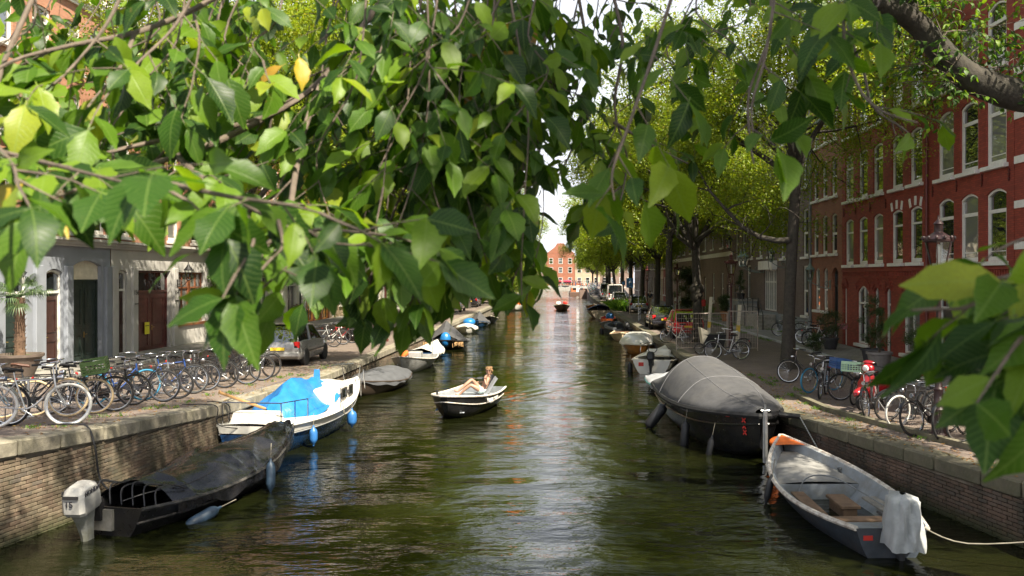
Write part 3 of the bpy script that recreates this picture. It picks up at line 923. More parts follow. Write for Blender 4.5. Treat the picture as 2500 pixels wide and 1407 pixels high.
# yellow notice on the maroon door, house numbers
NUM = mat('number_black', (.02, .02, .02), .6)
def text(parent, s, size, loc, rot, m, name='lettering', ext=.004, align='CENTER'):
    c = bpy.data.curves.new(name, 'FONT'); c.body = s; c.size = size; c.extrude = ext; c.align_x = align; c.resolution_u = 3
    o = bpy.data.objects.new(name, c); COL.objects.link(o)
    dg = bpy.context.evaluated_depsgraph_get()
    me = bpy.data.meshes.new_from_object(o.evaluated_get(dg))
    bpy.data.objects.remove(o)
    me.materials.clear()
    return ob(name, me, m, parent, loc=loc, rot=rot)
RL = (R(90), 0, R(90))
nt = MB().box((FL - .11, 37.62, 1.05), (.01, .42, .52)).build('notice', mat('yellow_sheet', (.75, .68, .04), .6, var=.05), hL2)
text(nt, '~~', .3, (FL - .10, 37.62, 1.08), RL, NUM)
text(hL1, '58', .34, (FL + .075, 27.25, 2.5), RL, NUM, 'house_number'); text(hL2, '156', .28, (FL + .18, 36.1, 2.55), RL, NUM, 'house_number'); text(hL2, '154', .26, (FL + .18, 39.9, 2.5), RL, NUM, 'house_number')
MB().box((FL + .19, 36.1, 2.16), (.012, .34, .035)).build('arrow_mark', NUM, hL2); MB().box((FL + .19, 39.9, 2.2), (.012, .34, .035)).build('arrow_mark', NUM, hL2)
MB().cbox((FL + .2, 39.9, 1.35), (.05, .13, .3), .01).build('intercom', IRON, hL2)
gB = [(51.6, 52.6, .1, 3.4, 0), (53.6, 55.4, .9, 3.5, 0), (56.4, 58.2, .9, 3.5, 0), (58.9, 59.9, .1, 3.4, 0)]
ops, wins = win_rows([52.1, 54.2, 56.3, 58.4], 1.05, [(5.0, 2.2), (8.0, 2.1)], .06, 'cross', simple=True)
hL3 = house('brick_house', 'pink brick house with bright white ground floor on the sunny bank', FL, 1, 50.93, 60.5, 12.8, BR_PINK, ops + gB, wins)
stucco_base(hL3, 50.93, 60.5, gB, WHITE)
for y in (54.5, 57.3): place_window(hL3, FL + .03, 1, y, .9, 1.8, 2.6, style='cross')
for y in (52.1, 59.4): place_door(hL3, FL + .03, 1, y, .1, 1.0, 3.2, DARKGREEN, WHITE, transom=.6, depth=.1)
OWOOD = mat('orange_timber', (.52, .22, .05), .5, var=.25)
ops, wins = win_rows([61.7, 63.7, 65.7], 1.5, [(4.2, 2.5), (7.4, 2.3), (10.3, 1.7)], 0, 'cross', fmat=OWOOD)
g2 = [(60.9, 62.5, .1, 3.6, 0), (62.9, 64.5, .1, 3.6, 0), (64.9, 66.5, .1, 3.6, 0)]
hL4 = house('timber_front_house', 'narrow house with orange timber windows on the sunny bank', FL, 1, 60.53, 66.9, 13.0, BR_ORANGE, ops + g2, wins)
for g in g2: place_window(hL4, FL, 1, (g[0] + g[1]) / 2, .1, 1.6, 3.5, style='cross', fmat=OWOOD, sill=False)
spec = [(66.95, 76, 13, BR_TAN, WHITE, 'tan brick canal house with white fascia on the sunny bank'), (76.05, 84, 12, BR_PINK, None, 'pink brick canal house behind the white compact car'),
        (84.05, 95, 13.6, CREAM, WHITE, 'cream plastered canal house on the sunny bank'), (95.05, 106, 12.4, BR_BROWN, None, 'brown canal house on the sunny bank'),
        (106.05, 118, 13.3, BR_TAN, None, 'second tan brick canal house towards the bridge'), (118.05, 132, 12.6, BR_PINK, WHITE, 'second pink brick canal house towards the bridge'), (132.05, 156, 13.0, BR_ORANGE, None, 'orange brick canal house at the sunny bridge corner')]
for a, c, zt, m, gw, lb in spec: far_house(FL, 1, a, c, zt, m, lb, gw=gw)
# houses across the far end of the canal
def end_house(x0, x1, y, zt, wall, label, gable=True):
    h = thing('gabled_house', label, 'house', ((x0 + x1) / 2, y, 0))
    w = x1 - x0
    b = MB().bb((-w / 2, 0, -1), (w / 2, 8, zt)); b.build('wall', wall, h)
    r = MB()
    if gable:
        r.prism([(-w / 2, -.05, zt), (w / 2, -.05, zt), (w * .2, -.05, zt + 2.2), (w * .12, -.05, zt + 3.4), (-w * .12, -.05, zt + 3.4), (-w * .2, -.05, zt + 2.2)], (0, .5, 0)); r.build('gable', wall, h)
    r = MB(); r.prism([(-w / 2 - .1, .5, zt), (w / 2 + .1, .5, zt), (0, .5, zt + 3.6)], (0, 7.5, 0)); r.build('roof', TILE, h)
    n = max(2, int(w / 2.4))
    for i in range(n):
        for z in (1.2, 4.6, 7.6):
            if z + 2 > zt: continue
            xx = -w / 2 + (i + .5) * w / n
            f = MB().box((xx, -.03, z + .9), (1.3, .1, 1.9)).build('window', WHITE, h)
            MB().box((xx, -.07, z + 1.4), (1.1, .06, .75)).build('pane', GLASS, f); MB().box((xx, -.07, z + .5), (1.1, .06, .85)).build('pane', GLASS, f)
    return h
for x0, x1, zt, m, lb in ((-24, -14, 11, BR_TAN, 'tan gabled house closing the canal behind the sunny bank trees'), (-13.9, -5, 10.5, BR_BROWN, 'brown gabled house at the far end of the canal'), (-4.9, 4.5, 11, BR_ORANGE, 'orange roofed brick gable house closing the far end of the canal'), (4.6, 13, 10, BR_TAN, 'tan gabled house at the far end beyond the bridge'), (13.1, 24, 11, BR_BROWN, 'brown gabled house at the far end behind the right bank trees')):
    end_house(x0, x1, 285, zt, m, lb)
b = MB().bb((-30, 262, -2), (30, 420, -.02)); tag(b.build('far_quay', STONE), kind='structure')
# ------------------------------------------------------------------ trees along the quays
LEAF_MID = mat_leaf('elm_foliage', [(0, (.13, .20, .010)), (.5, (.19, .265, .012)), (.85, (.25, .31, .016)), (.96, (.30, .31, .03)), (1, (.34, .26, .03))], trans=.5, tcol=(1.4, 1.35, .35), rough=.45)
LEAF_FAR = mat_leaf('far_foliage', [(0, (.125, .19, .018)), (.5, (.175, .245, .02)), (1, (.24, .30, .03))], trans=.48, tcol=(1.3, 1.3, .45), rough=.5)
SHRUB = mat_leaf('shrub_leaves', [(0, (.02, .045, .012)), (.6, (.045, .085, .02)), (1, (.08, .12, .03))], trans=.25, rough=.4)
VINE = mat_leaf('vine_leaves', [(0, (.06, .14, .015)), (.6, (.11, .22, .02)), (1, (.18, .28, .03))], trans=.45, rough=.45)

def leaf_cloud(name, centers, rad, n, size, seed, up=.6, flat=.75, aspect=.52, droop=.35):
    """n leaf-sized faces scattered round cluster centres; returns a mesh"""
    g = np.random.default_rng(seed)
    C = np.array(centers, dtype=np.float64); Rr = np.array(rad, dtype=np.float64)
    w = Rr ** 2; w /= w.sum()
    k = g.choice(len(C), n, p=w)
    d = g.normal(size=(n, 3)); d /= np.linalg.norm(d, axis=1)[:, None]
    r = g.random(n) ** .55
    pos = C[k] + d * (r * Rr[k])[:, None] * np.array([1, 1, flat])
    nr = g.normal(size=(n, 3)) * .55 + np.array([sun_dir.x * .35, sun_dir.y * .35, up])
    nr /= np.linalg.norm(nr, axis=1)[:, None]
    dr = g.normal(size=(n, 3)) + d * .6 + np.array([0, 0, -droop])
    dr -= nr * (dr * nr).sum(1)[:, None]
    dr /= np.linalg.norm(dr, axis=1)[:, None]
    sd = np.cross(dr, nr)
    L = size * g.uniform(.65, 1.25, n)[:, None]
    W = L * aspect
    v = np.empty((n, 4, 3))
    v[:, 0] = pos; v[:, 1] = pos + dr * L * .45 + sd * W * .5 + nr * L * .06
    v[:, 2] = pos + dr * L - nr * L * .12; v[:, 3] = pos + dr * L * .45 - sd * W * .5 + nr * L * .06
    me = bpy.data.meshes.new(name)
    me.vertices.add(n * 4); me.vertices.foreach_set('co', v.reshape(-1))
    me.loops.add(n * 4); me.loops.foreach_set('vertex_index', np.arange(n * 4, dtype=np.int32))
    me.polygons.add(n); me.polygons.foreach_set('loop_start', np.arange(0, n * 4, 4, dtype=np.int32))
    me.update(calc_edges=True)
    return me

def tree_meshes(seed, H=13, r0=.26, fork=3.6, spread=5.0, nleaf=34000, leaf=.13, lean=(0, 0), extra=(), nlimb=6, crad=(.55, 1.05), bias=(0, 0), burl=None, zmin=-9):
    q = random.Random(seed)
    tr = MB(); br = MB(); cen = []; rad = []
    pts = []; rs = []
    n = 8
    for i in range(n + 1):
        t = i / n
        pts.append(Vector((lean[0] * t * t + .06 * math.sin(3 * t + seed), lean[1] * t * t + .06 * math.cos(2.3 * t + seed), -.15 + (fork + .25) * t)))
        rs.append(r0 * (1.32 - .55 * min(1, t * 5) if t < .2 else .85 - .15 * t))
    tr.tube(pts, rs, 12)
    if burl: 
        c = pts[4]; [tr.ball((c.x + q.uniform(-.14, .14), c.y + q.uniform(-.14, .1), burl + q.uniform(-.25, .25)), (q.uniform(.2, .32), q.uniform(.2, .32), q.uniform(.2, .32)), 9, 7) for _ in range(9)]
    top = pts[-1]
    def limb(start, d, L, r, level, seg=6):
        p = Vector(start); path = [p.copy()]; rr = [r]
        d = Vector(d).normalized()
        for i in range(seg):
            d = (d + Vector((q.gauss(0, .16), q.gauss(0, .16), q.gauss(.03 if level < 2 else -.1, .12)))).normalized()
            p = p + d * (L / seg); path.append(p.copy()); rr.append(max(.008, r * (1 - .8 * (i + 1) / seg)))
            if level < 2 and i >= 1:
                for _ in range(2 if level == 0 else 1):
                    a = q.uniform(0, 2 * PI)
                    sd = (d.orthogonal().normalized() * math.cos(a) + d.cross(d.orthogonal().normalized()) * math.sin(a))
                    nd = (d * .5 + sd * .9 + Vector((0, 0, -.05 if level else .08))).normalized()
                    limb(p, nd, L * q.uniform(.38, .6), r * .45, level + 1, 4)
            if level == 2 and i >= 1 or (level == 1 and i >= 2):
                cen.append(p + Vector((q.gauss(0, .2), q.gauss(0, .2), q.gauss(0, .15)))); rad.append(q.uniform(*crad))
        br.tube(path, rr, 6 if level == 0 else 4)
        cen.append(p); rad.append(q.uniform(*crad))
    for i in range(nlimb):
        a = 2 * PI * (i + q.uniform(-.25, .25)) / nlimb
        tilt = q.uniform(.55, 1.15)
        d = Vector((math.cos(a) * tilt + bias[0], math.sin(a) * tilt + bias[1], 1.0))
        limb(top - Vector((0, 0, q.uniform(0, .5))), d, q.uniform(.75, 1.05) * spread, r0 * .5, 0)
    limb(top, (lean[0] * .1, lean[1] * .1, 1), (H - fork) * .75, r0 * .6, 0)
    for path, r in extra:
        path = [Vector(p) for p in path]
        br.tube(path, [r * (1 - .75 * i / (len(path) - 1)) for i in range(len(path))], 8)
        for k in range(2, len(path)):
            for _ in range(2):
                limb(path[k], (q.gauss(0, 1), q.gauss(0, 1), .5), q.uniform(1.0, 1.9), r * .3, 1, 4)
    keep = [i for i in range(len(cen)) if cen[i].z > zmin]; cen = [cen[i] for i in keep]; rad = [rad[i] for i in keep]
    cr = leaf_cloud('crown', cen, rad, nleaf, leaf, seed)
    return tr.mesh('trunk', True, 60), br.mesh('limbs', True, 60), cr

TREES = {}
def tree(key, label, loc, rotz=0, scale=1.0, group=None, m=None, **kw):
    if key not in TREES: TREES[key] = tree_meshes(**kw)
    a, b, c = TREES[key]
    t = thing('elm_tree', label, 'tree', loc, rotz, group)
    t.scale = (scale,) * 3
    ob('trunk', a, BARK, t); ob('limbs', b, BARK, t); ob('crown', c, m or LEAF_MID, t, slot=True)
    return t
GQ = 'elms along the quays'
tree('t1', 'tall elm with dark straight trunk beside the parked scooter and bicycles', (8.25, 31.0, 0), group=GQ, seed=11, H=16, r0=.27, fork=7.2, spread=6.2, nleaf=115000, leaf=.11, zmin=6.0, lean=(.25, .2), bias=(-.35, .1),
     extra=[([(0, 0, 4.62), (-.5, 0, 4.6), (-1.1, .1, 4.75), (-1.7, .1, 5.1), (-2.3, 0, 5.7), (-2.9, 0, 6.4), (-3.4, .2, 7.4)], .12)])
tree('t2', 'elm with a dark burl on its trunk by the red car', (6.95, 43.4, 0), group=GQ, seed=23, H=16, r0=.29, fork=5.0, spread=6.6, nleaf=115000, leaf=.115, zmin=4.6, lean=(-.2, .2), bias=(-.3, 0), burl=2.55)
tree('m1', 'elm beside the black saloon car on the shaded bank', (8.0, 71.5, 0), .6, 1.2, group=GQ, seed=31, H=13, r0=.25, fork=4.0, spread=5.4, nleaf=92000, leaf=.14)
tree('m2', 'elm by the blue covered motorbike on the shaded bank', (7.6, 60.0, 0), 2.2, 1.2, group=GQ, seed=37, H=14, r0=.27, fork=5.2, spread=5.6, nleaf=92000, leaf=.14)
tree('m3', 'leaning elm behind the grey car', (7.9, 84, 0), 1.1, 1.2, group=GQ, seed=41, H=13, r0=.24, fork=3.8, spread=5.0, nleaf=92000, leaf=.14, lean=(.4, 0))
ORD = ['first', 'second', 'third', 'fourth', 'fifth']
far_sp = [('m1', 7.9, 97, 3.0), ('m2', 7.8, 110, .4), ('m3', 7.6, 122, 2.0), ('m1', 7.6, 135, 4.2), ('m2', 7.8, 148, 5.0)]
for i, (k, x, y, rz) in enumerate(far_sp):
    tree(k, ORD[4 - i] + ' elm from the bridge on the shaded bank', (x, y, 0), rz, 1.15, 'far elms on the shaded bank', LEAF_FAR)
tree('l1', 'elm with dark knotted trunk among the sunny quay bicycles', (-10.6, 28.9, 0), 0, 1.0, GQ, seed=53, H=16.5, r0=.2, fork=5.6, spread=6.8, nleaf=130000, leaf=.125, zmin=5.2, bias=(.3, .1))
tree('m2', 'elm behind the silver hatchback', (-9.9, 43.5, 0), 4.0, 1.3, GQ)
tree('m1', 'elm between the dark car and the white compact car', (-10.0, 57, 0), 2.6, 1.3, GQ)
tree('m3', 'elm behind the white compact car', (-9.8, 74, 0), 5.1, 1.25, GQ)
for i, (k, y, rz) in enumerate((('m2', 90, 1.0), ('m1', 104, 3.3), ('m3', 119, .5), ('m2', 134, 2.4), ('m1', 148, 5.5))):
    tree(k, ORD[4 - i] + ' elm from the bridge on the sunny bank', (-9.7, y, 0), rz, 1.15, 'far elms on the sunny bank', LEAF_FAR)
tree('low', 'low bright bushy tree leaning over the canal before the bridge', (-7.4, 122, -.3), 0, 1.0, GQ, LEAF_FAR, seed=61, H=7, r0=.16, fork=1.0, spread=4.6, nleaf=45000, leaf=.2, bias=(.2, -.1), nlimb=8)
for i, (x, y, k, rz, s) in enumerate(((-8.5, 200, 'm1', 1, 1), (8.5, 202, 'm2', 2, 1), (-8.5, 222, 'm3', 3, 1), (8.2, 224, 'm1', 4, 1), (9, 245, 'm2', 1, 1), (-9, 246, 'm2', 5, 1), (-15, 265, 'm1', 5, 1), (13, 268, 'm3', 5, 1))):
    tree(k, 'hazy elm beyond the canal bridge', (x, y, 0), rz, s, 'elms beyond the bridge', LEAF_FAR)

# ------------------------------------------------------------------ the near elm whose boughs hang into view
def P(px, py, d):      # a point d metres ahead, written in the photograph's own pixels while composing
    return Vector(((px - 1370) * d / 2100, d, EYE - (py - 676) * d / 2100))
LSTOPS = [(0, (.014, .042, .006)), (.35, (.032, .085, .008)), (.7, (.085, .17, .011)), (.93, (.17, .26, .016)), (1, (.25, .29, .022))]
LEAF_O = mat_leaf('elm_leaf', LSTOPS, trans=.40, tcol=(1.6, 1.75, .5), rough=.42, by='obj', veins=True, spec=.28)
LEAF_I = mat_leaf('elm_leaf_mass', LSTOPS, trans=.40, tcol=(1.6, 1.75, .5), rough=.42, by='island', veins=True, spec=.28)
LEAF_Y = mat_leaf('yellow_elm_leaf', [(0, (.42, .30, .02)), (.5, (.50, .36, .03)), (1, (.40, .20, .03))], trans=.36, tcol=(1.2, 1.0, .5), rough=.4, by='obj', veins=True)
def leaf_shape(seed):
    q = random.Random(seed)
    n = 9
    fold = q.uniform(.08, .45); curl = q.uniform(.05, .8); twist = q.uniform(-.25, .25); asym = q.uniform(.85, 1.15); wsc = q.uniform(.85, 1.15)
    v = []; uv = []; f = []
    prof = [0, .17, .34, .46, .5, .47, .37, .20, .025]
    for i in range(n):
        t = i / (n - 1)
        y = t; z = -curl * t * t * .6
        w = prof[i] * .52 * wsc
        ser = .91 if i % 2 else 1.05
        for s, a in ((-1, asym), (0, 1), (1, 2 - asym)):
            ww = w * s * a * ser
            yy = y + (-.035 * abs(s) if i not in (0, n - 1) else 0)
            tw = twist * t
            x_ = ww * math.cos(tw); zz = z + abs(ww) * fold + ww * math.sin(tw) + .022 * abs(s) * math.sin(11 * t + 2 * s + seed)
            v.append((x_, yy, zz)); uv.append((s * prof[i] * 2, t))
    for i in range(n - 1):
        for k in (0, 1):
            a = i * 3 + k
            f.append((a, a + 1, a + 4, a + 3))
    # petiole
    o = len(v)
    for (px, py, pz) in ((-.012, -.12, .01), (.012, -.12, .01), (.012, .03, 0), (-.012, .03, 0)):
        v.append((px, py, pz)); uv.append((0, 0))
    f.append((o, o + 1, o + 2, o + 3))
    return v, f, uv
LSH = [leaf_shape(100 + i) for i in range(7)]
def uv_mesh(name, v, f, uv):
    me = bpy.data.meshes.new(name); me.from_pydata(v, [], f)
    l = me.uv_layers.new(name='UVMap')
    idx = np.empty(len(me.loops), dtype=np.int32); me.loops.foreach_get('vertex_index', idx)
    l.data.foreach_set('uv', np.array(uv, dtype=np.float32)[idx].reshape(-1))
    me.polygons.foreach_set('use_smooth', [True] * len(me.polygons))
    me.update()
    return me
LME = [uv_mesh('leaf', *s) for s in LSH]

NE = thing('elm_tree', 'elm with thick dark limb and big leafy boughs hanging over the canal', 'tree', (8.6, 8.8, .36))
NEo = Vector((8.6, 8.8, .36))
def wtube(b, path, rr, n=6): b.tube([Vector(p) - NEo for p in path], rr, n)
def smooth(path, k=4):
    path = [Vector(p) for p in path]; out = []
    m = len(path)
    for i in range(m - 1):
        p0, p1, p2, p3 = path[max(i - 1, 0)], path[i], path[i + 1], path[min(i + 2, m - 1)]
        for j in range(k):
            t = j / k
            out.append(.5 * ((2 * p1) + (p2 - p0) * t + (2 * p0 - 5 * p1 + 4 * p2 - p3) * t * t + (3 * p1 - p0 - 3 * p2 + p3) * t ** 3))
    out.append(path[-1])
    return out
def taper(n, a, b): return [lerp(a, b, i / (n - 1)) for i in range(n)]
b = MB(); pt = smooth([(8.6, 8.8, .1), (8.65, 8.75, 1.5), (8.55, 8.7, 3.0), (8.3, 8.6, 4.6), (8.2, 8.4, 6.5), (8.0, 8.3, 9)])
wtube(b, pt, taper(len(pt), .42, .16), 14); b.build('trunk', BARK, NE, True, 60)
limbA = smooth([(8.5, 8.7, 3.3), (7.0, 8.4, 4.2), P(2660, 262, 8.2), P(2500, 236, 8.0), P(2420, 212, 7.9), P(2350, 178, 7.8), P(2290, 118, 7.7), P(2235, 55, 7.6), P(2160, 12, 7.4), P(2080, -15, 7.2), (1.9, 6.6, 5.9), (.8, 6.0, 6.6)])
b = MB(); wtube(b, limbA, taper(len(limbA), .19, .045), 12)
up = smooth([P(2232, 60, 7.6), P(2220, -20, 7.6), (3.0, 7.8, 6.5), (2.6, 8.0, 8.0)]); wtube(b, up, taper(len(up), .06, .03), 8)
b.build('limb', BARK, NE, True, 60)
limbB = smooth([(8.3, 8.6, 4.6), (6.6, 7.2, 6.0), (4.2, 5.2, 6.3), (1.8, 3.9, 5.5), (.2, 3.2, 4.95), (-1.0, 2.7, 4.7), (-2.1, 2.3, 4.35), (-3.2, 2.2, 4.2)])
b = MB(); wtube(b, limbB, taper(len(limbB), .16, .02), 10); b.build('limb', BARK, NE, True, 60)
limbC = smooth([(8.55, 8.75, 2.6), (6.0, 6.2, 3.9), (3.2, 3.2, 4.0), (1.7, 1.9, 3.7), P(2700, 560, 1.45)])
b = MB(); wtube(b, limbC, taper(len(limbC), .10, .008), 8); b.build('limb', BARK, NE, True, 60)

LEAVES = []     # (matrix, length, distance)
EDGE = [(-200, 640), (100, 640), (200, 590), (330, 650), (440, 650), (490, 800), (560, 930), (640, 860), (730, 840), (780, 720), (860, 800), (930, 880), (1000, 850), (1060, 790), (1150, 730), (1230, 760), (1290, 800), (1325, 760), (1338, 480), (1390, 480), (1400, 600), (1450, 600), (1600, 610), (1700, 450), (1760, 420), (1850, 470), (1920, 500), (1960, 330), (2100, 330), (2160, 400), (2300, 370), (2345, 200), (2700, 200)]
def clear(p):          # the boughs keep above this line, so that boats and quays stay in view
    if p.y > 4.5 or p.y < .4: return True
    px, py = 1370 + 2100 * p.x / p.y, 676 + 2100 * (EYE - p.z) / p.y
    if p.y < 1.7 and px > 2040: return px > 2150 and 540 < py < 1000
    return py + 130 / p.y < interp(EDGE, px)
def put_leaf(p, d, n, L, yellow=False):
    if not clear(p): return
    d = Vector(d).normalized(); n = Vector(n); n = n - d * n.dot(d)
    if n.length < 1e-4: n = d.orthogonal()
    n.normalize(); s = d.cross(n)
    m = Matrix(((s.x * L, d.x * L, n.x * L, p.x), (s.y * L, d.y * L, n.y * L, p.y), (s.z * L, d.z * L, n.z * L, p.z), (0, 0, 0, 1)))
    LEAVES.append((m, L, max(.3, p.y), yellow))
q = random.Random(5)
def rv(s=1.0): return Vector((q.gauss(0, s), q.gauss(0, s), q.gauss(0, s)))
def twig(b, start, d, L, r, leaf, step=.042, grav=.35, face=.5):
    p = Vector(start); d = Vector(d).normalized(); path = [p.copy()]; n = max(3, int(L / step))
    side = 1
    for i in range(n):
        d = (d + Vector((0, 0, -grav * .22)) + rv(.09)).normalized()
        p = p + d * (L / n)
        if not clear(p): break
        path.append(p.copy())
        lat = d.cross(Vector((0, 0, 1)))
        if lat.length < .05: lat = Vector((1, 0, 0))
        lat.normalize()
        ld = d * .6 + lat * side * .85 + Vector((0, 0, -.34)) + rv(.34)
        ln = Vector((0, 0, .55)) + sun_dir * face + Vector((0, -.2, 0)) + rv(.5)
        put_leaf(p, ld, ln, leaf * q.uniform(.72, 1.18) * (.75 if i == 0 else 1))
        side = -side
    if len(path) < 2: return
    put_leaf(p, d + Vector((0, 0, -.3)), Vector((0, -.3, .5)) + sun_dir * face + rv(.3), leaf * q.uniform(.85, 1.15))
    b.tube([v - NEo for v in path], taper(len(path), r, r * .4), 4)
def bough(pts, r0, leaf, every=.11, twigL=(.16, .34), root=None, start=.12, k=4, dens=1.0, face=.5, grav=.35, tipleaf=True):
    path = smooth(pts, k)
    b = MB()
    if root is not None:
        near = min(root, key=lambda v: (v - path[0]).length)
        path = smooth([near, (near + path[0]) / 2 + Vector((0, 0, .08)), path[0]], 3)[:-1] + path
        skip = 6
    else: skip = 0
    cut = next((i for i in range(skip + 1, len(path)) if not clear(path[i])), len(path)); path = path[:max(cut, skip + 2)]
    b.tube([v - NEo for v in path], taper(len(path), r0, r0 * .28), 6)
    L = 0; nxt = start
    for i in range(skip, len(path) - 1):
        seg = path[i + 1] - path[i]; sl = seg.length; t = seg.normalized()
        a = 0
        while L + sl > nxt:
            f = (nxt - L) / sl
            p = path[i] + seg * f
            ang = q.uniform(0, 2 * PI)
            o = t.orthogonal().normalized(); o2 = t.cross(o)
            sd = o * math.cos(ang) + o2 * math.sin(ang); sd.z *= .5; 
            twig(b, p, t * .55 + sd * .9 + Vector((0, 0, -.12)), q.uniform(*twigL), r0 * .3 if r0 < .01 else .0035, leaf, face=face, grav=grav)
            nxt += every * q.uniform(.6, 1.4) / dens
        L += sl
    twig(b, path[-1], path[-1] - path[-2], .12, .003, leaf, face=face, grav=grav)
    b.build('branch', TWIG, NE, True, 60)
# centre-left fans (woody and in view)
bough([P(985, -70, 2.6), P(925, 10, 2.5), P(790, 190, 2.35), P(650, 285, 2.2), P(450, 330, 2.05), P(270, 372, 1.9), P(120, 430, 1.8)], .0125, .088, root=limbB, every=.14, start=.35)
bough([P(640, 292, 2.2), P(520, 350, 2.05), P(400, 392, 1.9), P(280, 430, 1.75), P(170, 470, 1.55), P(80, 490, 1.4)], .009, .092, every=.11, start=.3, twigL=(.1, .22))
bough([P(790, 190, 2.35), P(745, 310, 2.15), P(722, 420, 1.95), P(705, 520, 1.75), P(672, 580, 1.55), P(620, 610, 1.42), P(600, 640, 1.36)], .009, .092, every=.12, start=.3, twigL=(.1, .2))
bough([P(430, 380, 1.95), P(500, 440, 1.75), P(600, 500, 1.6), P(720, 560, 1.5), P(800, 560, 1.45), P(900, 570, 1.45)], .007, .092, every=.10, twigL=(.1, .2))
bough([P(705, 520, 1.75), P(750, 570, 1.65), P(740, 620, 1.55), P(690, 660, 1.5)], .006, .09, every=.14, twigL=(.1, .18))
bough([P(280, 430, 1.75), P(330, 500, 1.55), P(300, 520, 1.4), P(330, 540, 1.3)], .006, .10, every=.11, twigL=(.08, .16))
# top left
bough([P(640, -80, 2.2), P(480, 20, 2.05), P(330, 80, 1.95), P(180, 110, 1.85), P(30, 150, 1.75), P(-60, 210, 1.7)], .010, .090, root=limbB, every=.10)
bough([P(330, 80, 1.95), P(290, 170, 1.85), P(230, 240, 1.75)], .006, .092, every=.12)
bough([P(120, -90, 2.0), P(60, 40, 1.9), P(0, 180, 1.8), P(-20, 320, 1.6), P(30, 400, 1.35), P(40, 440, 1.2)], .008, .092, root=limbB, every=.11, twigL=(.08, .18))
bough([P(560, -60, 2.9), P(520, 80, 2.8), P(450, 200, 2.7), P(380, 300, 2.6)], .008, .085, root=limbB, every=.13)
# centre: the dense dark curtain
bough([P(1270, -70, 2.9), P(1200, 60, 2.75), P(1135, 220, 2.6), P(1060, 350, 2.45), P(1010, 420, 2.35), P(960, 520, 2.25), P(930, 620, 2.2)], .010, .092, root=limbB, every=.085)
bough([P(1260, -60, 2.9), P(1300, 130, 2.8), P(1310, 260, 2.7), P(1280, 400, 2.6), P(1230, 520, 2.5), P(1180, 640, 2.4), P(1130, 720, 2.3)], .010, .095, root=limbB, every=.085)
bough([P(1080, -80, 2.7), P(1030, 60, 2.6), P(960, 180, 2.5), P(900, 300, 2.4), P(880, 420, 2.3), P(860, 540, 2.2)], .009, .092, root=limbB, every=.085)
bough([P(1400, -70, 3.2), P(1430, 100, 3.1), P(1430, 240, 3.0), P(1390, 380, 2.9), P(1330, 480, 2.8), P(1290, 580, 2.6)], .009, .095, root=limbB, every=.09)
bough([P(1150, 350, 2.5), P(1120, 480, 2.4), P(1060, 600, 2.3), P(1010, 700, 2.25), P(960, 790, 2.2)], .007, .090, every=.10)
bough([P(1230, 520, 2.5), P(1270, 620, 2.45), P(1250, 700, 2.4), P(1270, 770, 2.4)], .006, .090, every=.12)
bough([P(930, 620, 2.2), P(900, 720, 2.2), P(950, 800, 2.2), P(1000, 790, 2.2)], .005, .088, every=.12)
bough([P(860, 540, 2.2), P(850, 640, 2.15), P(880, 740, 2.1), P(850, 800, 2.1)], .005, .088, every=.12)
bough([P(1010, -60, 3.4), P(1050, 90, 3.3), P(1120, 200, 3.2), P(1150, 330, 3.1), P(1100, 450, 3.0)], .008, .09, root=limbB, every=.10)
# right of the gap
bough([P(1480, -70, 3.0), P(1520, 100, 2.9), P(1500, 260, 2.8), P(1530, 380, 2.7), P(1520, 470, 2.6)], .009, .094, root=limbB, every=.12)
bough([P(1500, 300, 2.75), P(1600, 360, 2.6), P(1680, 400, 2.5)], .006, .092, every=.13)
bough([P(1880, -70, 2.6), P(1880, 80, 2.5), P(1830, 220, 2.4), P(1830, 330, 2.3), P(1840, 400, 2.2)], .008, .10, root=limbB, every=.15, face=.3)
bough([P(2090, -70, 2.7), P(2070, 60, 2.6), P(2110, 180, 2.5), P(2130, 260, 2.4), P(2200, 310, 2.3)], .008, .105, root=limbB, every=.16, face=.3)
bough([P(1720, -70, 2.6), P(1700, 30, 2.6), P(1770, 90, 2.5)], .006, .095, root=limbB, every=.16)
# low right, very near and in shade
bough([P(2720, 540, 1.45), P(2600, 640, 1.4), P(2540, 650, 1.34), P(2480, 670, 1.28), P(2430, 680, 1.25)], .007, .098, every=.11, face=.2, twigL=(.06, .13))
bough([P(2600, 640, 1.4), P(2560, 740, 1.25), P(2500, 800, 1.18), P(2470, 830, 1.12)], .006, .10, every=.10, face=.2, twigL=(.06, .13))
bough([P(2640, 540, 1.45), P(2560, 570, 1.4), P(2510, 580, 1.38)], .005, .10, every=.13, face=.2, twigL=(.06, .12))
bough([P(-40, 360, 1.5), P(120, 400, 1.4), P(280, 440, 1.3), P(420, 470, 1.25)], .005, .10, every=.085, twigL=(.07, .17))
bough([P(420, 450, 1.4), P(560, 480, 1.32), P(700, 500, 1.27), P(780, 520, 1.25)], .005, .10, every=.085, twigL=(.07, .16))
bough([P(600, 520, 1.35), P(620, 580, 1.28), P(600, 630, 1.22), P(575, 670, 1.2)], .004, .105, every=.08, twigL=(.05, .11))
bough([P(680, 540, 1.35), P(690, 600, 1.3), P(665, 630, 1.28)], .004, .105, every=.09, twigL=(.05, .11))
bough([P(720, 540, 1.45), P(800, 590, 1.42), P(900, 600, 1.42)], .004, .10, every=.09, twigL=(.06, .14))
bough([P(320, -70, 1.85), P(260, 60, 1.8), P(160, 180, 1.7), P(60, 260, 1.6)], .006, .10, root=limbB, every=.085, twigL=(.1, .22))
bough([P(500, -70, 1.95), P(430, 60, 1.9), P(340, 150, 1.8), P(270, 220, 1.7)], .006, .10, root=limbB, every=.085, twigL=(.1, .22))
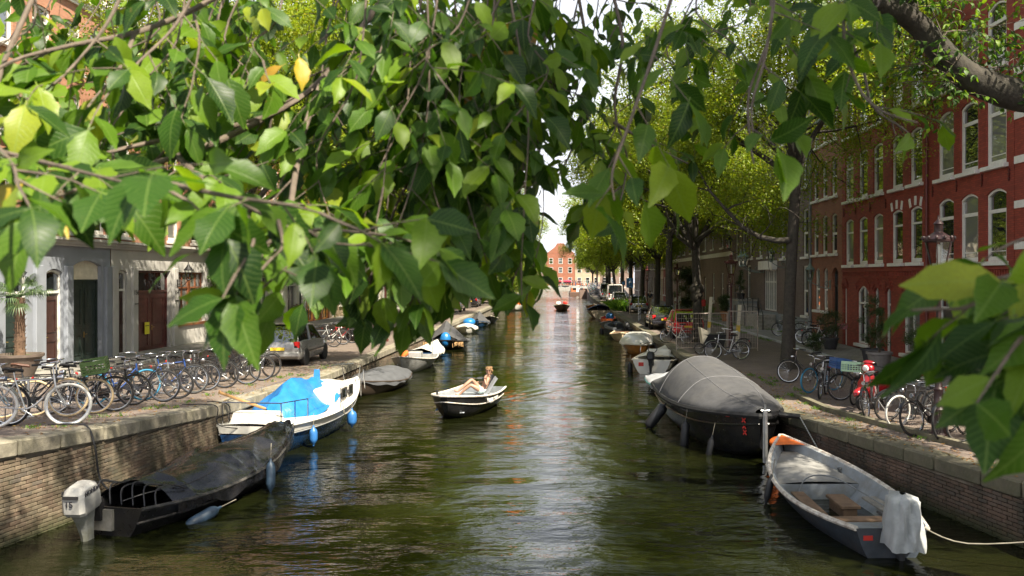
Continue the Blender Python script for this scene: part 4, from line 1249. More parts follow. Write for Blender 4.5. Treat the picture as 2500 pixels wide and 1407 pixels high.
bough([P(2660, 540, 1.25), P(2540, 630, 1.15), P(2430, 710, 1.08), P(2360, 750, 1.05), P(2300, 755, 1.05)], .006, .105, every=.07, face=.1, grav=.2, twigL=(.05, .11))
bough([P(2620, 700, 1.2), P(2540, 780, 1.08), P(2490, 830, 1.02), P(2460, 870, 1.0)], .006, .11, every=.07, face=.1, grav=.2, twigL=(.05, .10))
bough([P(1660, -70, 1.95), P(1590, 150, 1.85), P(1530, 320, 1.72), P(1495, 420, 1.64), P(1500, 490, 1.6)], .006, .112, root=limbB, every=.12, face=.1, twigL=(.08, .18))
bough([P(1900, -70, 1.95), P(1870, 130, 1.85), P(1835, 260, 1.78), P(1845, 360, 1.72)], .006, .112, root=limbB, every=.13, face=.1, twigL=(.08, .18))
bough([P(2070, -70, 1.95), P(2060, 90, 1.85), P(2095, 210, 1.78), P(2150, 270, 1.72), P(2240, 300, 1.7)], .006, .112, root=limbB, every=.13, face=.1, twigL=(.08, .17))
for i in range(13):
    x = 840 + 38 * i + q.uniform(-15, 15); ye = (interp(EDGE, x) - 90) * q.uniform(.75, 1.0); d = q.uniform(1.95, 2.5); x0 = x + q.uniform(-40, 120)
    bough([P(x0, -80, d + .2), P(lerp(x0, x, .4) + q.uniform(-50, 50), ye * .4, d + .1), P(lerp(x0, x, .75) + q.uniform(-40, 40), ye * .75, d), P(x, ye, d)], .0042, .096, root=limbB, every=.085, start=.03, twigL=(.12, .28))
for i in range(8):
    x = 1120 + 42 * i + q.uniform(-15, 15); ye = q.uniform(120, 330); d = q.uniform(2.4, 3.4)
    bough([P(x + 60, -80, d), P(x + 30 + q.uniform(-40, 40), ye * .5, d), P(x, ye, d)], .0042, .09, root=limbB, every=.085, start=.03, twigL=(.14, .3))
BND = [(0, 470), (200, 520), (430, 480), (560, 560), (700, 540), (850, 640), (1000, 620), (1150, 560), (1280, 580), (1330, 440), (1450, 340), (1600, 300), (1700, 200), (1850, 240), (2000, 60), (2150, 120), (2300, 60)]
for i in range(38):
    x = q.uniform(-60, 1480) if i < 34 else q.uniform(1500, 2250); ye = interp(BND, x) * q.uniform(.3, .97) * (.6 if x < 800 else 1); d = q.uniform(2.0, 3.7)
    x0 = x + q.uniform(20, 160)
    bough([P(x0, -80, d), P(lerp(x0, x, .4) + q.uniform(-60, 60), ye * .35, d - .05), P(lerp(x0, x, .75) + q.uniform(-60, 60), ye * .7, d - .1), P(x, ye, d - .15)], .0042, q.uniform(.078, .092), root=limbB, every=.10, start=.04)
# thin hanging shoots in the gap and small-leaved sprays round the dark limb
for x, y0, y1, d in ((1335, 300, 690, 3.6), (1350, 420, 720, 3.7), (1300, 480, 700, 3.5)):
    bough([P(x + 20, -60, d), P(x, y0, d), P(x + 8, (y0 + y1) / 2, d), P(x - 5, y1, d), P(x - 15, y1 + 60, d)], .004, .062, root=limbB, every=.15, start=1.05, twigL=(.1, .22))
for i in range(len(limbA)):
    p = limbA[i]
    if p.x > 5 or p.y > 8.15: continue
    for k in range(2):
        d = Vector((q.gauss(0, .8), q.gauss(0, .5), q.uniform(-.1, 1.0)))
        if d.length < .2: continue
        s1 = p + d.normalized() * q.uniform(.4, .7); s2 = s1 + Vector((q.gauss(0, .3), q.gauss(0, .2), q.uniform(-.25, .25)))
        bough([p, (p + s1) / 2 + rv(.04), s1, s2], .007, .068, every=.15, twigL=(.18, .38), start=.3)
# yellow leaves among the green
for x, y, d in ((1200, 55, 2.5), (1150, 80, 2.5), (1228, 125, 2.5), (1160, 185, 2.4), (690, 160, 2.1), (730, 140, 2.1), (1310, 75, 2.7), (1270, 140, 2.6), (60, 440, 1.3), (90, 480, 1.3)):
    put_leaf(P(x, y, d), Vector((q.gauss(0, .6), -.2, -.6)), Vector((.3, -.6, .5)) + rv(.2), .085, True)
def score(l):
    m, L, d, yl = l; c = m.translation
    px = 1370 + 2100 * c.x / c.y if c.y > .3 else -9e9
    py = 676 + 2100 * (EYE - c.z) / c.y if c.y > .3 else -9e9
    return (2100 * L / d if -80 < px < 2580 and -80 < py < 1480 else 0) + (1e4 if yl else 0)
LEAVES.sort(key=score, reverse=True)
print('near leaves', len(LEAVES))
NEi = Matrix.Translation(-NEo)
for i, (m, L, d, yl) in enumerate(LEAVES[:300]):
    o = ob('leaf', LME[i % 7], LEAF_Y if yl else LEAF_O, NE, slot=True)
    o.matrix_local = NEi @ m
rest = LEAVES[300:]
V = []; F = []; U = []
for i, (m, L, d, yl) in enumerate(rest):
    sv, sf, su = LSH[i % 7]; o = len(V)
    mm = NEi @ m
    V.extend([tuple(mm @ Vector(p)) for p in sv]); F.extend([tuple(a + o for a in f) for f in sf]); U.extend(su)
o = ob('leaves', uv_mesh('leaves', V, F, U), LEAF_I, NE); tag(o, kind='stuff')
# its unseen crown above the picture, with clusters added to shade boughs, boats and quays
cen = []; rad = []
for i in range(130):
    a = q.uniform(0, 2 * PI); rr = 6.8 * math.sqrt(q.random())
    x, y, z = 7.6 + rr * .9 * math.cos(a), 4.2 + rr * .9 * math.sin(a), 7.0 + q.uniform(0, 5.5) * (1 - (rr / 8.5) ** 2)
    if z < EYE + .36 * y + 1.3 and y > 0: z = EYE + .36 * y + 1.3 + q.uniform(0, 1.2)
    cen.append(Vector((x, y, z)) - NEo); rad.append(q.uniform(.5, 1.0))
o = ob('crown', leaf_cloud('crown', cen, rad, 20000, .11, 77), LEAF_MID, NE, slot=True); tag(o, kind='stuff')
for i in range(150):
    x, y, z = (q.uniform(1.7, 5.5), q.uniform(-.9, 2.2), q.uniform(8.2, 9.3)) if i % 3 else (q.uniform(2.75, 6.2), q.uniform(-3.9, -.9), q.uniform(8, 9.6))  # unseen leaf clusters added to shade the central and right boughs
    cen.append(Vector((x, y, z)) - NEo); rad.append(q.uniform(.45, .7))
o.data = leaf_cloud('crown', cen, rad, 90000, .12, 77); o.data.materials.append(None); o.material_slots[0].link = 'OBJECT'; o.material_slots[0].material = LEAF_MID
cen = []; rad = []
for i in range(75):
    x, y = q.uniform(-6, 4), q.uniform(6.5, 14); z = max(q.uniform(8.6, 12), EYE + .36 * y + 1.4)  # unseen lobes over the canal, added to dapple the sunny quay wall
    cen.append(Vector((x, y, z)) - NEo); rad.append(q.uniform(.55, 1.1))
for i in range(60):
    y = q.uniform(7.5, 14); x = q.uniform(max(7.0, .62 * y), 12.6); z = q.uniform(7, 11.5)  # more unseen lobes, added to shade the right coping, bicycles and open boat
    cen.append(Vector((x, y, z)) - NEo); rad.append(q.uniform(.5, .95))
o = ob('crown', leaf_cloud('crown', cen, rad, 70000, .12, 78), LEAF_MID, NE, slot=True); tag(o, kind='stuff')
b = MB(); lE = smooth([(8.2, 8.4, 6.5), (9.5, 10, 8.0), (10.5, 12, 9.2), (10.8, 13.5, 10)]); wtube(b, lE, taper(len(lE), .12, .03), 8); b.build('limb', BARK, NE, True, 60)
limbD = smooth([(8.1, 8.35, 7.5), (5.5, 9.0, 9.5), (2, 10, 10.2), (-2, 10.5, 10.5), (-5.5, 11, 10)]); b = MB(); wtube(b, limbD, taper(len(limbD), .12, .03), 8); b.build('limb', BARK, NE, True, 60)
# ------------------------------------------------------------------ boats
class Hull:
    def __init__(s, L, B, sheer=(.45, .38, .7), draft=.2, ws=.75, p=2.3, rake=.3, full=.5, n=18, m=7, wm=.42, bowh=.03):
        s.L, s.B, s.sh3, s.draft, s.ws, s.p, s.rake, s.full, s.n, s.m, s.wm, s.bowh = L, B, sheer, draft, ws, p, rake, full, n, m, wm, bowh
    def hb(s, t):
        if t < s.wm: f = s.ws + (1 - s.ws) * math.sin(PI / 2 * t / s.wm)
        else: f = s.bowh + (1 - s.bowh) * (1 - ((t - s.wm) / (1 - s.wm)) ** s.p)
        return s.B / 2 * f
    def sh(s, t):
        a, b, c = s.sh3
        return a * (1 - t) * (1 - 2 * t) + b * 4 * t * (1 - t) + c * t * (2 * t - 1)
    def kz(s, t):
        return -s.draft + (s.draft + s.sh3[2] * .25) * max(0, (t - .72) / .28) ** 2
    def pt(s, t, u, side, inset=0.0, zmin=None):
        hb = max(.015, s.hb(t) - inset); k = s.kz(t); h = s.sh(t)
        y = hb * u ** s.full; z = k + (h - k) * u ** 1.35
        if zmin is not None and z < zmin: z = zmin
        x = -s.L / 2 + (s.L - s.rake) * t + s.rake * (t ** 5) * (.15 + .85 * u)
        if inset: x = -s.L / 2 + inset + (x + s.L / 2) * (1 - 2 * inset / s.L)
        return Vector((x, side * y, z))
    def outer(s, u0=0.0, u1=1.0, off=0.0):
        b = MB(); rings = []
        for i in range(s.n + 1):
            t = i / s.n; r = []
            for j in range(-s.m, s.m + 1):
                u = u0 + (u1 - u0) * abs(j) / s.m
                q_ = s.pt(t, max(u, .0), -1 if j < 0 else 1)
                if off: q_.y += off * (-1 if j < 0 else 1)
                r.append(q_)
            rings.append(r)
        if u0 <= 0:
            b.loft(rings, False); b.add(rings[0], [tuple(range(len(rings[0])))]); b.add(rings[-1], [tuple(range(len(rings[-1])))])
        else:
            for sg in (0, 1):
                rr = [r[:s.m] if sg == 0 else r[s.m + 1:] for r in rings]
                b.loft(rr, False)
            a = rings[0][:s.m]; c = rings[0][s.m + 1:]
            b.add(a + c, [tuple(range(len(a) + len(c)))])
        return b
    def inner(s, inset=.06, floor=-.02):
        b = MB(); rings = []
        for i in range(s.n + 1):
            t = i / s.n
            rings.append([s.pt(t, abs(j) / s.m, -1 if j < 0 else 1, inset, floor) for j in range(-s.m, s.m + 1)])
        b.loft(rings, False); b.add(rings[0], [tuple(range(len(rings[0])))])
        # flat top of the gunwale
        for sg in (-1, 1):
            b.loft([[s.pt(i / s.n, 1, sg), s.pt(i / s.n, 1, sg, inset, floor)] for i in range(s.n + 1)], False)
        b.add([s.pt(0, 1, -1), s.pt(0, 1, 1), s.pt(0, 1, 1, inset), s.pt(0, 1, -1, inset)], [(0, 1, 2, 3)])
        return b
    def rail(s, r=.03, u=1.0, dz=0.0, out=.0, t0=0.0):
        pa = [s.pt(lerp(t0, 1, i / 24), u, -1) + Vector((0, -out, dz)) for i in range(25)]; pb = [s.pt(lerp(t0, 1, i / 24), u, 1) + Vector((0, out, dz)) for i in range(25)]
        return MB().tube(pa + pb[::-1], r, 6)
    def deck(s, t0, t1, crown=.04, dz=0.0, inset=.0, n=10):
        return MB().grid(lambda a, c: (lambda p, h: (p.x, p.y * (2 * c - 1), p.z + dz + crown * (1 - (2 * c - 1) ** 2)))(s.pt(lerp(t0, t1, a), 1, 1, inset), 0), n, 8)
    def cover(s, hfn, t0=.0, t1=1.0, pw=2.0, hang=.1, fold=.015, seed=1, nu=36, nv=24, over=.025, dz=.02, crease=0):
        """cloth stretched over the hull: hfn(t) is the ridge height above the sheer"""
        q_ = random.Random(seed)
        ph = [q_.uniform(0, 6.28) for _ in range(12)]; fr = [q_.uniform(4, 22) for _ in range(12)]
        lines = []
        for _ in range(34 if crease else 0):
            an = q_.uniform(-1.3, 1.3); ca, cw = q_.random(), q_.uniform(-1, 1); lines.append((math.cos(an), math.sin(an) * .3, ca * math.cos(an) + cw * math.sin(an) * .3, q_.uniform(.006, .02), crease * q_.uniform(-.7, 1.0), ca, cw, q_.uniform(.08, .3)))
        def fn(a, c):
            t = lerp(t0, t1, a); sgn = 2 * c - 1; e = .86
            p = s.pt(t, 1, 1); hbm = abs(p.y) + over
            if abs(sgn) <= e:
                w = sgn / e
                z = p.z + dz + hfn(t) * (1 - abs(w) ** pw)
                y = hbm * w
                z += fold * (math.sin(fr[0] * a + ph[0] + 3 * w) * math.sin(fr[1] * a * .7 + ph[1] + 2 * w * w) + .8 * math.sin(fr[2] * a * .5 + 9 * abs(w) + ph[2]) * abs(w) + .6 * abs(math.sin(fr[3] * .6 * a + 4 * w + ph[3])))
                for lx, lw, l0, wd, am, ca, cw, ln in lines: z += am * math.exp(-abs(a * lx + w * lw - l0) / wd) * math.exp(-((a - ca) ** 2 + ((w - cw) * .3) ** 2) / ln ** 2)
            else:
                k = (abs(sgn) - e) / (1 - e)
                y = (hbm + .012 * math.sin(40 * a + ph[4])) * (1 if sgn > 0 else -1)
                z = p.z + dz - k * (hang + .05 * math.sin(fr[5] * a + ph[5]) + .03 * math.sin(31 * a + ph[6]))
            return (p.x, y, z)
        return MB().grid(fn, nu, nv)

def boat(name, label, loc, heading, group=None):
    return thing(name, label, 'boat', (loc[0], loc[1], WATER), heading, group)
def bow_to(dx, dy): return math.atan2(dy, dx)

def fender(parent, loc, m, r=.09, L=.5, tilt=(0, 0, 0), name='fender'):
    b = MB().lathe([(.02, -L / 2 - .05), (.03, -L / 2), (r * .8, -L / 2 + .05), (r, -L / 2 + .12), (r, L / 2 - .12), (r * .8, L / 2 - .05), (.03, L / 2), (.02, L / 2 + .06)], 12)
    o = b.build(name, m, parent, True, 60, loc=loc, rot=tilt)
    MB().tube([(0, 0, L / 2 + .04), (.02, 0, L / 2 + .35)], .008, 5).build('line', ROPE, o)
    return o

def outboard(parent, loc, cowl, leg, tilt=0.0, s=1.0, name='outboard_motor', heading=0.0):
    e = bpy.data.objects.new(name, None); COL.objects.link(e); e.parent = parent; KIDS.setdefault(parent.name, []).append(e)
    e.location = loc; e.rotation_euler = (0, tilt, heading); e.scale = (s, s, s)
    rings = []
    for z, x0, x1, w, ch in ((.0, -.30, .10, .13, .04), (.05, -.33, .13, .15, .05), (.22, -.32, .12, .15, .05), (.32, -.27, .09, .13, .05), (.36, -.22, .04, .09, .04)):
        rings.append([(x0 + ch, -w, z), (x1 - ch, -w, z), (x1, -w + ch, z), (x1, w - ch, z), (x1 - ch, w, z), (x0 + ch, w, z), (x0, w - ch, z), (x0, -w + ch, z)])
    MB().loft(rings, True, True, True).build('cowl', cowl, e, True, 30)
    b = MB()
    b.loft([[(x * k + ox, y * k2, z) for x, y in ((-.13, -.08), (.08, -.08), (.11, 0), (.08, .08), (-.13, .08), (-.16, 0))] for z, k, k2, ox in ((.01, 1.1, 1.3, -.08), (-.15, .85, .9, -.06), (-.35, .7, .6, -.05), (-.62, .75, .35, -.05))], True, True, True)
    b.box((-.07, 0, -.56), (.34, .2, .025)); b.lathe([(.01, -.2), (.05, -.14), (.06, 0), (.05, .16), (.02, .2)], 10, (-.08, 0, -.70), 'x')
    b.box((-.05, 0, -.85), (.16, .02, .2))
    b.build('leg', leg, e, True, 40)
    b = MB()
    for k in range(3): b.box((-.24, .07 * math.cos(k * 2.09), -.70 + .07 * math.sin(k * 2.09)), (.02, .10, .07), (k * 2.09 , .4, 0))
    b.build('propeller', STEEL, e)
    b = MB().box((.13, 0, -.08), (.10, .22, .3)); b.tube([(.1, .06, .1), (.45, .16, .16)], .02, 6); b.build('clamp_and_tiller', IRON, e)
    return e

TARP_BLACK = mat('black_tarpaulin', (.012, .0125, .015), .27, var=.35, scale=3, bump=.5, bscale=6, dirt=(.04, .032, .025), dirt_amt=.4, dscale=1.1)
TARP_BLUE = mat('blue_tarpaulin', (.016, .155, .42), .35, var=.18, scale=4, bump=.9, bscale=5)
TARP_GREY = mat('grey_boat_cloth', (.060, .060, .064), .85, var=.15, scale=5, bump=.25, bscale=12, dirt=(.10, .095, .085), dirt_amt=.4, dscale=1.2)
TARP_DGREY = mat('dark_grey_boat_cloth', (.075, .078, .085), .8, var=.2, scale=4, bump=.4, bscale=9)
GEL = mat('white_gelcoat', (.70, .68, .62), .35, var=.08, dirt=(.45, .41, .33), dirt_amt=.5, dscale=3)
BLUEHULL = mat('navy_hull_paint', (.012, .05, .14), .25, var=.25, dirt=(.05, .09, .15), dirt_amt=.4, coat=.3)
BLACKHULL = mat('black_hull_paint', (.012, .012, .014), .3, var=.4, dirt=(.05, .045, .035), dirt_amt=.3)
STEELHULL = mat('worn_steel_paint', (.20, .22, .24), .6, var=.25, scale=5, bump=.15, dirt=(.10, .07, .045), dirt_amt=.6, dscale=3.5)
GREYIN = mat('grey_boat_interior', (.24, .265, .29), .6, var=.2, scale=4, dirt=(.17, .15, .12), dirt_amt=.7, dscale=3)
RUSTWHITE = mat('chipped_white_rail', (.62, .58, .52), .6, var=.2, scale=9, dirt=(.14, .07, .04), dirt_amt=.8, dscale=7)
WOOD = mat('weathered_plank', (.16, .10, .06), .75, var=.35, scale=4, bump=.3, bscale=20)
FENDER_B = mat('dark_blue_fender', (.03, .055, .09), .45, var=.2)
FENDER_BL = mat('bright_blue_fender', (.03, .14, .38), .4, var=.15)
FENDER_K = mat('black_fender', (.016, .017, .02), .5, var=.3)
RED = mat('red_paint', (.52, .03, .02), .45, var=.12)
ORANGE = mat('orange_paint', (.78, .17, .03), .45, var=.12, dirt=(.4, .12, .05), dirt_amt=.4)
COWL_G = mat('grey_cowl', (.36, .355, .34), .45, var=.1, dirt=(.20, .19, .16), dirt_amt=.5)
LEG_G = mat('weedy_engine_leg', (.24, .245, .23), .55, var=.2, dirt=(.10, .10, .04), dirt_amt=.7, dscale=5)
LETTER_W = mat('white_lettering', (.75, .75, .73), .5, var=.05)
LETTER_K = mat('dark_lettering', (.03, .03, .04), .5, var=.05)

# L1: black boat under torn tarpaulin with outboard
H = Hull(5.7, 1.85, (.46, .42, .80), .18, .72, 2.4, .35, .42)
L1 = boat('motor_boat', 'black boat under wrinkled black tarpaulin with grey outboard motor', (-6.75, 16.75), bow_to(1.15, 5.0))
H.outer().build('hull', BLACKHULL, L1, True, 50); H.inner(.05, .0).build('interior', BLACKHULL, L1)
H.rail(.035, 1, .0, .01).build('rubbing_strake', mat('worn_black_strake', (.03, .03, .03), .5, var=.4, dirt=(.16, .14, .12), dirt_amt=.5, dscale=6), L1, True)
H.rail(.022, .72, 0, .012).build('lower_strake', mat('worn_black_strake', (.03, .03, .03)), L1, True)
def rid(t): return .10 + .30 * math.sin(PI * min(1, max(0, (t - .06) / .9))) ** .8 + .055 * math.sin(16 * t) + .10 * math.exp(-((t - .9) / .05) ** 2)
H.cover(rid, .13, .995, 1.55, .2, .06, 4, 130, 60, crease=.075).build('tarpaulin', TARP_BLACK, L1, True, 60)
c = MB()
for k in range(7):
    y0 = -.7 + .22 * k
    c.tube(smooth([(-2.55, y0, .42), (-2.3, y0 + .2, .62 + .05 * (k % 3)), (-2.05, y0 + .1, .66), (-1.8, y0 - .15 * (k % 2), .55)], 4), .014, 5)
c.tube(smooth([(-2.6, -.1, .5), (-2.3, -.35, .58), (-1.7, -.7, .62), (-1.2, -.85, .75)], 4), .012, 5)
c.build('cables', mat('black_cable', (.02, .02, .022), .5), L1, True)
MB().box((-2.87, .06, .26), (.07, .42, .34)).build('transom_pad', mat('worn_grey_wood', (.30, .28, .24), .8, var=.25, dirt=(.14, .13, .09)), L1)
om = outboard(L1, (-3.12, .12, .52), COWL_G, LEG_G, R(-10), 1.22, heading=.18)
text(om, 'HONDA', .085, (-.10, -.157, .255), (R(90), 0, 0), LETTER_K, 'lettering'); text(om, '15', .11, (-.338, .02, .15), (R(90), 0, R(-90)), LETTER_K, 'lettering')
text(om, 'HONDA', .085, (-.10, .157, .255), (R(90), 0, R(180)), LETTER_K, 'lettering')
MB().box((-.325, 0, .27), (.02, .2, .04), (0, .3, 0)).build('vent', IRON, om)
fender(L1, (-1.75, -.98, .05), FENDER_B, .10, .62, (R(25), R(70), 0)); fender(L1, (.35, -1.0, .3), FENDER_B, .09, .55, (R(-6), R(10), 0))

# L2: small blue and white sailing yacht
H = Hull(7.2, 2.25, (.72, .70, 1.0), .3, .70, 2.1, .8, .45)
L2 = boat('sailing_yacht', 'small navy and white yacht with blue tarpaulin over its cockpit', (-6.85, 23.6), bow_to(.7, 6.2))
H.outer(0, .84).build('hull', BLUEHULL, L2, True, 50); H.outer(.84, 1.0, .004).build('topsides', GEL, L2, True, 50)
H.rail(.03, 1, 0, .012).build('toe_rail', GEL, L2, True); H.rail(.018, .84, 0, .014).build('strake', mat('aluminium_strip', (.55, .55, .54), .4, .6), L2, True); H.rail(.012, .36, 0, .008).build('boot_stripe', mat('boot_stripe_cream', (.55, .50, .38), .5), L2, True)
H.deck(.0, 1.0, .06).build('deck', GEL, L2, True)
cab = MB()
def cabring(x, w, z0, z1, k=.82): return [(x, -w, z0), (x, -w * .98, z0 + (z1 - z0) * .3), (x, -w * k, z1 - .06), (x, -w * k * .8, z1), (x, 0, z1 + .05), (x, w * k * .8, z1), (x, w * k, z1 - .06), (x, w * .98, z0 + (z1 - z0) * .3), (x, w, z0)]
cab.loft([cabring(x, w, .66, z) for x, w, z in ((-1.0, .86, 1.18), (-.4, .86, 1.22), (.6, .80, 1.24), (1.15, .70, 1.22), (1.55, .60, 1.0), (1.75, .52, .82))], False, True, True)
cb = cab.build('cabin', GEL, L2, True, 30)
for sg in (-1, 1):
    for xx, yy, ww in ((.25, .835, .42), (.98, .755, .30)):
        fr = MB(); ring(fr, ww + .1, .30, 0, .035, 0, .03)
        rz = -PI / 2 if sg < 0 else PI / 2
        w_ = fr.build('window', mat('window_rubber', (.06, .055, .05), .5), cb, loc=(xx, sg * (yy - .01), .84), rot=(R(0), 0, rz + sg * -.09))
        MB().box((.012, 0, .15), (.01, ww, .22)).build('pane', GLASS, w_)
# tarpaulin over boom and cockpit
tp = MB()
def tpf(a, c):
    x = lerp(-2.75, .35, a); s_ = 2 * c - 1
    rz = lerp(1.02, 1.62, min(1, a / .45)) - .22 * max(0, (a - .45) / .55)
    ew = lerp(.35, .98, min(1, a / .35)) * (1 - .18 * a); ez = lerp(.62, .92, min(1, a * 1.2))
    z = rz - (rz - ez) * abs(s_) ** 1.15 + .03 * math.sin(13 * a + 4 * s_) * abs(s_) + .025 * math.sin(7 * a - 9 * s_) + .02 * math.sin(23 * a + 7 * abs(s_)) - .05 * abs(math.sin(9 * a + 2.2 * s_)) ** .5 * (1 - a) * abs(s_) - .03 * abs(math.sin(17 * a - 3 * s_ + 1)) ** .6
    return (x + .06 * math.sin(5 * s_ + 3 * a), ew * s_ + .03 * math.sin(21 * a), z)
tp.grid(tpf, 60, 44); tp.build('blue_tarpaulin', TARP_BLUE, L2, True, 60)
MB().box((.62, .1, 1.42), (.16, .18, .34), (0, .1, .3), .8).build('blue_bag', TARP_BLUE, L2)
r = MB()
for sg in (-1, 1):
    r.tube([(-3.5, sg * .72, .72), (-3.5, sg * .72, 1.25), (-2.5, sg * .95, 1.22), (-2.5, sg * .95, .72)], .016, 6); r.tube([(-3.0, sg * .84, .72), (-3.0, sg * .84, 1.24)], .014, 6)
    r.tube([(2.2, sg * .75, .85), (2.2, sg * .7, 1.42), (2.9, sg * .38, 1.5), (3.3, 0, 1.48)], .016, 6); r.tube([(3.1, sg * .22, .95), (3.05, sg * .3, 1.48)], .014, 6)
    r.tube([(1.2, sg * .98, .75), (1.2, sg * .98, 1.3)], .012, 6); r.tube([(-.7, sg * 1.09, .72), (-.7, sg * 1.09, 1.25)], .012, 6)
    r.tube([(-2.5, sg * .95, 1.22), (-.7, sg * 1.09, 1.24), (1.2, sg * .98, 1.28), (2.2, sg * .7, 1.42)], .005, 4)
r.tube([(-3.5, -.72, 1.25), (-3.5, .72, 1.25)], .016, 6)
r.build('guard_rails', CHROME, L2, True)
MB().tube([(-2.2, -.2, .75), (-3.6, .75, 1.5)], .035, 8).build('wooden_pole', mat('varnished_pole', (.42, .24, .10), .45, var=.2), L2, True)
MB().box((-3.2, 0, .86), (.4, 1.2, .28), None, .85).build('stern_locker', GEL, L2)
fender(L2, (-.2, -1.22, .38), FENDER_BL, .13, .42); fender(L2, (-2.4, -1.05, .3), FENDER_BL, .1, .4)
MB().tube(smooth([(-.7, -1.1, .95), (-.66, -1.16, .75), (-.62, -1.18, .55), (-.2, -1.22, .62)], 4), .012, 5).build('line', ROPE, L2)

# L3: boat under grey cover
def covered_boat(name, label, loc, hd, L, B, hullm, cov, ridge, sheer=(.42, .38, .62), pw=1.8, fold=.02, seed=3, hang=.14, t0=0.0, t1=1.0, railm=None, **kw):
    H = Hull(L, B, sheer, **kw)
    o = boat(name, label, loc, hd)
    H.outer().build('hull', hullm, o, True, 50)
    H.rail(.03, 1, -.03, .01).build('rubbing_strake', railm or hullm, o, True)
    H.cover(ridge, t0, t1, pw, hang, fold, seed).build('cover', cov, o, True, 60)
    if t0 > 0 or t1 < 1: H.inner(.05, .05).build('interior', hullm, o)
    return o, H
covered_boat('covered_boat', 'boat under slack grey cover moored beyond the blue and white yacht', (-6.85, 32.0), bow_to(-.1, -1), 4.6, 1.9, mat('dark_wood_hull', (.05, .035, .025), .5), TARP_DGREY, lambda t: .38 * math.sin(PI * min(1, t * .9 + .12)) ** .7, seed=8, ws=.7, fold=.03)
# L4: open aluminium boat, bow to the viewer
H = Hull(4.6, 1.85, (.5, .48, .78), .18, .8, 2.6, .5, .55)
L4 = boat('workboat', 'dented grey metal boat with orange canister behind the grey cover', (-6.75, 39.0), bow_to(-.05, -1))
METAL = mat('dull_aluminium', (.38, .38, .37), .5, .3, var=.15, dirt=(.2, .17, .13), dirt_amt=.5)
H.outer().build('hull', METAL, L4, True, 40); H.inner(.05, .05).build('interior', METAL, L4, True, 40); H.rail(.03).build('gunwale', RUSTWHITE, L4, True)
H.deck(.62, .99, .03).build('foredeck', METAL, L4, True); MB().cbox((-.2, .1, .55), (.5, .6, .5), .04).build('console', METAL, L4)
MB().lathe([(.05, -.3), (.16, -.26), (.17, .2), (.14, .3), (.05, .33)], 12, (.15, -.35, .72), 'x').build('canister', ORANGE, L4, True)
MB().tube([(-1.6, -.6, .5), (-1.6, -.6, 1.3), (-1.6, .6, 1.3), (-1.6, .6, .5)], .02, 6).build('tube_frame', STEEL, L4)
MB().box((1.55, -.28, .48), (.25, .02, .28)).build('plate', WHITE, L4)
covered_boat('covered_boat', 'small navy boat under white cover behind the dented metal boat', (-6.85, 44.6), bow_to(.1, 1), 3.6, 1.6, BLUEHULL, GEL, lambda t: .18 + .05 * math.sin(9 * t), seed=9, railm=GEL)
# L6: raft-like boat under a grey tent, blue bag on its bow
L6, H = covered_boat('tented_boat', 'wide black boat under steep grey tent cover with blue bag on deck', (-6.75, 51.0), bow_to(0, -1), 4.4, 2.5, BLACKHULL, TARP_GREY, lambda t: 1.15 * max(0, 1 - abs(t - .62) / .42) ** .9 + .08, pw=1.0, fold=.03, seed=5, ws=.9, p=4, bowh=.5, hang=.05, t0=.12, t1=.95)
MB().ball((1.95, .15, .62), (.26, .32, .42), 10, 8).build('blue_bag', TARP_BLUE, L6, True)
fr_ = MB(); qq = random.Random(3)
for sg in (-1, 1):
    for k in range(26): 
        y = sg * qq.uniform(.55, 1.2); fr_.tube([(2.0, y, .48), (2.1 + qq.uniform(0, .08), y + qq.uniform(-.06, .06), .48 - qq.uniform(.12, .3))], .012, 4)
fr_.build('rope_fringe', mat('tan_rope', (.42, .26, .12), .9), L6)
b7, H = covered_boat('covered_boat', 'white dinghy with blue bundle on its stern along the sunny quay', (-7.1, 64.5), bow_to(.1, -1), 3.8, 1.7, GEL, GEL, lambda t: .28 * math.sin(PI * t) ** .6, seed=6)
MB().ball((-1.2, .2, .75), (.55, .5, .3), 10, 8).build('blue_bundle', TARP_BLUE, b7, True)
covered_boat('tented_boat', 'small blue boat under pointed grey tent cover along the sunny quay', (-6.9, 72.5), bow_to(0, -1), 3.8, 1.7, BLUEHULL, TARP_GREY, lambda t: .85 * max(0, 1 - abs(t - .55) / .5) + .05, pw=1.0, seed=12, t1=.98)
H = Hull(4.2, 1.7); b9 = boat('rowing_boat', 'open dark boat with pale gunwale at the end of the sunny mooring row', (-6.6, 79), bow_to(.15, -1))
H.outer().build('hull', BLACKHULL, b9, True, 50); H.inner(.06, .05).build('interior', GREYIN, b9, True, 50); H.rail(.04).build('gunwale', CREAM, b9, True); MB().box((-.3, 0, .3), (.3, 1.4, .05)).build('thwart', WOOD, b9)
H = Hull(6.5, 2.4, (.6, .55, .9)); b10 = boat('workboat', 'white workboat with orange cabin before the bushy tree', (-5.9, 108), bow_to(.1, -1))
H.outer().build('hull', GEL, b10, True, 50); H.deck(0, 1).build('deck', GEL, b10); MB().cbox((-.6, 0, 1.15), (1.8, 1.6, 1.1), .08).build('cabin', ORANGE, b10); MB().box((.31, 0, 1.35), (.03, 1.2, .4)).build('pane', GLASS, b10)
H = Hull(9, 3, (.6, .55, .9)); b11 = boat('tour_boat', 'low boat with dark roof moored before the bridge on the sunny side', (-6.0, 132), bow_to(.05, -1))
H.outer().build('hull', BLACKHULL, b11, True, 50); H.deck(0, 1).build('deck', CREAM, b11); MB().cbox((-.3, 0, 1.5), (5.5, 2.4, .12), .03).build('roof', IRON, b11)
fx = MB()
for x in (-3, -1.2, .6, 2.4): 
    for sg in (-1, 1): fx.box((x, sg * 1.1, 1.05), (.08, .06, .9))
fx.build('posts', WHITE, b11)
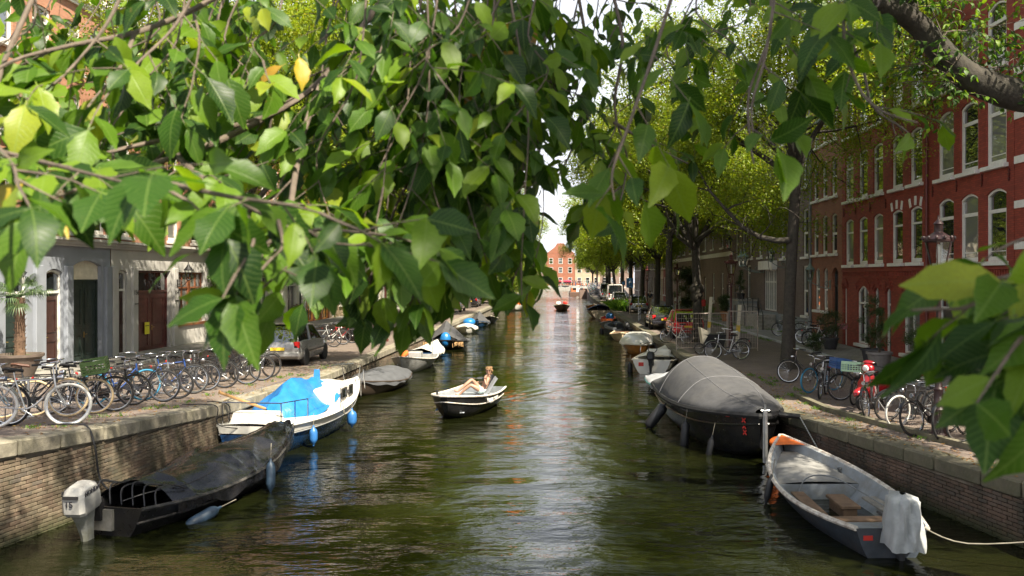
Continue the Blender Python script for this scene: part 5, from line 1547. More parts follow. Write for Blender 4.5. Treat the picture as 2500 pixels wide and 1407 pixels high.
# houseboat beyond the bridge
hb = boat('houseboat', 'orange and white houseboat glimpsed under the bridge', (4.3, 198), 0); 
MB().cbox((0, 0, .3), (5, 12, 1.0), .1).build('hull', mat('brown_hull', (.12, .07, .05), .5), hb); MB().cbox((0, 0, 1.7), (4.2, 10, 1.9), .06).build('cabin', mat('rust_orange_cabin', (.38, .13, .05), .6), hb)
for y in (-5.03,):
    for x in (-1.2, .2, 1.4): MB().box((x, y, 1.8), (.9, .06, 1.0)).build('pane', GLASS, hb)
MB().box((-.5, -5.05, 1.5), (.8, .05, 1.6)).build('door', WHITE, hb)

# R1: open steel boat with planks inside and a sheeted motor
H = Hull(6.0, 1.95, (.44, .42, .72), .18, .55, 2.3, .4, .42)
R1 = boat('open_boat', 'open grey steel boat with chipped white rim and orange bow cap', (4.88, 15.85), bow_to(-.02, 1))
H.outer().build('hull', mat('dark_slate_hull', (.035, .045, .06), .45, var=.3, dirt=(.09, .07, .05), dirt_amt=.4), R1, True, 50); H.inner(.075, -.04).build('interior', GREYIN, R1, True, 50)
H.rail(.042).build('gunwale', RUSTWHITE, R1, True)
H.deck(.90, .995, .02, .012).build('bow_cap', ORANGE, R1, True); H.deck(.0, .07, .0, .005).build('stern_shelf', GREYIN, R1, True)
# foredeck sheet sagging inside, bulkhead
MB().grid(lambda a, c: (lambda t, w: (H.pt(t, 1, 1).x, w * (H.pt(t, 1, 1, .1).y) , H.sh(t) - .17 + .06 * math.sin(5 * a) * (1 - w * w) + .05 * (1 - w * w)))(lerp(.60, .93, a), 2 * c - 1), 14, 12).build('foredeck', mat('pale_dirty_deck', (.25, .245, .235), .8, var=.2, scale=3, dirt=(.13, .125, .11), dirt_amt=.7, dscale=2), R1, True)
t6 = .60; p6 = H.pt(t6, 1, 1, .1)
MB().prism([(p6.x, -p6.y, H.sh(t6) - .17), (p6.x, p6.y, H.sh(t6) - .17), (p6.x, p6.y * .72, -.04), (p6.x, -p6.y * .72, -.04)], (.03, 0, 0)).build('bulkhead', GREYIN, R1)
bx_ = MB().cbox((-.55, -.12, .20), (.85, .34, .06), .01); bx_.box((-.55, -.12, .06), (.75, .24, .22)); bx_.build('engine_box', WOOD, R1)
MB().cbox((-1.0, .58, .24), (1.9, .24, .04), .01, (0, 0, -.03)).build('side_bench', WOOD, R1); MB().cbox((-1.25, -.62, .26), (1.5, .26, .045), .01, (0, 0, .03)).build('side_bench', mat('grey_plank', (.20, .19, .17), .8, var=.3), R1)
MB().cbox((-1.95, 0, .28), (.26, 1.15, .04), .01).build('thwart', WOOD, R1)
for k in range(4): MB().box((-1.0, -.45 + .3 * k, -.02), (2.4, .26, .02)).build('floor_plank', WOOD, R1)
MB().tube(smooth([(.1, .55, .0), (.25, .3, .42), (.1, -.1, .50), (-.3, -.45, .36), (-1.3, -.55, .33)], 5), .013, 6).build('hose', mat('grey_hose', (.16, .17, .18), .5), R1, True)
rp = MB(); qq = random.Random(8)
for k in range(7): rp.tube(smooth([(1.0 + qq.uniform(-.1, .1), -.72 + qq.uniform(-.05, .05), .22), (1.15 + qq.uniform(-.15, .15), -.62, .40), (1.2, -.78, .46), (1.0, -.72, .28)], 4), .012, 5)
rp.build('coiled_rope', mat('dark_rope', (.05, .055, .06), .8), R1)
sheet = MB()
def shf(a, c):
    th = 2 * PI * c; z = lerp(1.0, .22, a); r_ = (.18 + .018 * math.sin(3 * th + 2) + .02 * math.sin(7 * th + 5 * a) + .012 * math.sin(13 * th - 3 * a)) * lerp(.75, 1.12, a ** .6) * (.25 if a < .02 else 1)
    return (-3.14 + r_ * 2.1 * math.cos(th) + .05 * a, -.10 + r_ * 1.3 * math.sin(th), z + .03 * math.sin(4 * th + 1) * (1 if a > .8 else .3))
sheet.grid(shf, 14, 40); sheet.build('plastic_sheet', mat('white_plastic_sheet', (.36, .375, .38), .35, var=.15, scale=6, bump=.6, bscale=14), R1, True, 70)
outboard(R1, (-3.0, -.10, .42), FENDER_K, mat('dark_leg', (.03, .032, .035), .5), 0, .95)
MB().ball((-2.75, -.38, .40), (.2, .16, .12), 10, 6).build('blue_bag', TARP_BLUE, R1, True)
MB().box((-3.005, .36, .30), (.02, .14, .07)).build('red_marker', RED, R1)
fender(R1, (.15, 1.02, .25), FENDER_K, .07, .45, (R(12), 0, 0))
MB().tube(smooth([(-2.95, -.45, .46), (-3.3, -1.0, .3), (-3.9, -2.2, .55)], 5), .012, 5).build('mooring_line', ROPE, R1)

# R2: black sloop under a grey cover, bow to the viewer
H = Hull(7.4, 2.5, (.95, .92, 1.12), .25, .8, 3.0, .25, .38, wm=.45, bowh=.08)
R2 = boat('sloop', 'large black sloop under domed grey cover with red crosses at its bow', (4.2, 23.0), bow_to(.10, -1))
H.outer().build('hull', BLACKHULL, R2, True, 50); H.rail(.07, 1, -.05, .015).build('rubbing_strake', RUBBER, R2, True); H.rail(.03, .78, 0, .015).build('lower_strake', BLACKHULL, R2, True)
H.deck(.86, .998, .02).build('foredeck', BLACKHULL, R2)
cvb = H.cover(lambda t: .06 + .92 * math.exp(-((max(0, .30 - t)) / .22) ** 2) * (1 - max(0, (t - .30) / .70) ** 1.25 if t > .30 else 1), .0, .99, 2.6, .1, .02, 21, 44, 30)
cv_ = cvb.build('cover', TARP_GREY, R2, True, 60); SEAM = mat('cover_seam', (.16, .16, .17), .8)
for i_ in (13, 27): MB().tube([Vector(cvb.v[i_ * 31 + j]) + Vector((0, 0, .004)) for j in range(2, 29)], .009, 5).build('seam', SEAM, cv_)
for j_ in (10, 20): MB().tube([Vector(cvb.v[i * 31 + j_]) + Vector((0, 0, .004)) for i in range(4, 44)], .009, 5).build('seam', SEAM, cv_)
sp = MB().cbox((3.74, 0, .62), (.08, .11, 1.2), .02); sp.box((3.78, 0, .5), (.04, .04, 1.2)); sp.tube([(3.74, -.1, 1.2), (3.74, .1, 1.2)], .022, 6); sp.tube([(3.74, 0, 1.15), (3.74, 0, 1.34)], .025, 6)
sp.build('stem_post', STEEL, R2)
MB().tube([(3.2, .50, 1.02), (3.3, .98, .98)], .06, 8).build('bow_roller', IRON, R2)
XR_ = mat('red_marking', (.55, .03, .02), .6)
for k in range(3):
    zc = .86 - .2 * k; u_ = ((zc + .25) / 1.35) ** (1 / 1.35); p_ = H.pt(.955, u_, -1); p2 = H.pt(.935, u_, -1); d_ = (p_ - p2).normalized(); a_ = math.atan2(d_.y, d_.x)
    n_ = Vector((d_.y, -d_.x, 0)).normalized(); n_ = n_ if n_.y < 0 else -n_
    for sg in (-1, 1):
        MB().box((0, 0, 0), (.15, .008, .03), Euler((0, sg * .8, 0)).to_matrix()).build('red_cross', XR_, R2, loc=p_ + n_ * .02, rot=(0, 0, a_))
    if k == 0:
        p_ = H.pt(.90, u_, -1); MB().box((0, 0, 0), (.12, .008, .07)).build('red_badge', XR_, R2, loc=p_ + Vector((0, -.02, .1)), rot=(0, 0, a_))
MB().ball((3.42, .40, .42), (.10, .2, .14), 8, 6).build('orange_net_bag', ORANGE, R2, True)
fender(R2, (-.9, -1.5, .35), FENDER_K, .15, .8, (R(-35), R(15), 0)); fender(R2, (1.4, -1.26, .25), FENDER_K, .11, .7, (R(-5), 0, 0)); fender(R2, (2.6, -.95, .12), FENDER_K, .08, .6, (R(-8), R(8), 0))
ch = MB(); 
for k in range(16): ch.tube([(3.5 + .02 * k, .9 + .02 * k, 1.0 - .045 * k), (3.5 + .02 * (k + .8), .9 + .02 * (k + .8), 1.0 - .045 * (k + .8))], .016, 5)
ch.build('chain', STEEL, R2)

# R3 .. R10 along the right quay
TEAL = mat('teal_hull', (.06, .30, .28), .4, var=.15)
b3, H = covered_boat('covered_boat', 'teal boat under light grey cover just beyond the black sloop', (4.15, 30.6), bow_to(.15, -1), 4.2, 1.75, mat('dark_grey_hull', (.06, .065, .07), .5), mat('light_grey_cloth', (.30, .31, .33), .8, var=.12, bump=.2), lambda t: .35 * max(0, 1 - abs(t - .3) / .42), pw=1.1, seed=14, t1=.68, railm=TEAL)
H.deck(.72, .99, .02, .01).build('foredeck', TEAL, b3, True); fender(b3, (1.2, -.8, .2), FENDER_K, .09, .4)
H = Hull(4.6, 1.95, (.62, .55, .78), .15, .85, 2.6, .5, .40)
R4 = boat('motor_boat', 'white fibreglass motorboat with dark outboard and steering wheel', (4.45, 39.3), bow_to(.25, 1))
H.outer().build('hull', GEL, R4, True, 50); H.deck(.42, .995, .14).build('foredeck', GEL, R4, True); H.inner(.12, .15).build('interior', GEL, R4, True, 50); H.rail(.035, 1, 0, .01).build('rubbing_strake', CREAM, R4, True)
MB().cbox((.1, 0, .72), (.35, 1.1, .35), .08).build('console', GEL, R4); 
MB().tube([(-.16 + .09 * math.sin(a), .25 + .2 * math.cos(a), .92 + .18 * math.sin(a)) for a in [i * 2 * PI / 16 for i in range(16)]], .018, 6, closed=True).build('steering_wheel', IRON, R4, True)
rr_ = MB()
for sg in (-1, 1): rr_.tube(smooth([(.2, sg * .86, .72), (.3, sg * .84, 1.0), (1.2, sg * .66, 1.08), (2.1, sg * .12, 1.1)], 4), .016, 6)
rr_.build('bow_rail', CHROME, R4, True)
outboard(R4, (-2.45, 0, .62), FENDER_K, FENDER_K, R(8), 1.0); MB().box((-2.31, .45, .42), (.02, .22, .16)).build('red_plate', RED, R4); fender(R4, (-1.6, 1.05, .15), FENDER_K, .12, .5)
VARN = mat('varnished_orange_wood', (.47, .20, .045), .35, var=.25, scale=3, bump=.1, coat=.3)
R5, H = covered_boat('covered_boat', 'varnished orange wooden boat with domed white top', (4.35, 48.2), bow_to(-.05, -1), 5.4, 2.1, VARN, GEL, lambda t: .5 * (1 - (2 * t - .85) ** 4 if abs(2 * t - .85) < 1 else 0) + .03, sheer=(.55, .5, .62), pw=3.2, fold=.004, seed=15, hang=.06, ws=.75, railm=GEL, p=2.6)
MB().tube([(.3, -.5, 1.16), (.3, .4, 1.16)], .025, 6).build('grab_rail', IRON, R5)
H = Hull(4.6, 1.7, (.42, .36, .6)); R6 = boat('dayboat', 'cream wooden open boat beyond the domed white top', (4.1, 57.4), bow_to(-.1, -1))
CREAMB = mat('cream_boat_paint', (.62, .50, .33), .5, var=.15, dirt=(.3, .2, .12), dirt_amt=.3)
H.outer().build('hull', CREAMB, R6, True, 50); H.inner(.1, .02).build('interior', WOOD, R6, True, 50); H.rail(.045).build('gunwale', CREAMB, R6, True); H.deck(.55, .99, .05, .01).build('foredeck', CREAMB, R6, True); MB().box((-.8, 0, .25), (.3, 1.4, .04)).build('thwart', WOOD, R6)
H = Hull(5.2, 2.0, (.5, .48, .62), ws=.9, p=3.2, bowh=.15); R7 = boat('inflatable_boat', 'dark inflatable boat with upright black outboard', (4.3, 63.3), bow_to(-.12, 1))
H.outer().build('hull', FENDER_K, R7, True, 50); H.inner(.25, .1).build('interior', mat('dark_grey_floor', (.07, .075, .08), .6), R7, True, 50); H.rail(.17, 1, -.02, -.08).build('tube', mat('hypalon', (.05, .055, .065), .6), R7, True); outboard(R7, (-2.6, 0, .6), FENDER_K, FENDER_K, 0, 1.15)
MB().cbox((-.4, 0, .5), (.6, .7, .6), .06).build('console', FENDER_K, R7); fender(R7, (1.5, 1.1, .1), FENDER_K, .16, .5)
H = Hull(4.2, 1.7); R7b = boat('rowing_boat', 'grey rowing boat tucked behind the dark inflatable', (4.0, 70.2), bow_to(-.1, -1))
H.outer().build('hull', STEELHULL, R7b, True, 50); H.inner(.07, .02).build('interior', GREYIN, R7b, True, 50); H.rail(.04).build('gunwale', STEELHULL, R7b, True)
H = Hull(4.0, 1.55, (.42, .4, .62)); R8 = boat('rowing_boat', 'red and orange rowing boat with blue bag on its bow', (4.35, 79.5), bow_to(.1, 1))
H.outer().build('hull', ORANGE, R8, True, 50); H.inner(.07, .05).build('interior', RED, R8, True, 50); H.rail(.04).build('gunwale', CREAM, R8, True); MB().ball((-1.4, -.2, .6), (.35, .4, .35), 8, 6).build('blue_bag', TARP_BLUE, R8, True)
R9, H = covered_boat('covered_boat', 'tan steel barge with dark blue cover on its bow', (4.0, 88.5), bow_to(-.05, 1), 6.4, 2.7, mat('tan_steel_hull', (.33, .27, .20), .6, var=.2), mat('navy_cloth', (.03, .06, .13), .7, bump=.3), lambda t: .55 * math.sin(PI * min(1, t)) ** .6, sheer=(.85, .75, .9), t0=.45, seed=18, ws=.9, p=3)
H = Hull(4.2, 1.6); R10 = boat('rowing_boat', 'small varnished rowing boat at the end of the shaded mooring row', (4.0, 112), bow_to(.1, -1))
H.outer().build('hull', VARN, R10, True, 50); H.inner(.07, .05).build('interior', VARN, R10, True, 50); H.rail(.04).build('gunwale', CREAM, R10, True)
# far boat coming up the middle
H = Hull(5.2, 2.1, (.6, .55, .8)); MF = boat('sloop', 'brown open sloop with two passengers coming through from the bridge', (.1, 109), bow_to(.03, -1))
H.outer().build('hull', mat('brown_hull', (.12, .07, .05), .5), MF, True, 50); H.inner(.08, .1).build('interior', CREAM, MF, True, 50); H.rail(.05).build('gunwale', CREAM, MF, True)

# ------------------------------------------------------------------ people
SKIN = mat('skin', (.35, .20, .135), .5, var=.06, scale=8)
def skin_body(joints, bones, root, sub=2):
    """one continuous figure grown round a jointed skeleton"""
    names = list(joints)
    me = bpy.data.meshes.new('body')
    me.from_pydata([joints[k][0] for k in names], [(names.index(a), names.index(c)) for a, c in bones], [])
    o = bpy.data.objects.new('tmp_body', me); COL.objects.link(o)
    md = o.modifiers.new('skin', 'SKIN'); md.use_smooth_shade = True
    for k, sv in zip(names, me.skin_vertices[0].data):
        r = joints[k][1]; sv.radius = r if isinstance(r, tuple) else (r, r)
        sv.use_root = (k == root)
    s_ = o.modifiers.new('sub', 'SUBSURF'); s_.levels = sub; s_.render_levels = sub
    dg = bpy.context.evaluated_depsgraph_get()
    out = bpy.data.meshes.new_from_object(o.evaluated_get(dg))
    bpy.data.objects.remove(o)
    out.polygons.foreach_set('use_smooth', [True] * len(out.polygons))
    return out
def add_fingers(b, wrist, hand, curl, s=1.0):
    w = Vector(wrist); h = Vector(hand); d = (h - w).normalized()
    lat = d.cross(Vector(curl)).normalized(); cu = Vector(curl).normalized()
    b.tube([w, w + d * .04 * s, w + d * .085 * s], [.022 * s, .03 * s, .03 * s], 8)
    for i, L in enumerate((.062, .072, .068, .052)):
        p0 = w + d * .08 * s + lat * (i - 1.5) * .017 * s
        b.tube([p0, p0 + (d * .9 + cu * .3) * L * .5 * s, p0 + (d * 1.2 + cu * 1.0) * L * .62 * s, p0 + (d * 1.1 + cu * 1.6) * L * .75 * s], [.0095 * s, .009 * s, .0085 * s, .006 * s], 6)
    p0 = w + d * .03 * s - lat * .026 * s
    b.tube([p0, p0 + (d * .5 - lat * .7) * .04 * s, p0 + (d * 1.1 - lat * .7 + cu * .3) * .055 * s], [.012 * s, .011 * s, .008 * s], 6)

WB = boat('dinghy', 'small black steel boat under way with a woman lounging in its stern', (-2.98, 26.7), bow_to(-.24, -1))
H = Hull(3.7, 1.75, (.58, .56, .74), .12, .85, 3.2, .35, .40, wm=.5, bowh=.12)
H.outer().build('hull', BLACKHULL, WB, True, 50); H.inner(.05, .05).build('interior', GREYIN, WB, True, 50)
H.rail(.032).build('gunwale', RUSTWHITE, WB, True); H.rail(.016, .74, 0, .012).build('pinstripe', RUSTWHITE, WB, True)
a_ = H.pt(.44, .9, 1); c_ = H.pt(.54, .9, 1)
text(WB, 'Happy Rom', .22, H.pt(.50, .87, 1) + Vector((0, .03, -.07)), (R(82), 0, R(180)), LETTER_W, 'boat_name')
MB().cbox((-1.3, 0, .36), (.75, 1.4, .07), .02).build('stern_bench', GREYIN, WB); MB().cbox((.1, 0, .30), (.3, 1.45, .05), .01).build('thwart', GREYIN, WB)
outboard(WB, (-1.95, .1, .62), FENDER_K, FENDER_K, 0, .95)
MB().box((1.45, -.35, .78), (.05, .05, .16)).build('cleat', IRON, WB)
for k, (x, y, m_) in enumerate(((.7, -.3, mat('blue_towel', (.07, .15, .28), .9, var=.5, scale=12)), (1.0, .1, mat('pale_towel', (.50, .55, .60), .9, var=.3, scale=12)), (.55, .25, mat('pattern_cloth', (.18, .32, .36), .9, var=.6, scale=16)))):
    MB().grid(lambda a, c: (x - .3 + .6 * a, y - .3 + .6 * c, .18 + .22 * math.exp(-6 * ((a - .5) ** 2 + (c - .5) ** 2)) + .03 * math.sin(11 * a + 7 * c + k)), 10, 10).build('cloth_bundle', m_, WB, True)
ws_ = mat('pale_grey_cushion', (.42, .45, .49), .9, var=.1, bump=.2)
# the woman: sits across the stern facing left, knees up, one hand at her chin
HP = Vector((-2.52, 27.75, WATER + .52))
W = thing('person', 'woman with curly blonde hair and sunglasses in bikini top and pale shorts', 'person', HP, R(12))
J = {'pel': ((0, 0, .02), (.15, .13)), 'sp1': ((.06, 0, .16), (.115, .10)), 'ch': ((.14, 0, .33), (.135, .10)), 'nk0': ((.18, 0, .455), (.06, .06)), 'nk': ((.19, -.01, .52), (.047, .047)), 'hd0': ((.175, -.03, .585), (.075, .08)), 'hd1': ((.18, -.03, .66), (.088, .098)), 'hd2': ((.185, -.025, .725), (.07, .075)),
     'hr': ((-.07, -.10, .02), .105), 'tr': ((-.24, -.14, .12), .085), 'kr': ((-.42, -.15, .22), .06), 'cr': ((-.57, -.12, .10), .056), 'ar': ((-.74, -.08, -.07), .036), 'fr': ((-.80, -.08, -.11), .038), 'or': ((-.90, -.10, -.07), .028),
     'hl': ((-.07, .10, .02), .105), 'tl': ((-.20, .11, .18), .085), 'kl': ((-.36, .06, .37), .06), 'cl': ((-.55, .00, .22), .056), 'al': ((-.78, -.02, .03), .036), 'fl': ((-.84, -.02, .00), .038), 'ol': ((-.93, -.06, .05), .028),
     'sr': ((.14, -.165, .42), .055), 'er': ((.08, -.235, .20), .042), 'wr': ((.03, -.16, .40), .028),
     'sl': ((.16, .165, .42), .055), 'el': ((.12, .33, .25), .042), 'wl': ((-.06, .44, .22), .028)}
Bn = [('pel', 'sp1'), ('sp1', 'ch'), ('ch', 'nk0'), ('nk0', 'nk'), ('nk', 'hd0'), ('hd0', 'hd1'), ('hd1', 'hd2'), ('pel', 'hr'), ('hr', 'tr'), ('tr', 'kr'), ('kr', 'cr'), ('cr', 'ar'), ('ar', 'fr'), ('fr', 'or'), ('pel', 'hl'), ('hl', 'tl'), ('tl', 'kl'), ('kl', 'cl'), ('cl', 'al'), ('al', 'fl'), ('fl', 'ol'), ('ch', 'sr'), ('sr', 'er'), ('er', 'wr'), ('ch', 'sl'), ('sl', 'el'), ('el', 'wl')]
bm_ = skin_body(J, Bn, 'pel')
fb = MB(); add_fingers(fb, (.03, -.16, .40), (.07, -.12, .50), (.4, .3, 0), 1.0); add_fingers(fb, (-.06, .44, .22), (-.15, .48, .22), (0, 0, -1), 1.0)
# nose, chin and ears belong to the same body
fb.ball((.155, -.135, .635), (.016, .022, .022), 8, 6); fb.ball((.165, -.105, .575), (.035, .03, .025), 8, 6); fb.ball((.10, -.02, .635), (.012, .025, .032), 8, 6)
vsn = [tuple(v.co) for v in bm_.vertices]; fsn = [tuple(p.vertices) for p in bm_.polygons]
body = MB(); body.add(vsn, fsn); body.add(fb.v, fb.f); body.build('body', SKIN, W, True, 80)
hair = MB(); qq = random.Random(12)
hair.ball((.20, .0, .69), (.105, .11, .095), 12, 8)
for k in range(46):
    a = qq.uniform(0, 2 * PI); e_ = qq.uniform(-.9, 1.2)
    x_, y_, z_ = .205 + .105 * math.cos(a) * math.cos(e_ * .6), .015 + .10 * math.sin(a), .68 + .075 * math.sin(e_)
    if y_ < -.06 and z_ < .70: continue
    hair.ball((x_, y_, z_), (qq.uniform(.02, .035),) * 3, 6, 4)
for k in range(16): hair.ball((.25 + qq.uniform(-.05, .05), .03 + qq.uniform(-.06, .06), qq.uniform(.53, .63)), (.028, .028, .035), 6, 4)
hair.build('hair', mat('curly_blonde_hair', (.20, .115, .05), .7, var=.35, scale=30, bump=.6, bscale=60), W, True, 80)
sg_ = MB()
for s_ in (-1, 1): sg_.lathe([(.002, -.006), (.026, -.004), (.026, .004), (.002, .006)], 12, (.162 + s_ * .033, -.126 - (s_ * .004), .662), 'y')
sg_.tube([(.135, -.124, .668), (.19, -.128, .668)], .005, 5); sg_.tube([(.222, -.118, .668), (.262, -.03, .668)], .005, 5); sg_.tube([(.10, -.116, .668), (.095, -.03, .668)], .005, 5)
sg_.build('sunglasses', mat('brown_sunglasses', (.03, .012, .01), .2), W)
MB().tube([(.142, -.127, .603), (.160, -.132, .600), (.182, -.127, .603)], [.004, .008, .004], 6).build('lips', mat('lips', (.42, .13, .11), .5), W)
bk = MB(); bk.ball((.055, -.065, .345), (.052, .055, .05), 10, 7); bk.ball((.06, .065, .345), (.052, .055, .05), 10, 7)
for s_ in (-1, 1): bk.tube(smooth([(.04, s_ * .07, .37), (.09, s_ * .085, .45), (.17, s_ * .08, .485), (.24, s_ * .06, .40)], 4), .007, 5)
bk.tube(smooth([(.05, -.11, .33), (.15, -.15, .31), (.25, -.06, .31), (.25, .06, .31), (.15, .15, .31), (.05, .11, .33)], 4), .008, 5)
bk.build('bikini_top', mat('black_swimwear', (.015, .015, .018), .7), W, True)
JS = {'pel': ((0, 0, .02), (.172, .155)), 'w': ((.045, 0, .11), (.14, .125)), 'hr': ((-.07, -.10, .02), .128), 'tr': ((-.19, -.13, .09), .112), 'hl': ((-.07, .10, .02), .128), 'tl': ((-.17, .11, .15), .112)}
so = ob('shorts', skin_body(JS, [('pel', 'w'), ('pel', 'hr'), ('hr', 'tr'), ('pel', 'hl'), ('hl', 'tl')], 'pel'), mat('pale_mint_shorts', (.52, .62, .58), .85, var=.15, scale=14), W)
cu = thing('cushion', 'pale grey cushion propped behind the woman in the stern', 'cushion', HP + Vector((.02, 0, 0)), R(12))
MB().grid(lambda a, c: (lerp(-.25, .42, a) + .0, lerp(-.36, .36, c), -.12 + .62 * max(0, a - .45) ** 1.0 * 1.6 + .012 * math.sin(9 * a + 6 * c)), 14, 12).build('pad', ws_, cu, True)

def walker(label, loc, rz, shirt, trousers, hairm, seated=False):
    w = thing('person', label, 'person', loc, rz)
    k = 1.0
    if not seated:
        J = {'pel': ((0, 0, .95), (.15, .11)), 'ch': ((0, 0, 1.3), (.17, .11)), 'nk': ((0, 0, 1.48), .05), 'hd': ((.02, 0, 1.62), (.085, .10)), 'ht': ((.01, 0, 1.7), .07), 'sl': ((0, .19, 1.4), .06), 'el': ((-.05, .26, 1.12), .045), 'wl': ((.06, .25, .88), .035), 'sr': ((0, -.19, 1.4), .06), 'er': ((-.06, -.26, 1.12), .045), 'wr': ((.03, -.26, .88), .035),
             'hl': ((.0, .09, .9), .10), 'kl': ((.12, .09, .5), .065), 'al': ((.16, .09, .08), .045), 'fl': ((.32, .09, .03), .035), 'hr': ((0, -.09, .9), .10), 'kr': ((-.08, -.09, .5), .065), 'ar': ((-.26, -.09, .1), .045), 'fr': ((-.12, -.09, .03), .035)}
    else:
        J = {'pel': ((0, 0, .1), (.15, .12)), 'ch': ((-.03, 0, .45), (.17, .11)), 'nk': ((0, 0, .63), .05), 'hd': ((.02, 0, .77), (.085, .10)), 'ht': ((.01, 0, .85), .07), 'sl': ((0, .19, .55), .06), 'el': ((.05, .26, .3), .045), 'wl': ((.25, .2, .25), .035), 'sr': ((0, -.19, .55), .06), 'er': ((.05, -.26, .3), .045), 'wr': ((.25, -.2, .25), .035),
             'hl': ((.1, .09, .1), .10), 'kl': ((.42, .09, .12), .065), 'al': ((.45, .09, -.3), .045), 'fl': ((.6, .09, -.34), .035), 'hr': ((.1, -.09, .1), .10), 'kr': ((.42, -.09, .12), .065), 'ar': ((.45, -.09, -.3), .045), 'fr': ((.6, -.09, -.34), .035)}
    Bn = [('pel', 'ch'), ('ch', 'nk'), ('nk', 'hd'), ('hd', 'ht'), ('ch', 'sl'), ('sl', 'el'), ('el', 'wl'), ('ch', 'sr'), ('sr', 'er'), ('er', 'wr'), ('pel', 'hl'), ('hl', 'kl'), ('kl', 'al'), ('al', 'fl'), ('pel', 'hr'), ('hr', 'kr'), ('kr', 'ar'), ('ar', 'fr')]
    ob('body', skin_body(J, Bn, 'pel', 1), SKIN, w)
    def sub(keys, extra, name, m):
        JJ = {}
        for n_ in keys:
            c, r = J[n_]; JJ[n_] = (c, tuple(x + extra for x in r) if isinstance(r, tuple) else r + extra)
        ob(name, skin_body(JJ, [e for e in Bn if e[0] in JJ and e[1] in JJ], keys[0], 1), m, w)
    sub(['ch', 'pel', 'sl', 'el', 'sr', 'er'], .025, 'shirt', shirt)
    sub(['pel', 'hl', 'kl', 'al', 'hr', 'kr', 'ar'], .02, 'trousers', trousers)
    h = J['ht'][0]; MB().ball((h[0] - .02, h[1], h[2]), (.10, .09, .08), 10, 7).build('hair', hairm, w, True)
    return w
BRH = mat('brown_hair', (.06, .035, .02), .7, var=.3); WSH = mat('white_shirt', (.72, .72, .70), .85, var=.06); PTR = mat('pale_trousers', (.55, .54, .50), .85, var=.08); NVY = mat('navy_clothes', (.02, .03, .06), .85, var=.2)
walker('pedestrian in white shirt and pale trousers on the shaded pavement', (10.3, 76.0, 0), R(95), WSH, PTR, BRH)
walker('pedestrian in dark navy clothes beyond the walker in white', (9.6, 93.0, 0), R(80), NVY, mat('tan_trousers', (.35, .28, .2), .85), BRH)
walker('passenger in pale top seated in the brown sloop', (-.35, 108.3, WATER + .45), R(-90), WSH, NVY, BRH, True)
walker('passenger in red top seated in the brown sloop', (.5, 108.8, WATER + .45), R(-100), RED, NVY, BRH, True)
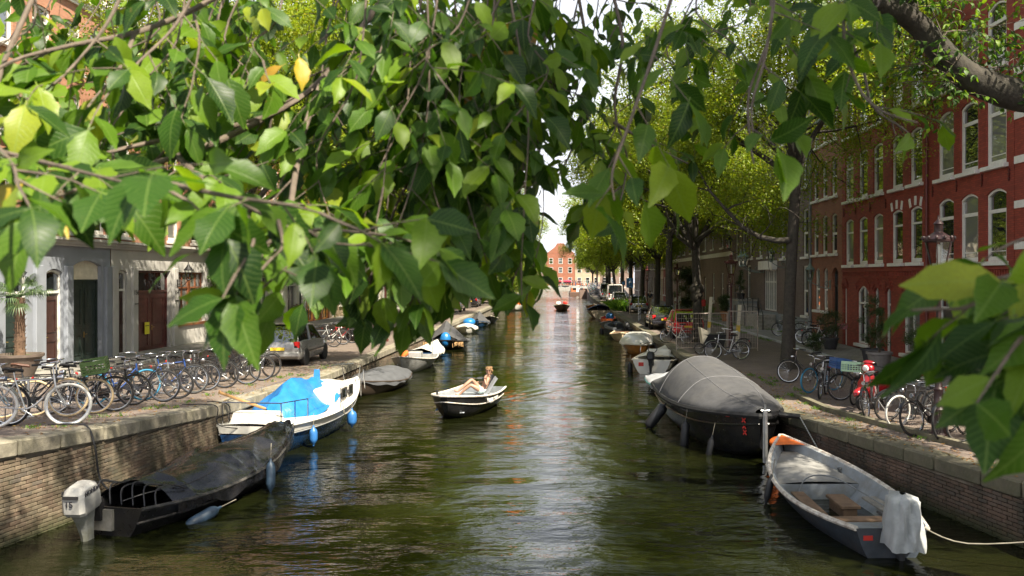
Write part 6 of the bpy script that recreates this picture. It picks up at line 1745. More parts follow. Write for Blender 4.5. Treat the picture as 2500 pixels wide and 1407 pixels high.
# ------------------------------------------------------------------ bicycles
WR = .362
BK = {}
def bike_meshes():
    # wheel: tyre, rim with spokes and hub; plane x-z, axle along y
    ty = MB(); n = 36
    rings = []
    for i in range(n):
        a = 2 * PI * i / n
        rings.append([((WR - .024 + .024 * math.cos(c)) * math.cos(a), .022 * math.sin(c), (WR - .024 + .024 * math.cos(c)) * math.sin(a)) for c in [2 * PI * k / 8 for k in range(8)]])
    rings.append(rings[0]); ty.loft(rings, True)
    BK['tyre'] = ty.mesh('tyre', True, 60)
    rm = MB(); rings = []
    for i in range(n):
        a = 2 * PI * i / n
        rings.append([(r * math.cos(a), y, r * math.sin(a)) for r, y in ((WR - .036, -.013), (WR - .036, .013), (WR - .056, .010), (WR - .056, -.010))])
    rings.append(rings[0]); rm.loft(rings, True)
    for i in range(28):
        a = 2 * PI * i / 28; b_ = a + (.5 if i % 2 else -.5); y = .03 if i % 4 < 2 else -.03
        rm.tube([(.028 * math.cos(b_), y, .028 * math.sin(b_)), ((WR - .05) * math.cos(a), 0, (WR - .05) * math.sin(a))], .0017, 3, False)
    rm.lathe([(.012, -.05), (.03, -.04), (.022, 0), (.03, .04), (.012, .05)], 10, (0, 0, 0), 'y')
    BK['rim'] = rm.mesh('rim', True, 60)
    def guard(a0, a1):
        g = MB(); rr = []
        for i in range(19):
            a = lerp(a0, a1, i / 18); R_ = WR + .022
            rr.append([(R_ * math.cos(a), -.03, R_ * math.sin(a)), ((R_ + .014) * math.cos(a), 0, (R_ + .014) * math.sin(a)), (R_ * math.cos(a), .03, R_ * math.sin(a)), ((R_ + .006) * math.cos(a), 0, (R_ + .006) * math.sin(a))])
        return g.loft(rr, True, True, True)
    f = (.56, WR); r = (-.54, WR)          # axles; x forward
    bb = (-.08, .30)
    hd_t = (.34, .86); hd_b = (.37, .66)
    BK['front_guard'] = guard(R(35), R(165)).mesh('mudguard', True, 50); BK['rear_guard'] = guard(R(15), R(170)).mesh('mudguard', True, 50)
    V2 = lambda p, y=0: (p[0], y, p[1])
    fr = MB()
    seat = (-.24, .80)
    fr.tube([V2(bb), V2(seat)], .016, 8); fr.tube([V2(seat), V2((-.262, .92))], .013, 8); fr.tube([V2(hd_b), V2(hd_t)], .02, 8)
    fr.tube(smooth([V2(hd_b), V2((.20, .50)), V2((.05, .36)), V2(bb)], 4), .017, 8)
    for s in (-1, 1):
        fr.tube([V2(bb, s * .02), V2(r, s * .06)], .009, 6); fr.tube([V2((-.225, .74), s * .015), V2(r, s * .06)], .008, 6)
    step = MB(); step.add(fr.v, fr.f); step.tube(smooth([V2((.355, .76)), V2((.15, .56)), V2((-.03, .46)), V2((-.14, .46))], 4), .014, 8)
    men = MB(); men.add(fr.v, fr.f); men.tube([V2((.35, .80)), V2((-.225, .775))], .014, 8)
    BK['frame_step'] = step.mesh('frame', True, 60); BK['frame_men'] = men.mesh('frame', True, 60)
    fk = MB()
    for s in (-1, 1): fk.tube(smooth([V2(hd_b, s * .035), V2((.43, .52), s * .045), V2((.50, .40), s * .05), V2(f, s * .052)], 3), .011, 6)
    fk.tube([V2(hd_b, -.036), V2(hd_b, .036)], .014, 6)
    BK['fork'] = fk.mesh('fork', True, 60)
    hb = MB(); hb.tube([V2(hd_t), V2((.325, 1.0))], .012, 6)
    pts = [(.325, 0, 1.0), (.37, .06, 1.045), (.40, .17, 1.07), (.33, .27, 1.065), (.20, .30, 1.05), (.10, .30, 1.045)]
    L_ = smooth(pts, 3); hb.tube([(p[0], -p[1], p[2]) for p in reversed(L_)] + L_[1:], .0115, 6)
    BK['handlebar'] = hb.mesh('handlebar', True, 60)
    gp = MB()
    gp.tube([(.22, 0, 1.053), (.08, 0, 1.044)], .018, 8)
    BK['grip'] = gp.mesh('grip', True, 60)
    sd = MB()
    rr = []
    for x, w, z in ((-.42, .06, .965), (-.40, .105, .985), (-.32, .115, .98), (-.24, .07, .965), (-.16, .03, .955), (-.12, .018, .945)):
        rr.append([(x, w * math.cos(a), z + (.02 if math.sin(a) > 0 else .035) * math.sin(a)) for a in [2 * PI * k / 10 for k in range(10)]])
    sd.loft(rr, True, True, True); sd.tube([(-.37, .07, .93), (-.25, 0, .92), (-.37, -.07, .93)], .012, 6)
    BK['saddle'] = sd.mesh('saddle', True, 60)
    rk = MB()
    for s in (-1, 1):
        rk.tube([(-.28, s * .06, .79), (-.85, s * .075, .79)], .007, 5); rk.tube([(-.80, s * .075, .79), V2(r, s * .07)], .006, 5); rk.tube([(-.50, s * .07, .79), V2(r, s * .07)], .006, 5)
    for x in (-.32, -.48, -.64, -.82): rk.tube([(x, -.07, .79), (x, .07, .79)], .006, 5)
    BK['rack'] = rk.mesh('rack', True, 60)
    cc = MB(); rr = []
    for x, h in ((-.62, .02), (-.58, .04), (-.3, .045), (-.08, .085), (.02, .06), (.04, .02)):
        z = lerp(.36, .30, (x + .62) / .66); rr.append([(x, -.045, z - h), (x, -.045, z + h), (x, -.075, z + h * .9), (x, -.075, z - h * .9)])
    cc.loft(rr, True, True, True); BK['chain_case'] = cc.mesh('chain_case', True, 40)
    cr = MB(); cr.tube([(-.08, -.09, .30), (.06, -.09, .20)], .010, 6); cr.tube([(-.08, .09, .30), (-.22, .09, .40)], .010, 6); cr.tube([(-.08, -.09, .3), (-.08, .09, .3)], .014, 6)
    cr.box((.06, -.14, .20), (.09, .09, .022)); cr.box((-.22, .14, .40), (.09, .09, .022)); BK['cranks'] = cr.mesh('cranks', True, 40)
    ks = MB(); ks.tube([(-.40, .06, .36), (-.46, .22, .02)], .010, 6); ks.tube([(-.46, .22, .02), (-.40, .24, .012)], .010, 6); BK['kickstand'] = ks.mesh('kickstand', True)
    li = MB(); li.lathe([(.02, -.05), (.045, -.02), (.05, .04), (.045, .05)], 12, (.44, 0, .82), 'x'); BK['headlight'] = li.mesh('headlight', True)
    rl = MB().cbox((-.88, 0, .74), (.03, .1, .05), .008); BK['reflector'] = rl.mesh('reflector')
bike_meshes()
REFL = mat('red_reflector', (.5, .02, .02), .3)
BKC = {}
def paint(name, c): return mat('bike_' + name, c, .35, var=.15, coat=.2)
FRAMES = dict(black=paint('black', (.013, .013, .015)), silver=mat('bike_silver', (.5, .5, .5), .3, .7), teal=paint('teal', (.03, .32, .28)), lblue=paint('light_blue', (.30, .42, .48)), blue=paint('blue', (.02, .06, .22)), white=paint('white', (.62, .62, .60)), green=paint('green', (.02, .06, .04)), red=paint('red', (.35, .02, .02)), grey=paint('grey', (.16, .17, .18)))
TYRES = dict(black=RUBBER, cream=mat('cream_tyre', (.50, .38, .22), .7, var=.15), white=mat('white_tyre', (.58, .57, .54), .6, var=.1), blue=mat('blue_tyre', (.03, .22, .38), .6, var=.1))
def bicycle(label, loc, heading, frame='black', tyre='black', tyre2=None, style='step', rack=True, guards=True, lean=4.0, group=None, steer=0.0, chain=True, saddle=None, hb=None, front='wheel'):
    """origin: the ground under the middle; heading: direction the front wheel points"""
    t = thing('bicycle', label, 'bicycle', loc, 0, group, rot=(R(lean), 0, heading))
    F_ = FRAMES[frame]
    S = lambda k, n, m, par=t, **kw: ob(n, BK[k], m, par, slot=True, **kw)
    S('frame_' + style, 'frame', F_)
    def steered(o):
        l = o.location.copy(); l.x -= .355
        l.rotate(Euler((0, 0, steer))); l.x += .355
        o.location = l; o.rotation_euler = (0, 0, steer)
        return o
    steered(S('fork', 'fork', F_ if frame in ('silver', 'lblue', 'white') else FRAMES['black']))
    steered(S('handlebar', 'handlebar', hb or CHROME)); [steered(S('grip', 'grip', RUBBER, loc=(0, s * .30, 0))) for s in (-1, 1)]; steered(S('headlight', 'headlight', CHROME))
    for x, g, k in ((.56, 'front_guard', 0), (-.54, 'rear_guard', 1)):
        m = TYRES[(tyre2 or tyre) if k else tyre]
        w = S('tyre', 'wheel', m, loc=(x, 0, WR))
        if k == 0: steered(w)
        S('rim', 'rim', CHROME, w)
        if guards:
            gg = S(g, 'mudguard', F_ if frame == 'silver' else FRAMES['black'], loc=(x, 0, WR))
            if k == 0: steered(gg)
    S('saddle', 'saddle', saddle or RUBBER)
    if rack: S('rack', 'rack', FRAMES['black'])
    if chain: S('chain_case', 'chain_case', FRAMES['black'])
    S('cranks', 'cranks', STEEL); S('kickstand', 'kickstand', STEEL); S('reflector', 'reflector', REFL)
    return t
def front_at(x, y, z, hd): # ground point of the front wheel -> origin of the bicycle
    return (x - .56 * math.cos(hd), y - .56 * math.sin(hd), z)
def at(px, py, side):      # ground contact seen at a photograph pixel while composing
    z = 0
    for _ in range(12):
        k = (py - 676) / (EYE - z); z = zl(2100 / k) if side < 0 else zr(2100 / k)
    k = (py - 676) / (EYE - z)
    return (px - 1370) / k, 2100 / k, z
GL, GRB = 'bicycles parked along the sunny quay', 'bicycles parked along the shaded quay'
LB = [ # front-wheel contact, heading, frame, tyre, style, label
    (18, 1040, 12, 'lblue', 'black', 'men', 'light blue bicycle with fat black tyres ending the sunny quay row by the palm', dict(chain=False)),
    (158, 1040, 22, 'silver', 'white', 'men', 'silver bicycle with white tyres parked foremost on the sunny quay', dict(steer=.1, chain=False)),
    (158, 1018, 18, 'black', 'cream', 'step', 'black bicycle with cream tyres behind the silver white-tyred one', dict(saddle=mat('brown_saddle', (.09, .04, .025), .5))),
    (228, 1010, 20, 'black', 'cream', 'step', 'black carrier bicycle with cream tyres and green crate', dict()),
    (275, 1005, 15, 'black', 'black', 'step', 'black bicycle with chrome handlebar beside the green crate bicycle', {}),
    (323, 990, 48, 'black', 'black', 'men', 'black bicycle turned end-on between the crate and blue-tyred bicycles', {}),
    (346, 978, 52, 'blue', 'blue', 'step', 'blue bicycle with light blue tyre on the sunny quay', {}),
    (394, 982, 8, 'black', 'black', 'step', 'black bicycle with thin bright rim beside the blue-tyred one', {}),
    (430, 974, 5, 'grey', 'black', 'step', 'dark grey bicycle with silver rims in the middle of the sunny quay row', {}),
    (470, 962, 40, 'blue', 'black', 'men', 'dark blue bicycle with orange reflector strip in the sunny quay row', {}),
    (505, 954, 45, 'black', 'black', 'step', 'black bicycle turned end-on before the hanging leaf', {}),
    (545, 948, 15, 'black', 'black', 'men', 'black bicycle half hidden by the hanging leaves on the sunny quay', {}),
    (600, 939, 12, 'black', 'black', 'step', 'black bicycle near the dark knotted tree trunk', {}),
    (636, 930, 10, 'black', 'black', 'step', 'black bicycle beyond the tree trunk with pale chain case', {}),
    (660, 922, 60, 'grey', 'black', 'men', 'grey bicycle at the end of the sunny quay row before the silver car', {})]
for i, (px, py, hd, fr, ty, stl, lb, kw) in enumerate(LB):
    x, y, z = at(px, py, -1); h = R(hd + rnd.uniform(-9, 9))
    bicycle(lb, front_at(x, y, z - .004, h), h, fr, ty, style=stl, lean=rnd.uniform(-9, 9), group=GL, **kw).scale = (rnd.uniform(1.02, 1.1),) * 3
    if i == 3:
        cx, cy_, cz = front_at(x, y, z, h); crate_pos = (cx + .62 * math.cos(h), cy_ + .62 * math.sin(h), cz + .86, h)
for i, (px, py, hd) in enumerate(((700, 880, 10), (860, 838, 12), (838, 842, 20), (815, 848, 5), (1080, 778, 15), (1110, 768, 10))):
    x, y, z = at(px, py, -1); h = R(hd)
    bicycle(['black bicycle lying close to the silver car', 'red-lamped bicycle in the cluster beyond the silver car', 'white-rimmed bicycle in the cluster beyond the silver car', 'grey bicycle nearest the silver car bonnet', 'black bicycle beside the white compact car', 'dark bicycle past the white compact car'][i], front_at(x, y, z, h), h, ['black', 'red', 'white', 'grey', 'black', 'black'][i], style='men' if i % 2 else 'step', lean=rnd.uniform(-4, 6), group=GL)
def crate(label, loc, rot, m, s=(.46, .34, .28)):
    c = thing('crate', label, 'crate', loc, 0, rot=rot)
    a, b_, h = s; base = MB().bb((-a / 2, -b_ / 2, 0), (a / 2, b_ / 2, .02)); base.build('base', m, c)
    for k in range(4):
        L = a if k % 2 == 0 else b_
        p = MB(); t_ = .018
        for z0, z1 in ((.0, .05), (.085, .105), (.14, .16), (.195, .28)): p.bb((-L / 2, -t_ / 2, z0 * h / .28), (L / 2, t_ / 2, z1 * h / .28))
        n = int(L / .07)
        for j in range(n + 1): p.box((-L / 2 + L * j / n, 0, h * .42), (.016, t_ * .9, h * .75))
        off = (0, -b_ / 2, 0) if k == 0 else ((a / 2, 0, 0) if k == 1 else ((0, b_ / 2, 0) if k == 2 else (-a / 2, 0, 0)))
        p.build('side_panel', m, c, loc=off, rot=(0, 0, R(90) * (k % 2)))
    return c
crate('olive green plastic crate on the carrier of a sunny quay bicycle', crate_pos[:3], (R(8), R(-10), crate_pos[3]), mat('olive_crate', (.10, .17, .05), .5, var=.15))
# staple racks among the left bicycles
for i, (px, py) in enumerate(((52, 1028), (165, 985), (470, 925), (250, 962))):
    x, y, z = at(px, py, -1)
    o = thing('bicycle_rack', 'galvanised hoop rack standing among the sunny quay bicycles', 'bike rack', (x, y, z), R(15), 'hoop racks on the sunny quay')
    MB().tube(smooth([(0, -.4, -.1), (0, -.4, .65), (0, -.34, .78), (0, .34, .78), (0, .4, .65), (0, .4, -.1)], 4), .026, 8).build('hoop', STEEL, o, True)

RB = [(1925, 935, 150, 'black', 'black', 'step', 'black bicycle leaning by the tall elm trunk', {}),
      (1975, 960, 215, 'black', 'blue', 'step', 'bicycle with blue front tyre beside the tall elm', {}),
      (2001, 975, 240, 'grey', 'black', 'men', 'grey bicycle end-on beside the blue crate bicycle', {}),
      (2052, 978, 190, 'black', 'black', 'step', 'black carrier bicycle with dark blue crate', {}),
      (2085, 990, 225, 'black', 'black', 'step', 'black carrier bicycle with pale green crate', {}),
      (2118, 1024, 235, 'black', 'black', 'men', 'black bicycle in front of the red scooter', {}),
      (2165, 1028, 200, 'black', 'black', 'step', 'black bicycle just behind the white-tyred one', {}),
      (2190, 1045, 205, 'black', 'white', 'men', 'black bicycle with white front tyre on the shaded quay', dict(tyre2='black')),
      (2232, 1066, 200, 'black', 'black', 'step', 'black bicycle with yellow spoke reflector beside the white-tyred one', {}),
      (2300, 1077, 225, 'blue', 'black', 'men', 'dark blue bicycle before the teal framed one', {}),
      (2345, 1081, 190, 'teal', 'black', 'step', 'teal framed bicycle partly behind near leaves', {}),
      (2405, 1100, 200, 'black', 'black', 'men', 'black bicycle with teal reflections behind the near leaves', {}),
      (2474, 1122, 215, 'black', 'black', 'step', 'last black bicycle of the shaded quay row, past the teal one', {})]
crp = {}
for i, (px, py, hd, fr, ty, stl, lb, kw) in enumerate(RB):
    x, y, z = at(px, py, 1); h = R(hd + rnd.uniform(-9, 9))
    bicycle(lb, front_at(x, y, z - .004, h), h, fr, ty, style=stl, lean=rnd.uniform(-10, 10), group=GRB, **kw)
    crp[i] = front_at(x, y, z, h) + (h,)
for k, lb, m in ((3, 'dark blue plastic crate on a shaded quay bicycle', mat('blue_crate', (.03, .09, .26), .5, var=.12)), (4, 'pale green plastic crate on a shaded quay bicycle', mat('mint_crate', (.33, .50, .33), .5, var=.1))):
    cx, cy_, cz, h = crp[k]; crate(lb, (cx + .58 * math.cos(h), cy_ + .58 * math.sin(h), cz + .86), (0, R(-6), h), m, (.40, .5, .26))
# silver bicycle and cargo bicycle by the lamp post, bicycles at the house fronts
x, y, z = at(1742, 878, 1); bicycle('silver bicycle with child seat standing before the black cargo bicycle', (x + .55, y, z), R(178), 'silver', 'black', style='men', lean=5, group='bicycles by the site fence')
x, y, z = at(1728, 868, 1)
cbk = thing('cargo_bicycle', 'long cargo bicycle with black tub and cream board by the lamp post', 'bicycle', (x + .9, y + .7, z), R(182))
for xx, r_ in ((1.15, .62), (-.75, .95)):
    w = ob('wheel', BK['tyre'], RUBBER, cbk, loc=(xx, 0, WR * r_), slot=True); w.scale = (r_, 1, r_); ob('rim', BK['rim'], CHROME, w, slot=True)
MB().loft([[(x_, -w_, .32), (x_, w_, .32), (x_ + o_, w_ + .1, .85), (x_ + o_, -w_ - .1, .85)] for x_, w_, o_ in ((.15, .26, -.08), (.9, .20, .12))], True, True, True).build('tub', mat('black_tub', (.018, .018, .02), .5), cbk)
MB().prism([(1.05, -.3, .45), (1.15, -.3, 1.15), (.75, -.3, .95)], (0, .6, 0)).build('rain_board', mat('cream_board', (.62, .55, .42), .7), cbk)
MB().tube([(1.15, 0, .23), (.95, 0, .3), (-.1, 0, .28), (-.35, 0, .8)], .022, 8).tube([(-.1, 0, .28), (-.75, 0, .34)], .016, 6).tube([(-.35, 0, .5), (-.75, 0, .34)], .012, 6).build('frame', FRAMES['black'], cbk, True)
ob('saddle', BK['saddle'], RUBBER, cbk, loc=(-.10, 0, -.02)); ob('handlebar', BK['handlebar'], CHROME, cbk, loc=(-.25, 0, .02))
for i, (px, py, hd, fr) in enumerate(((1900, 826, 170, 'black'), (1958, 845, 150, 'white'), (1985, 842, 160, 'grey'), (2020, 850, 20, 'black'))):
    x, y, z = at(px, py, 1)
    bicycle(['black bicycle leaning by the stone stoop', 'white bicycle against the orange brick house', 'grey bicycle next to the white one at the house fronts', 'black bicycle with pale basket at the house fronts'][i], front_at(x, y, .11, R(hd)), R(hd), fr, style='men' if i == 1 else 'step', lean=5, group='bicycles at the house fronts')
MB_ = thing('basket', 'pink wicker basket on a house front bicycle', 'basket', (at(1952, 815, 1)[0] - 1.2, 38.6, .95)); MB().box((0, 0, .12), (.34, .28, .24), None, 1.15).build('body', mat('pink_wicker', (.45, .16, .18), .8, bump=.5), MB_)
x, y, z = at(1650, 838, 1); bicycle('pale bicycle leaning inside the mesh site fence', (x, y - .3, z), R(150), 'white', 'black', style='men', lean=6, group='bicycles by the site fence')
# red scooter
x, y, z = at(2100, 1000, 1); sc = thing('scooter', 'red motor scooter with round headlamp among the shaded quay bicycles', 'scooter', (x + .45, y + .25, z), R(222))
SR = mat('scooter_red', (.28, .009, .014), .22, var=.08, coat=.6)
for xx in (.62, -.55):
    w = ob('wheel', BK['tyre'], RUBBER, sc, loc=(xx, 0, .235), slot=True); w.scale = (.65, 2.2, .65); ob('rim', BK['rim'], STEEL, w, slot=True)
MB().loft([[(x_, w_ * math.cos(a), z_ + h_ * math.sin(a)) for a in [2 * PI * k / 10 for k in range(10)]] for x_, w_, z_, h_ in ((.98, .02, .40, .03), (.90, .10, .46, .07), (.70, .12, .50, .09), (.45, .10, .45, .07))], True, True, True).build('front_mudguard', SR, sc, True, 60)
MB().loft([[(x_, -w_, z_), (x_ + .05, -w_ * .5, z_), (x_ + .07, 0, z_), (x_ + .05, w_ * .5, z_), (x_, w_, z_), (x_ - .05, 0, z_)] for x_, w_, z_ in ((.36, .17, .28), (.42, .24, .45), (.40, .24, .65), (.33, .16, .85), (.30, .10, .95))], True, True, True).build('leg_shield', SR, sc, True, 60)
MB().loft([[(x_, w_ * math.cos(a), z_ + h_ * math.sin(a)) for a in [2 * PI * k / 12 for k in range(12)]] for x_, w_, z_, h_ in ((.10, .12, .36, .12), (-.15, .17, .46, .18), (-.45, .20, .52, .20), (-.75, .14, .56, .14), (-.92, .04, .60, .05))], True, True, True).build('rear_body', SR, sc, True, 60)
MB().loft([[(x_, w_ * math.cos(a), z_ + .05 * math.sin(a)) for a in [2 * PI * k / 10 for k in range(10)]] for x_, w_, z_ in ((.0, .09, .72), (-.3, .15, .75), (-.65, .13, .77), (-.8, .05, .77))], True, True, True).build('seat', RUBBER, sc, True, 60)
MB().cbox((.18, 0, .27), (.5, .34, .06), .02).build('footboard', IRON, sc)
hl = MB().ball((.33, 0, 1.02), (.13, .17, .12), 12, 8).build('headset', SR, sc, True)
MB().lathe([(.075, 0), (.085, .02), (.06, .045), (.01, .05)], 14, (.43, 0, 1.02), 'x').build('headlamp', mat('lamp_glass', (.7, .7, .66), .1, var=.05), hl, True)
MB().tube(smooth([(.18, -.36, 1.06), (.30, -.15, 1.08), (.30, .15, 1.08), (.18, .36, 1.06)], 4), .016, 8).build('handlebar', IRON, sc, True)
MB().box((.47, .06, .62), (.02, .07, .16)).build('chrome_trim', CHROME, sc); fm = MB().ball((.30, 0, 1.16), (.08, .16, .06), 8, 6).build('screen', SR, sc, True)
gc = thing('saddle_cover', 'grey cloth draped over a bicycle saddle next to the scooter', 'cover', (x + 1.1, y - .1, z + .82)); MB().ball((0, 0, .1), (.32, .2, .14), 12, 8).build('cloth', TARP_DGREY, gc, True)

# ------------------------------------------------------------------ cars
CGL = mat_glass('car_glass', (.015, .02, .022), .01)
TAIL = mat('tail_lamp', (.45, .015, .015), .2, var=.1); PLATE = mat('yellow_plate', (.75, .52, .04), .5, var=.05); WHEELM = mat('alloy_wheel', (.38, .38, .39), .35, .7)
def car(label, loc, heading, col, L=4.1, Wd=1.72, Hh=1.48, kind='hatch', name='parked_car', group='cars parked along the canal', rough=.25, metal=.0):
    """x forward; origin on the ground at the centre"""
    c = thing(name, label, 'car' if kind != 'van' else 'van', loc, heading, group)
    paint_ = mat('car_paint_%02d%02d%02d' % tuple(int(v * 99) for v in col), col, rough, metal, var=.04, coat=.7)
    w = Wd / 2; h0 = .22; belt = .86 if kind != 'van' else 1.05
    prof = {'hatch': [(-.5, .45, .78), (-.485, .30, .90), (-.46, .26, .93), (-.30, .22, .94), (.0, .22, .92), (.18, .22, .90), (.26, .22, .86), (.40, .24, .76), (.47, .30, .66), (.5, .38, .55)],
            'saloon': [(-.5, .45, .80), (-.485, .30, .90), (-.44, .26, .94), (-.30, .22, .95), (.0, .22, .92), (.16, .22, .90), (.24, .22, .86), (.40, .24, .76), (.47, .30, .66), (.5, .38, .55)],
            'van': [(-.5, .40, 1.05), (-.49, .30, 1.1), (-.40, .24, 1.1), (0, .24, 1.1), (.28, .24, 1.08), (.36, .24, 1.0), (.45, .26, .85), (.485, .32, .7), (.5, .4, .6)]}[kind]
    rings = []
    for x, z0, z1 in prof:
        k = 1 - .10 * max(0, (abs(x) - .36) / .14) ** 2
        ww = w * k
        rings.append([(x * L, -ww * .90, z0), (x * L, -ww, z0 + .12), (x * L, -ww, (z0 + z1) / 2 + .05), (x * L, -ww * .93, z1 - .03), (x * L, -ww * .85, z1), (x * L, ww * .85, z1), (x * L, ww * .93, z1 - .03), (x * L, ww, (z0 + z1) / 2 + .05), (x * L, ww, z0 + .12), (x * L, ww * .90, z0)])
    bd = MB().loft(rings, True, True, True).build('body', paint_, c, True, 40)
    if kind == 'saloon': gh = [(-.40, .93, .86), (-.24, 1.40, .70), (-.05, Hh, .72), (.08, Hh - .03, .70), (.25, .90, .84)]
    elif kind == 'hatch': gh = [(-.485, .90, .84), (-.42, 1.32, .74), (-.32, Hh - .02, .72), (-.05, Hh, .72), (.07, Hh - .04, .71), (.25, .88, .84)]
    else: gh = [(-.495, 1.08, .92), (-.485, Hh - .1, .86), (-.44, Hh, .82), (.10, Hh, .82), (.20, Hh - .1, .80), (.34, 1.03, .86)]
    # greenhouse: roof skin in paint, sides / screens in glass
    gl = MB(); rf = MB()
    n = len(gh); zb = gh[0][1] - .04
    def base_z(x): return gh[0][1] + (gh[-1][1] - gh[0][1]) * (x - gh[0][0]) / (gh[-1][0] - gh[0][0]) - .03
    top = [(x * L, z, k * w) for x, z, k in gh]
    for sg in (-1, 1):
        poly = [(x, sg * k, z) for x, z, k in top]
        gl.add([(top[0][0], sg * w * .9, base_z(gh[0][0]))] + poly + [(top[-1][0], sg * w * .9, base_z(gh[-1][0]))], [tuple(range(n + 2))])
    hi = [i for i, g in enumerate(gh) if g[1] > (Hh - .12 if kind != 'saloon' else Hh - .1)]
    i0, i1 = hi[0], hi[-1]
    for i in range(n - 1):
        a, b_ = top[i], top[i + 1]
        quad = [(a[0], -a[2], a[1]), (b_[0], -b_[2], b_[1]), (b_[0], b_[2], b_[1]), (a[0], a[2], a[1])]
        mid = [(p[0], p[1] * .5, p[2] + .025) for p in quad]
        (rf if i0 <= i and i + 1 <= i1 else gl).add(quad, [(0, 1, 2, 3)])
    gl.build('window_glass', CGL, c)
    rf2 = MB()
    for i in range(i0, i1):
        a, b_ = top[i], top[i + 1]
        rf2.loft([[(p[0], s_ * p[2] * 1.01, p[1] + .012 + .03 * (1 - s_ * s_)) for s_ in (-1, -.6, 0, .6, 1)] for p in (a, b_)], False)
    rf2.build('roof', paint_, c, True)
    for sg in (-1, 1):
        pil = MB()
        for i in range(n - 1): pil.tube([(top[i][0], sg * top[i][2] * 1.005, top[i][1]), (top[i + 1][0], sg * top[i + 1][2] * 1.005, top[i + 1][1])], .035, 6)
        for fx_ in ((-.12,) if kind != 'van' else (-.2, .12)):
            pil.tube([(fx_ * L, sg * w * .735 if kind != 'van' else sg * w * .83, Hh - .03), (fx_ * L - .03, sg * w * .90, .88 if kind != 'van' else 1.08)], .035, 6)
        if kind == 'van': pil.bb((-.48 * L, sg * w * .80, 1.05), (.02 * L, sg * w * .90, Hh - .1))
        pil.build('pillar', paint_, c, True)
    for x in (-.31, .32):
        for sg in (-1, 1):
            MB().lathe([(.33, -.02), (.345, .0), (.345, .03)], 20, (x * L, sg * (w - .02), .31), 'y').build('wheel_arch', IRON, c, True)
            wh = MB().lathe([(.20, -.10), (.29, -.10), (.315, -.07), (.315, .07), (.29, .10), (.20, .10)], 22, (0, 0, 0), 'y').build('wheel', RUBBER, c, True, 40, loc=(x * L, sg * (w - .09), .31))
            r_ = MB().lathe([(.02, -.07), (.2, -.06), (.205, 0), (.2, .06), (.02, .07)], 16, (0, 0, 0), 'y')
            for k in range(5): r_.box((.11 * math.cos(k * 1.2566), sg * .085, .11 * math.sin(k * 1.2566)), (.2, .02, .05), (0, -k * 1.2566, 0))
            r_.build('rim', WHEELM, wh, True, 40)
    xb = -.5 * L
    for sg in (-1, 1):
        MB().cbox((xb + .06, sg * w * .80, .80 if kind != 'van' else .95), (.12, .22, .26 if kind != 'van' else .5), .03).build('tail_lamp', TAIL, c)
        MB().cbox((.475 * L, sg * w * .68, .62), (.14, .3, .14), .03).build('headlight', mat('lamp_glass', (.7, .7, .66), .1, var=.05), c)
        MB().cbox((.17 * L, sg * (w + .08), .95), (.12, .18, .12), .03).build('door_mirror', paint_, c)
    MB().cbox((xb - .01, 0, .45), (.16, Wd * .92, .2), .05).build('rear_bumper', paint_, c, True, 40); MB().cbox((.49 * L, 0, .42), (.16, Wd * .9, .2), .05).build('front_bumper', paint_, c, True, 40)
    MB().box((xb - .03, 0, .66 if kind != 'van' else .72), (.04, .5, .11)).build('number_plate', PLATE, c)
    sl = MB()
    for sg in (-1, 1): sl.bb((-.28 * L, sg * w * .985, .50), (.26 * L, sg * (w * 1.012), .56))
    sl.build('side_moulding', IRON, c)
    return c
NYH = R(90)
car('silver grey hatchback parked past the sunny quay bicycles', (-10.35, 33.4, 0), NYH, (.30, .30, .30), 4.0, 1.7, 1.5, metal=.5, rough=.3)
car('black hatchback half hidden by leaves on the sunny quay', (-10.5, 47.0, 0), NYH, (.015, .015, .018))
car('white compact car with red tail lamps on the sunny quay', (-10.3, 71.8, 0), NYH, (.72, .72, .70), 3.8, 1.7, 1.45)
car('silver van past the white compact car on the sunny quay', (-10.2, 81.5, 0), NYH, (.45, .46, .47), 4.8, 1.85, 1.95, 'van', 'parked_van')
car('black off-roader on the sunny quay past the silver van', (-9.9, 95, 0), NYH, (.012, .012, .014), 4.4, 1.8, 1.75, 'hatch')
car('pale grey car on the sunny quay near the bushy tree', (-9.7, 111, 0), NYH, (.5, .5, .5))
car('dark blue car on the sunny quay near the bridge', (-9.6, 124, 0), NYH, (.02, .03, .06))
car('red hatchback behind the burled elm', (6.75, 47.4, 0), NYH, (.50, .012, .02), 4.0, 1.72, 1.48)
car('black saloon parked beyond the red hatchback', (6.45, 55.4, 0), NYH, (.014, .014, .016), 4.6, 1.78, 1.42, 'saloon')
car('silver grey estate car beyond the bicycle barrier', (7.05, 80.0, 0), NYH, (.28, .29, .30), 4.5, 1.78, 1.52, metal=.4)
car('white hatchback with red lamps beyond the tall grass', (6.5, 97.5, 0), NYH, (.70, .70, .69), 4.2, 1.76, 1.55)
car('white and orange van on the shaded bank', (6.9, 112, 0), NYH, (.72, .68, .62), 5.2, 1.95, 2.3, 'van', 'parked_van')
car('grey car before the bridge on the shaded bank', (6.6, 125, 0), NYH, (.2, .2, .21))
car('pale van by the bridge on the shaded bank', (7.2, 140, 0), NYH, (.6, .62, .6), 5.0, 1.9, 2.2, 'van', 'parked_van')

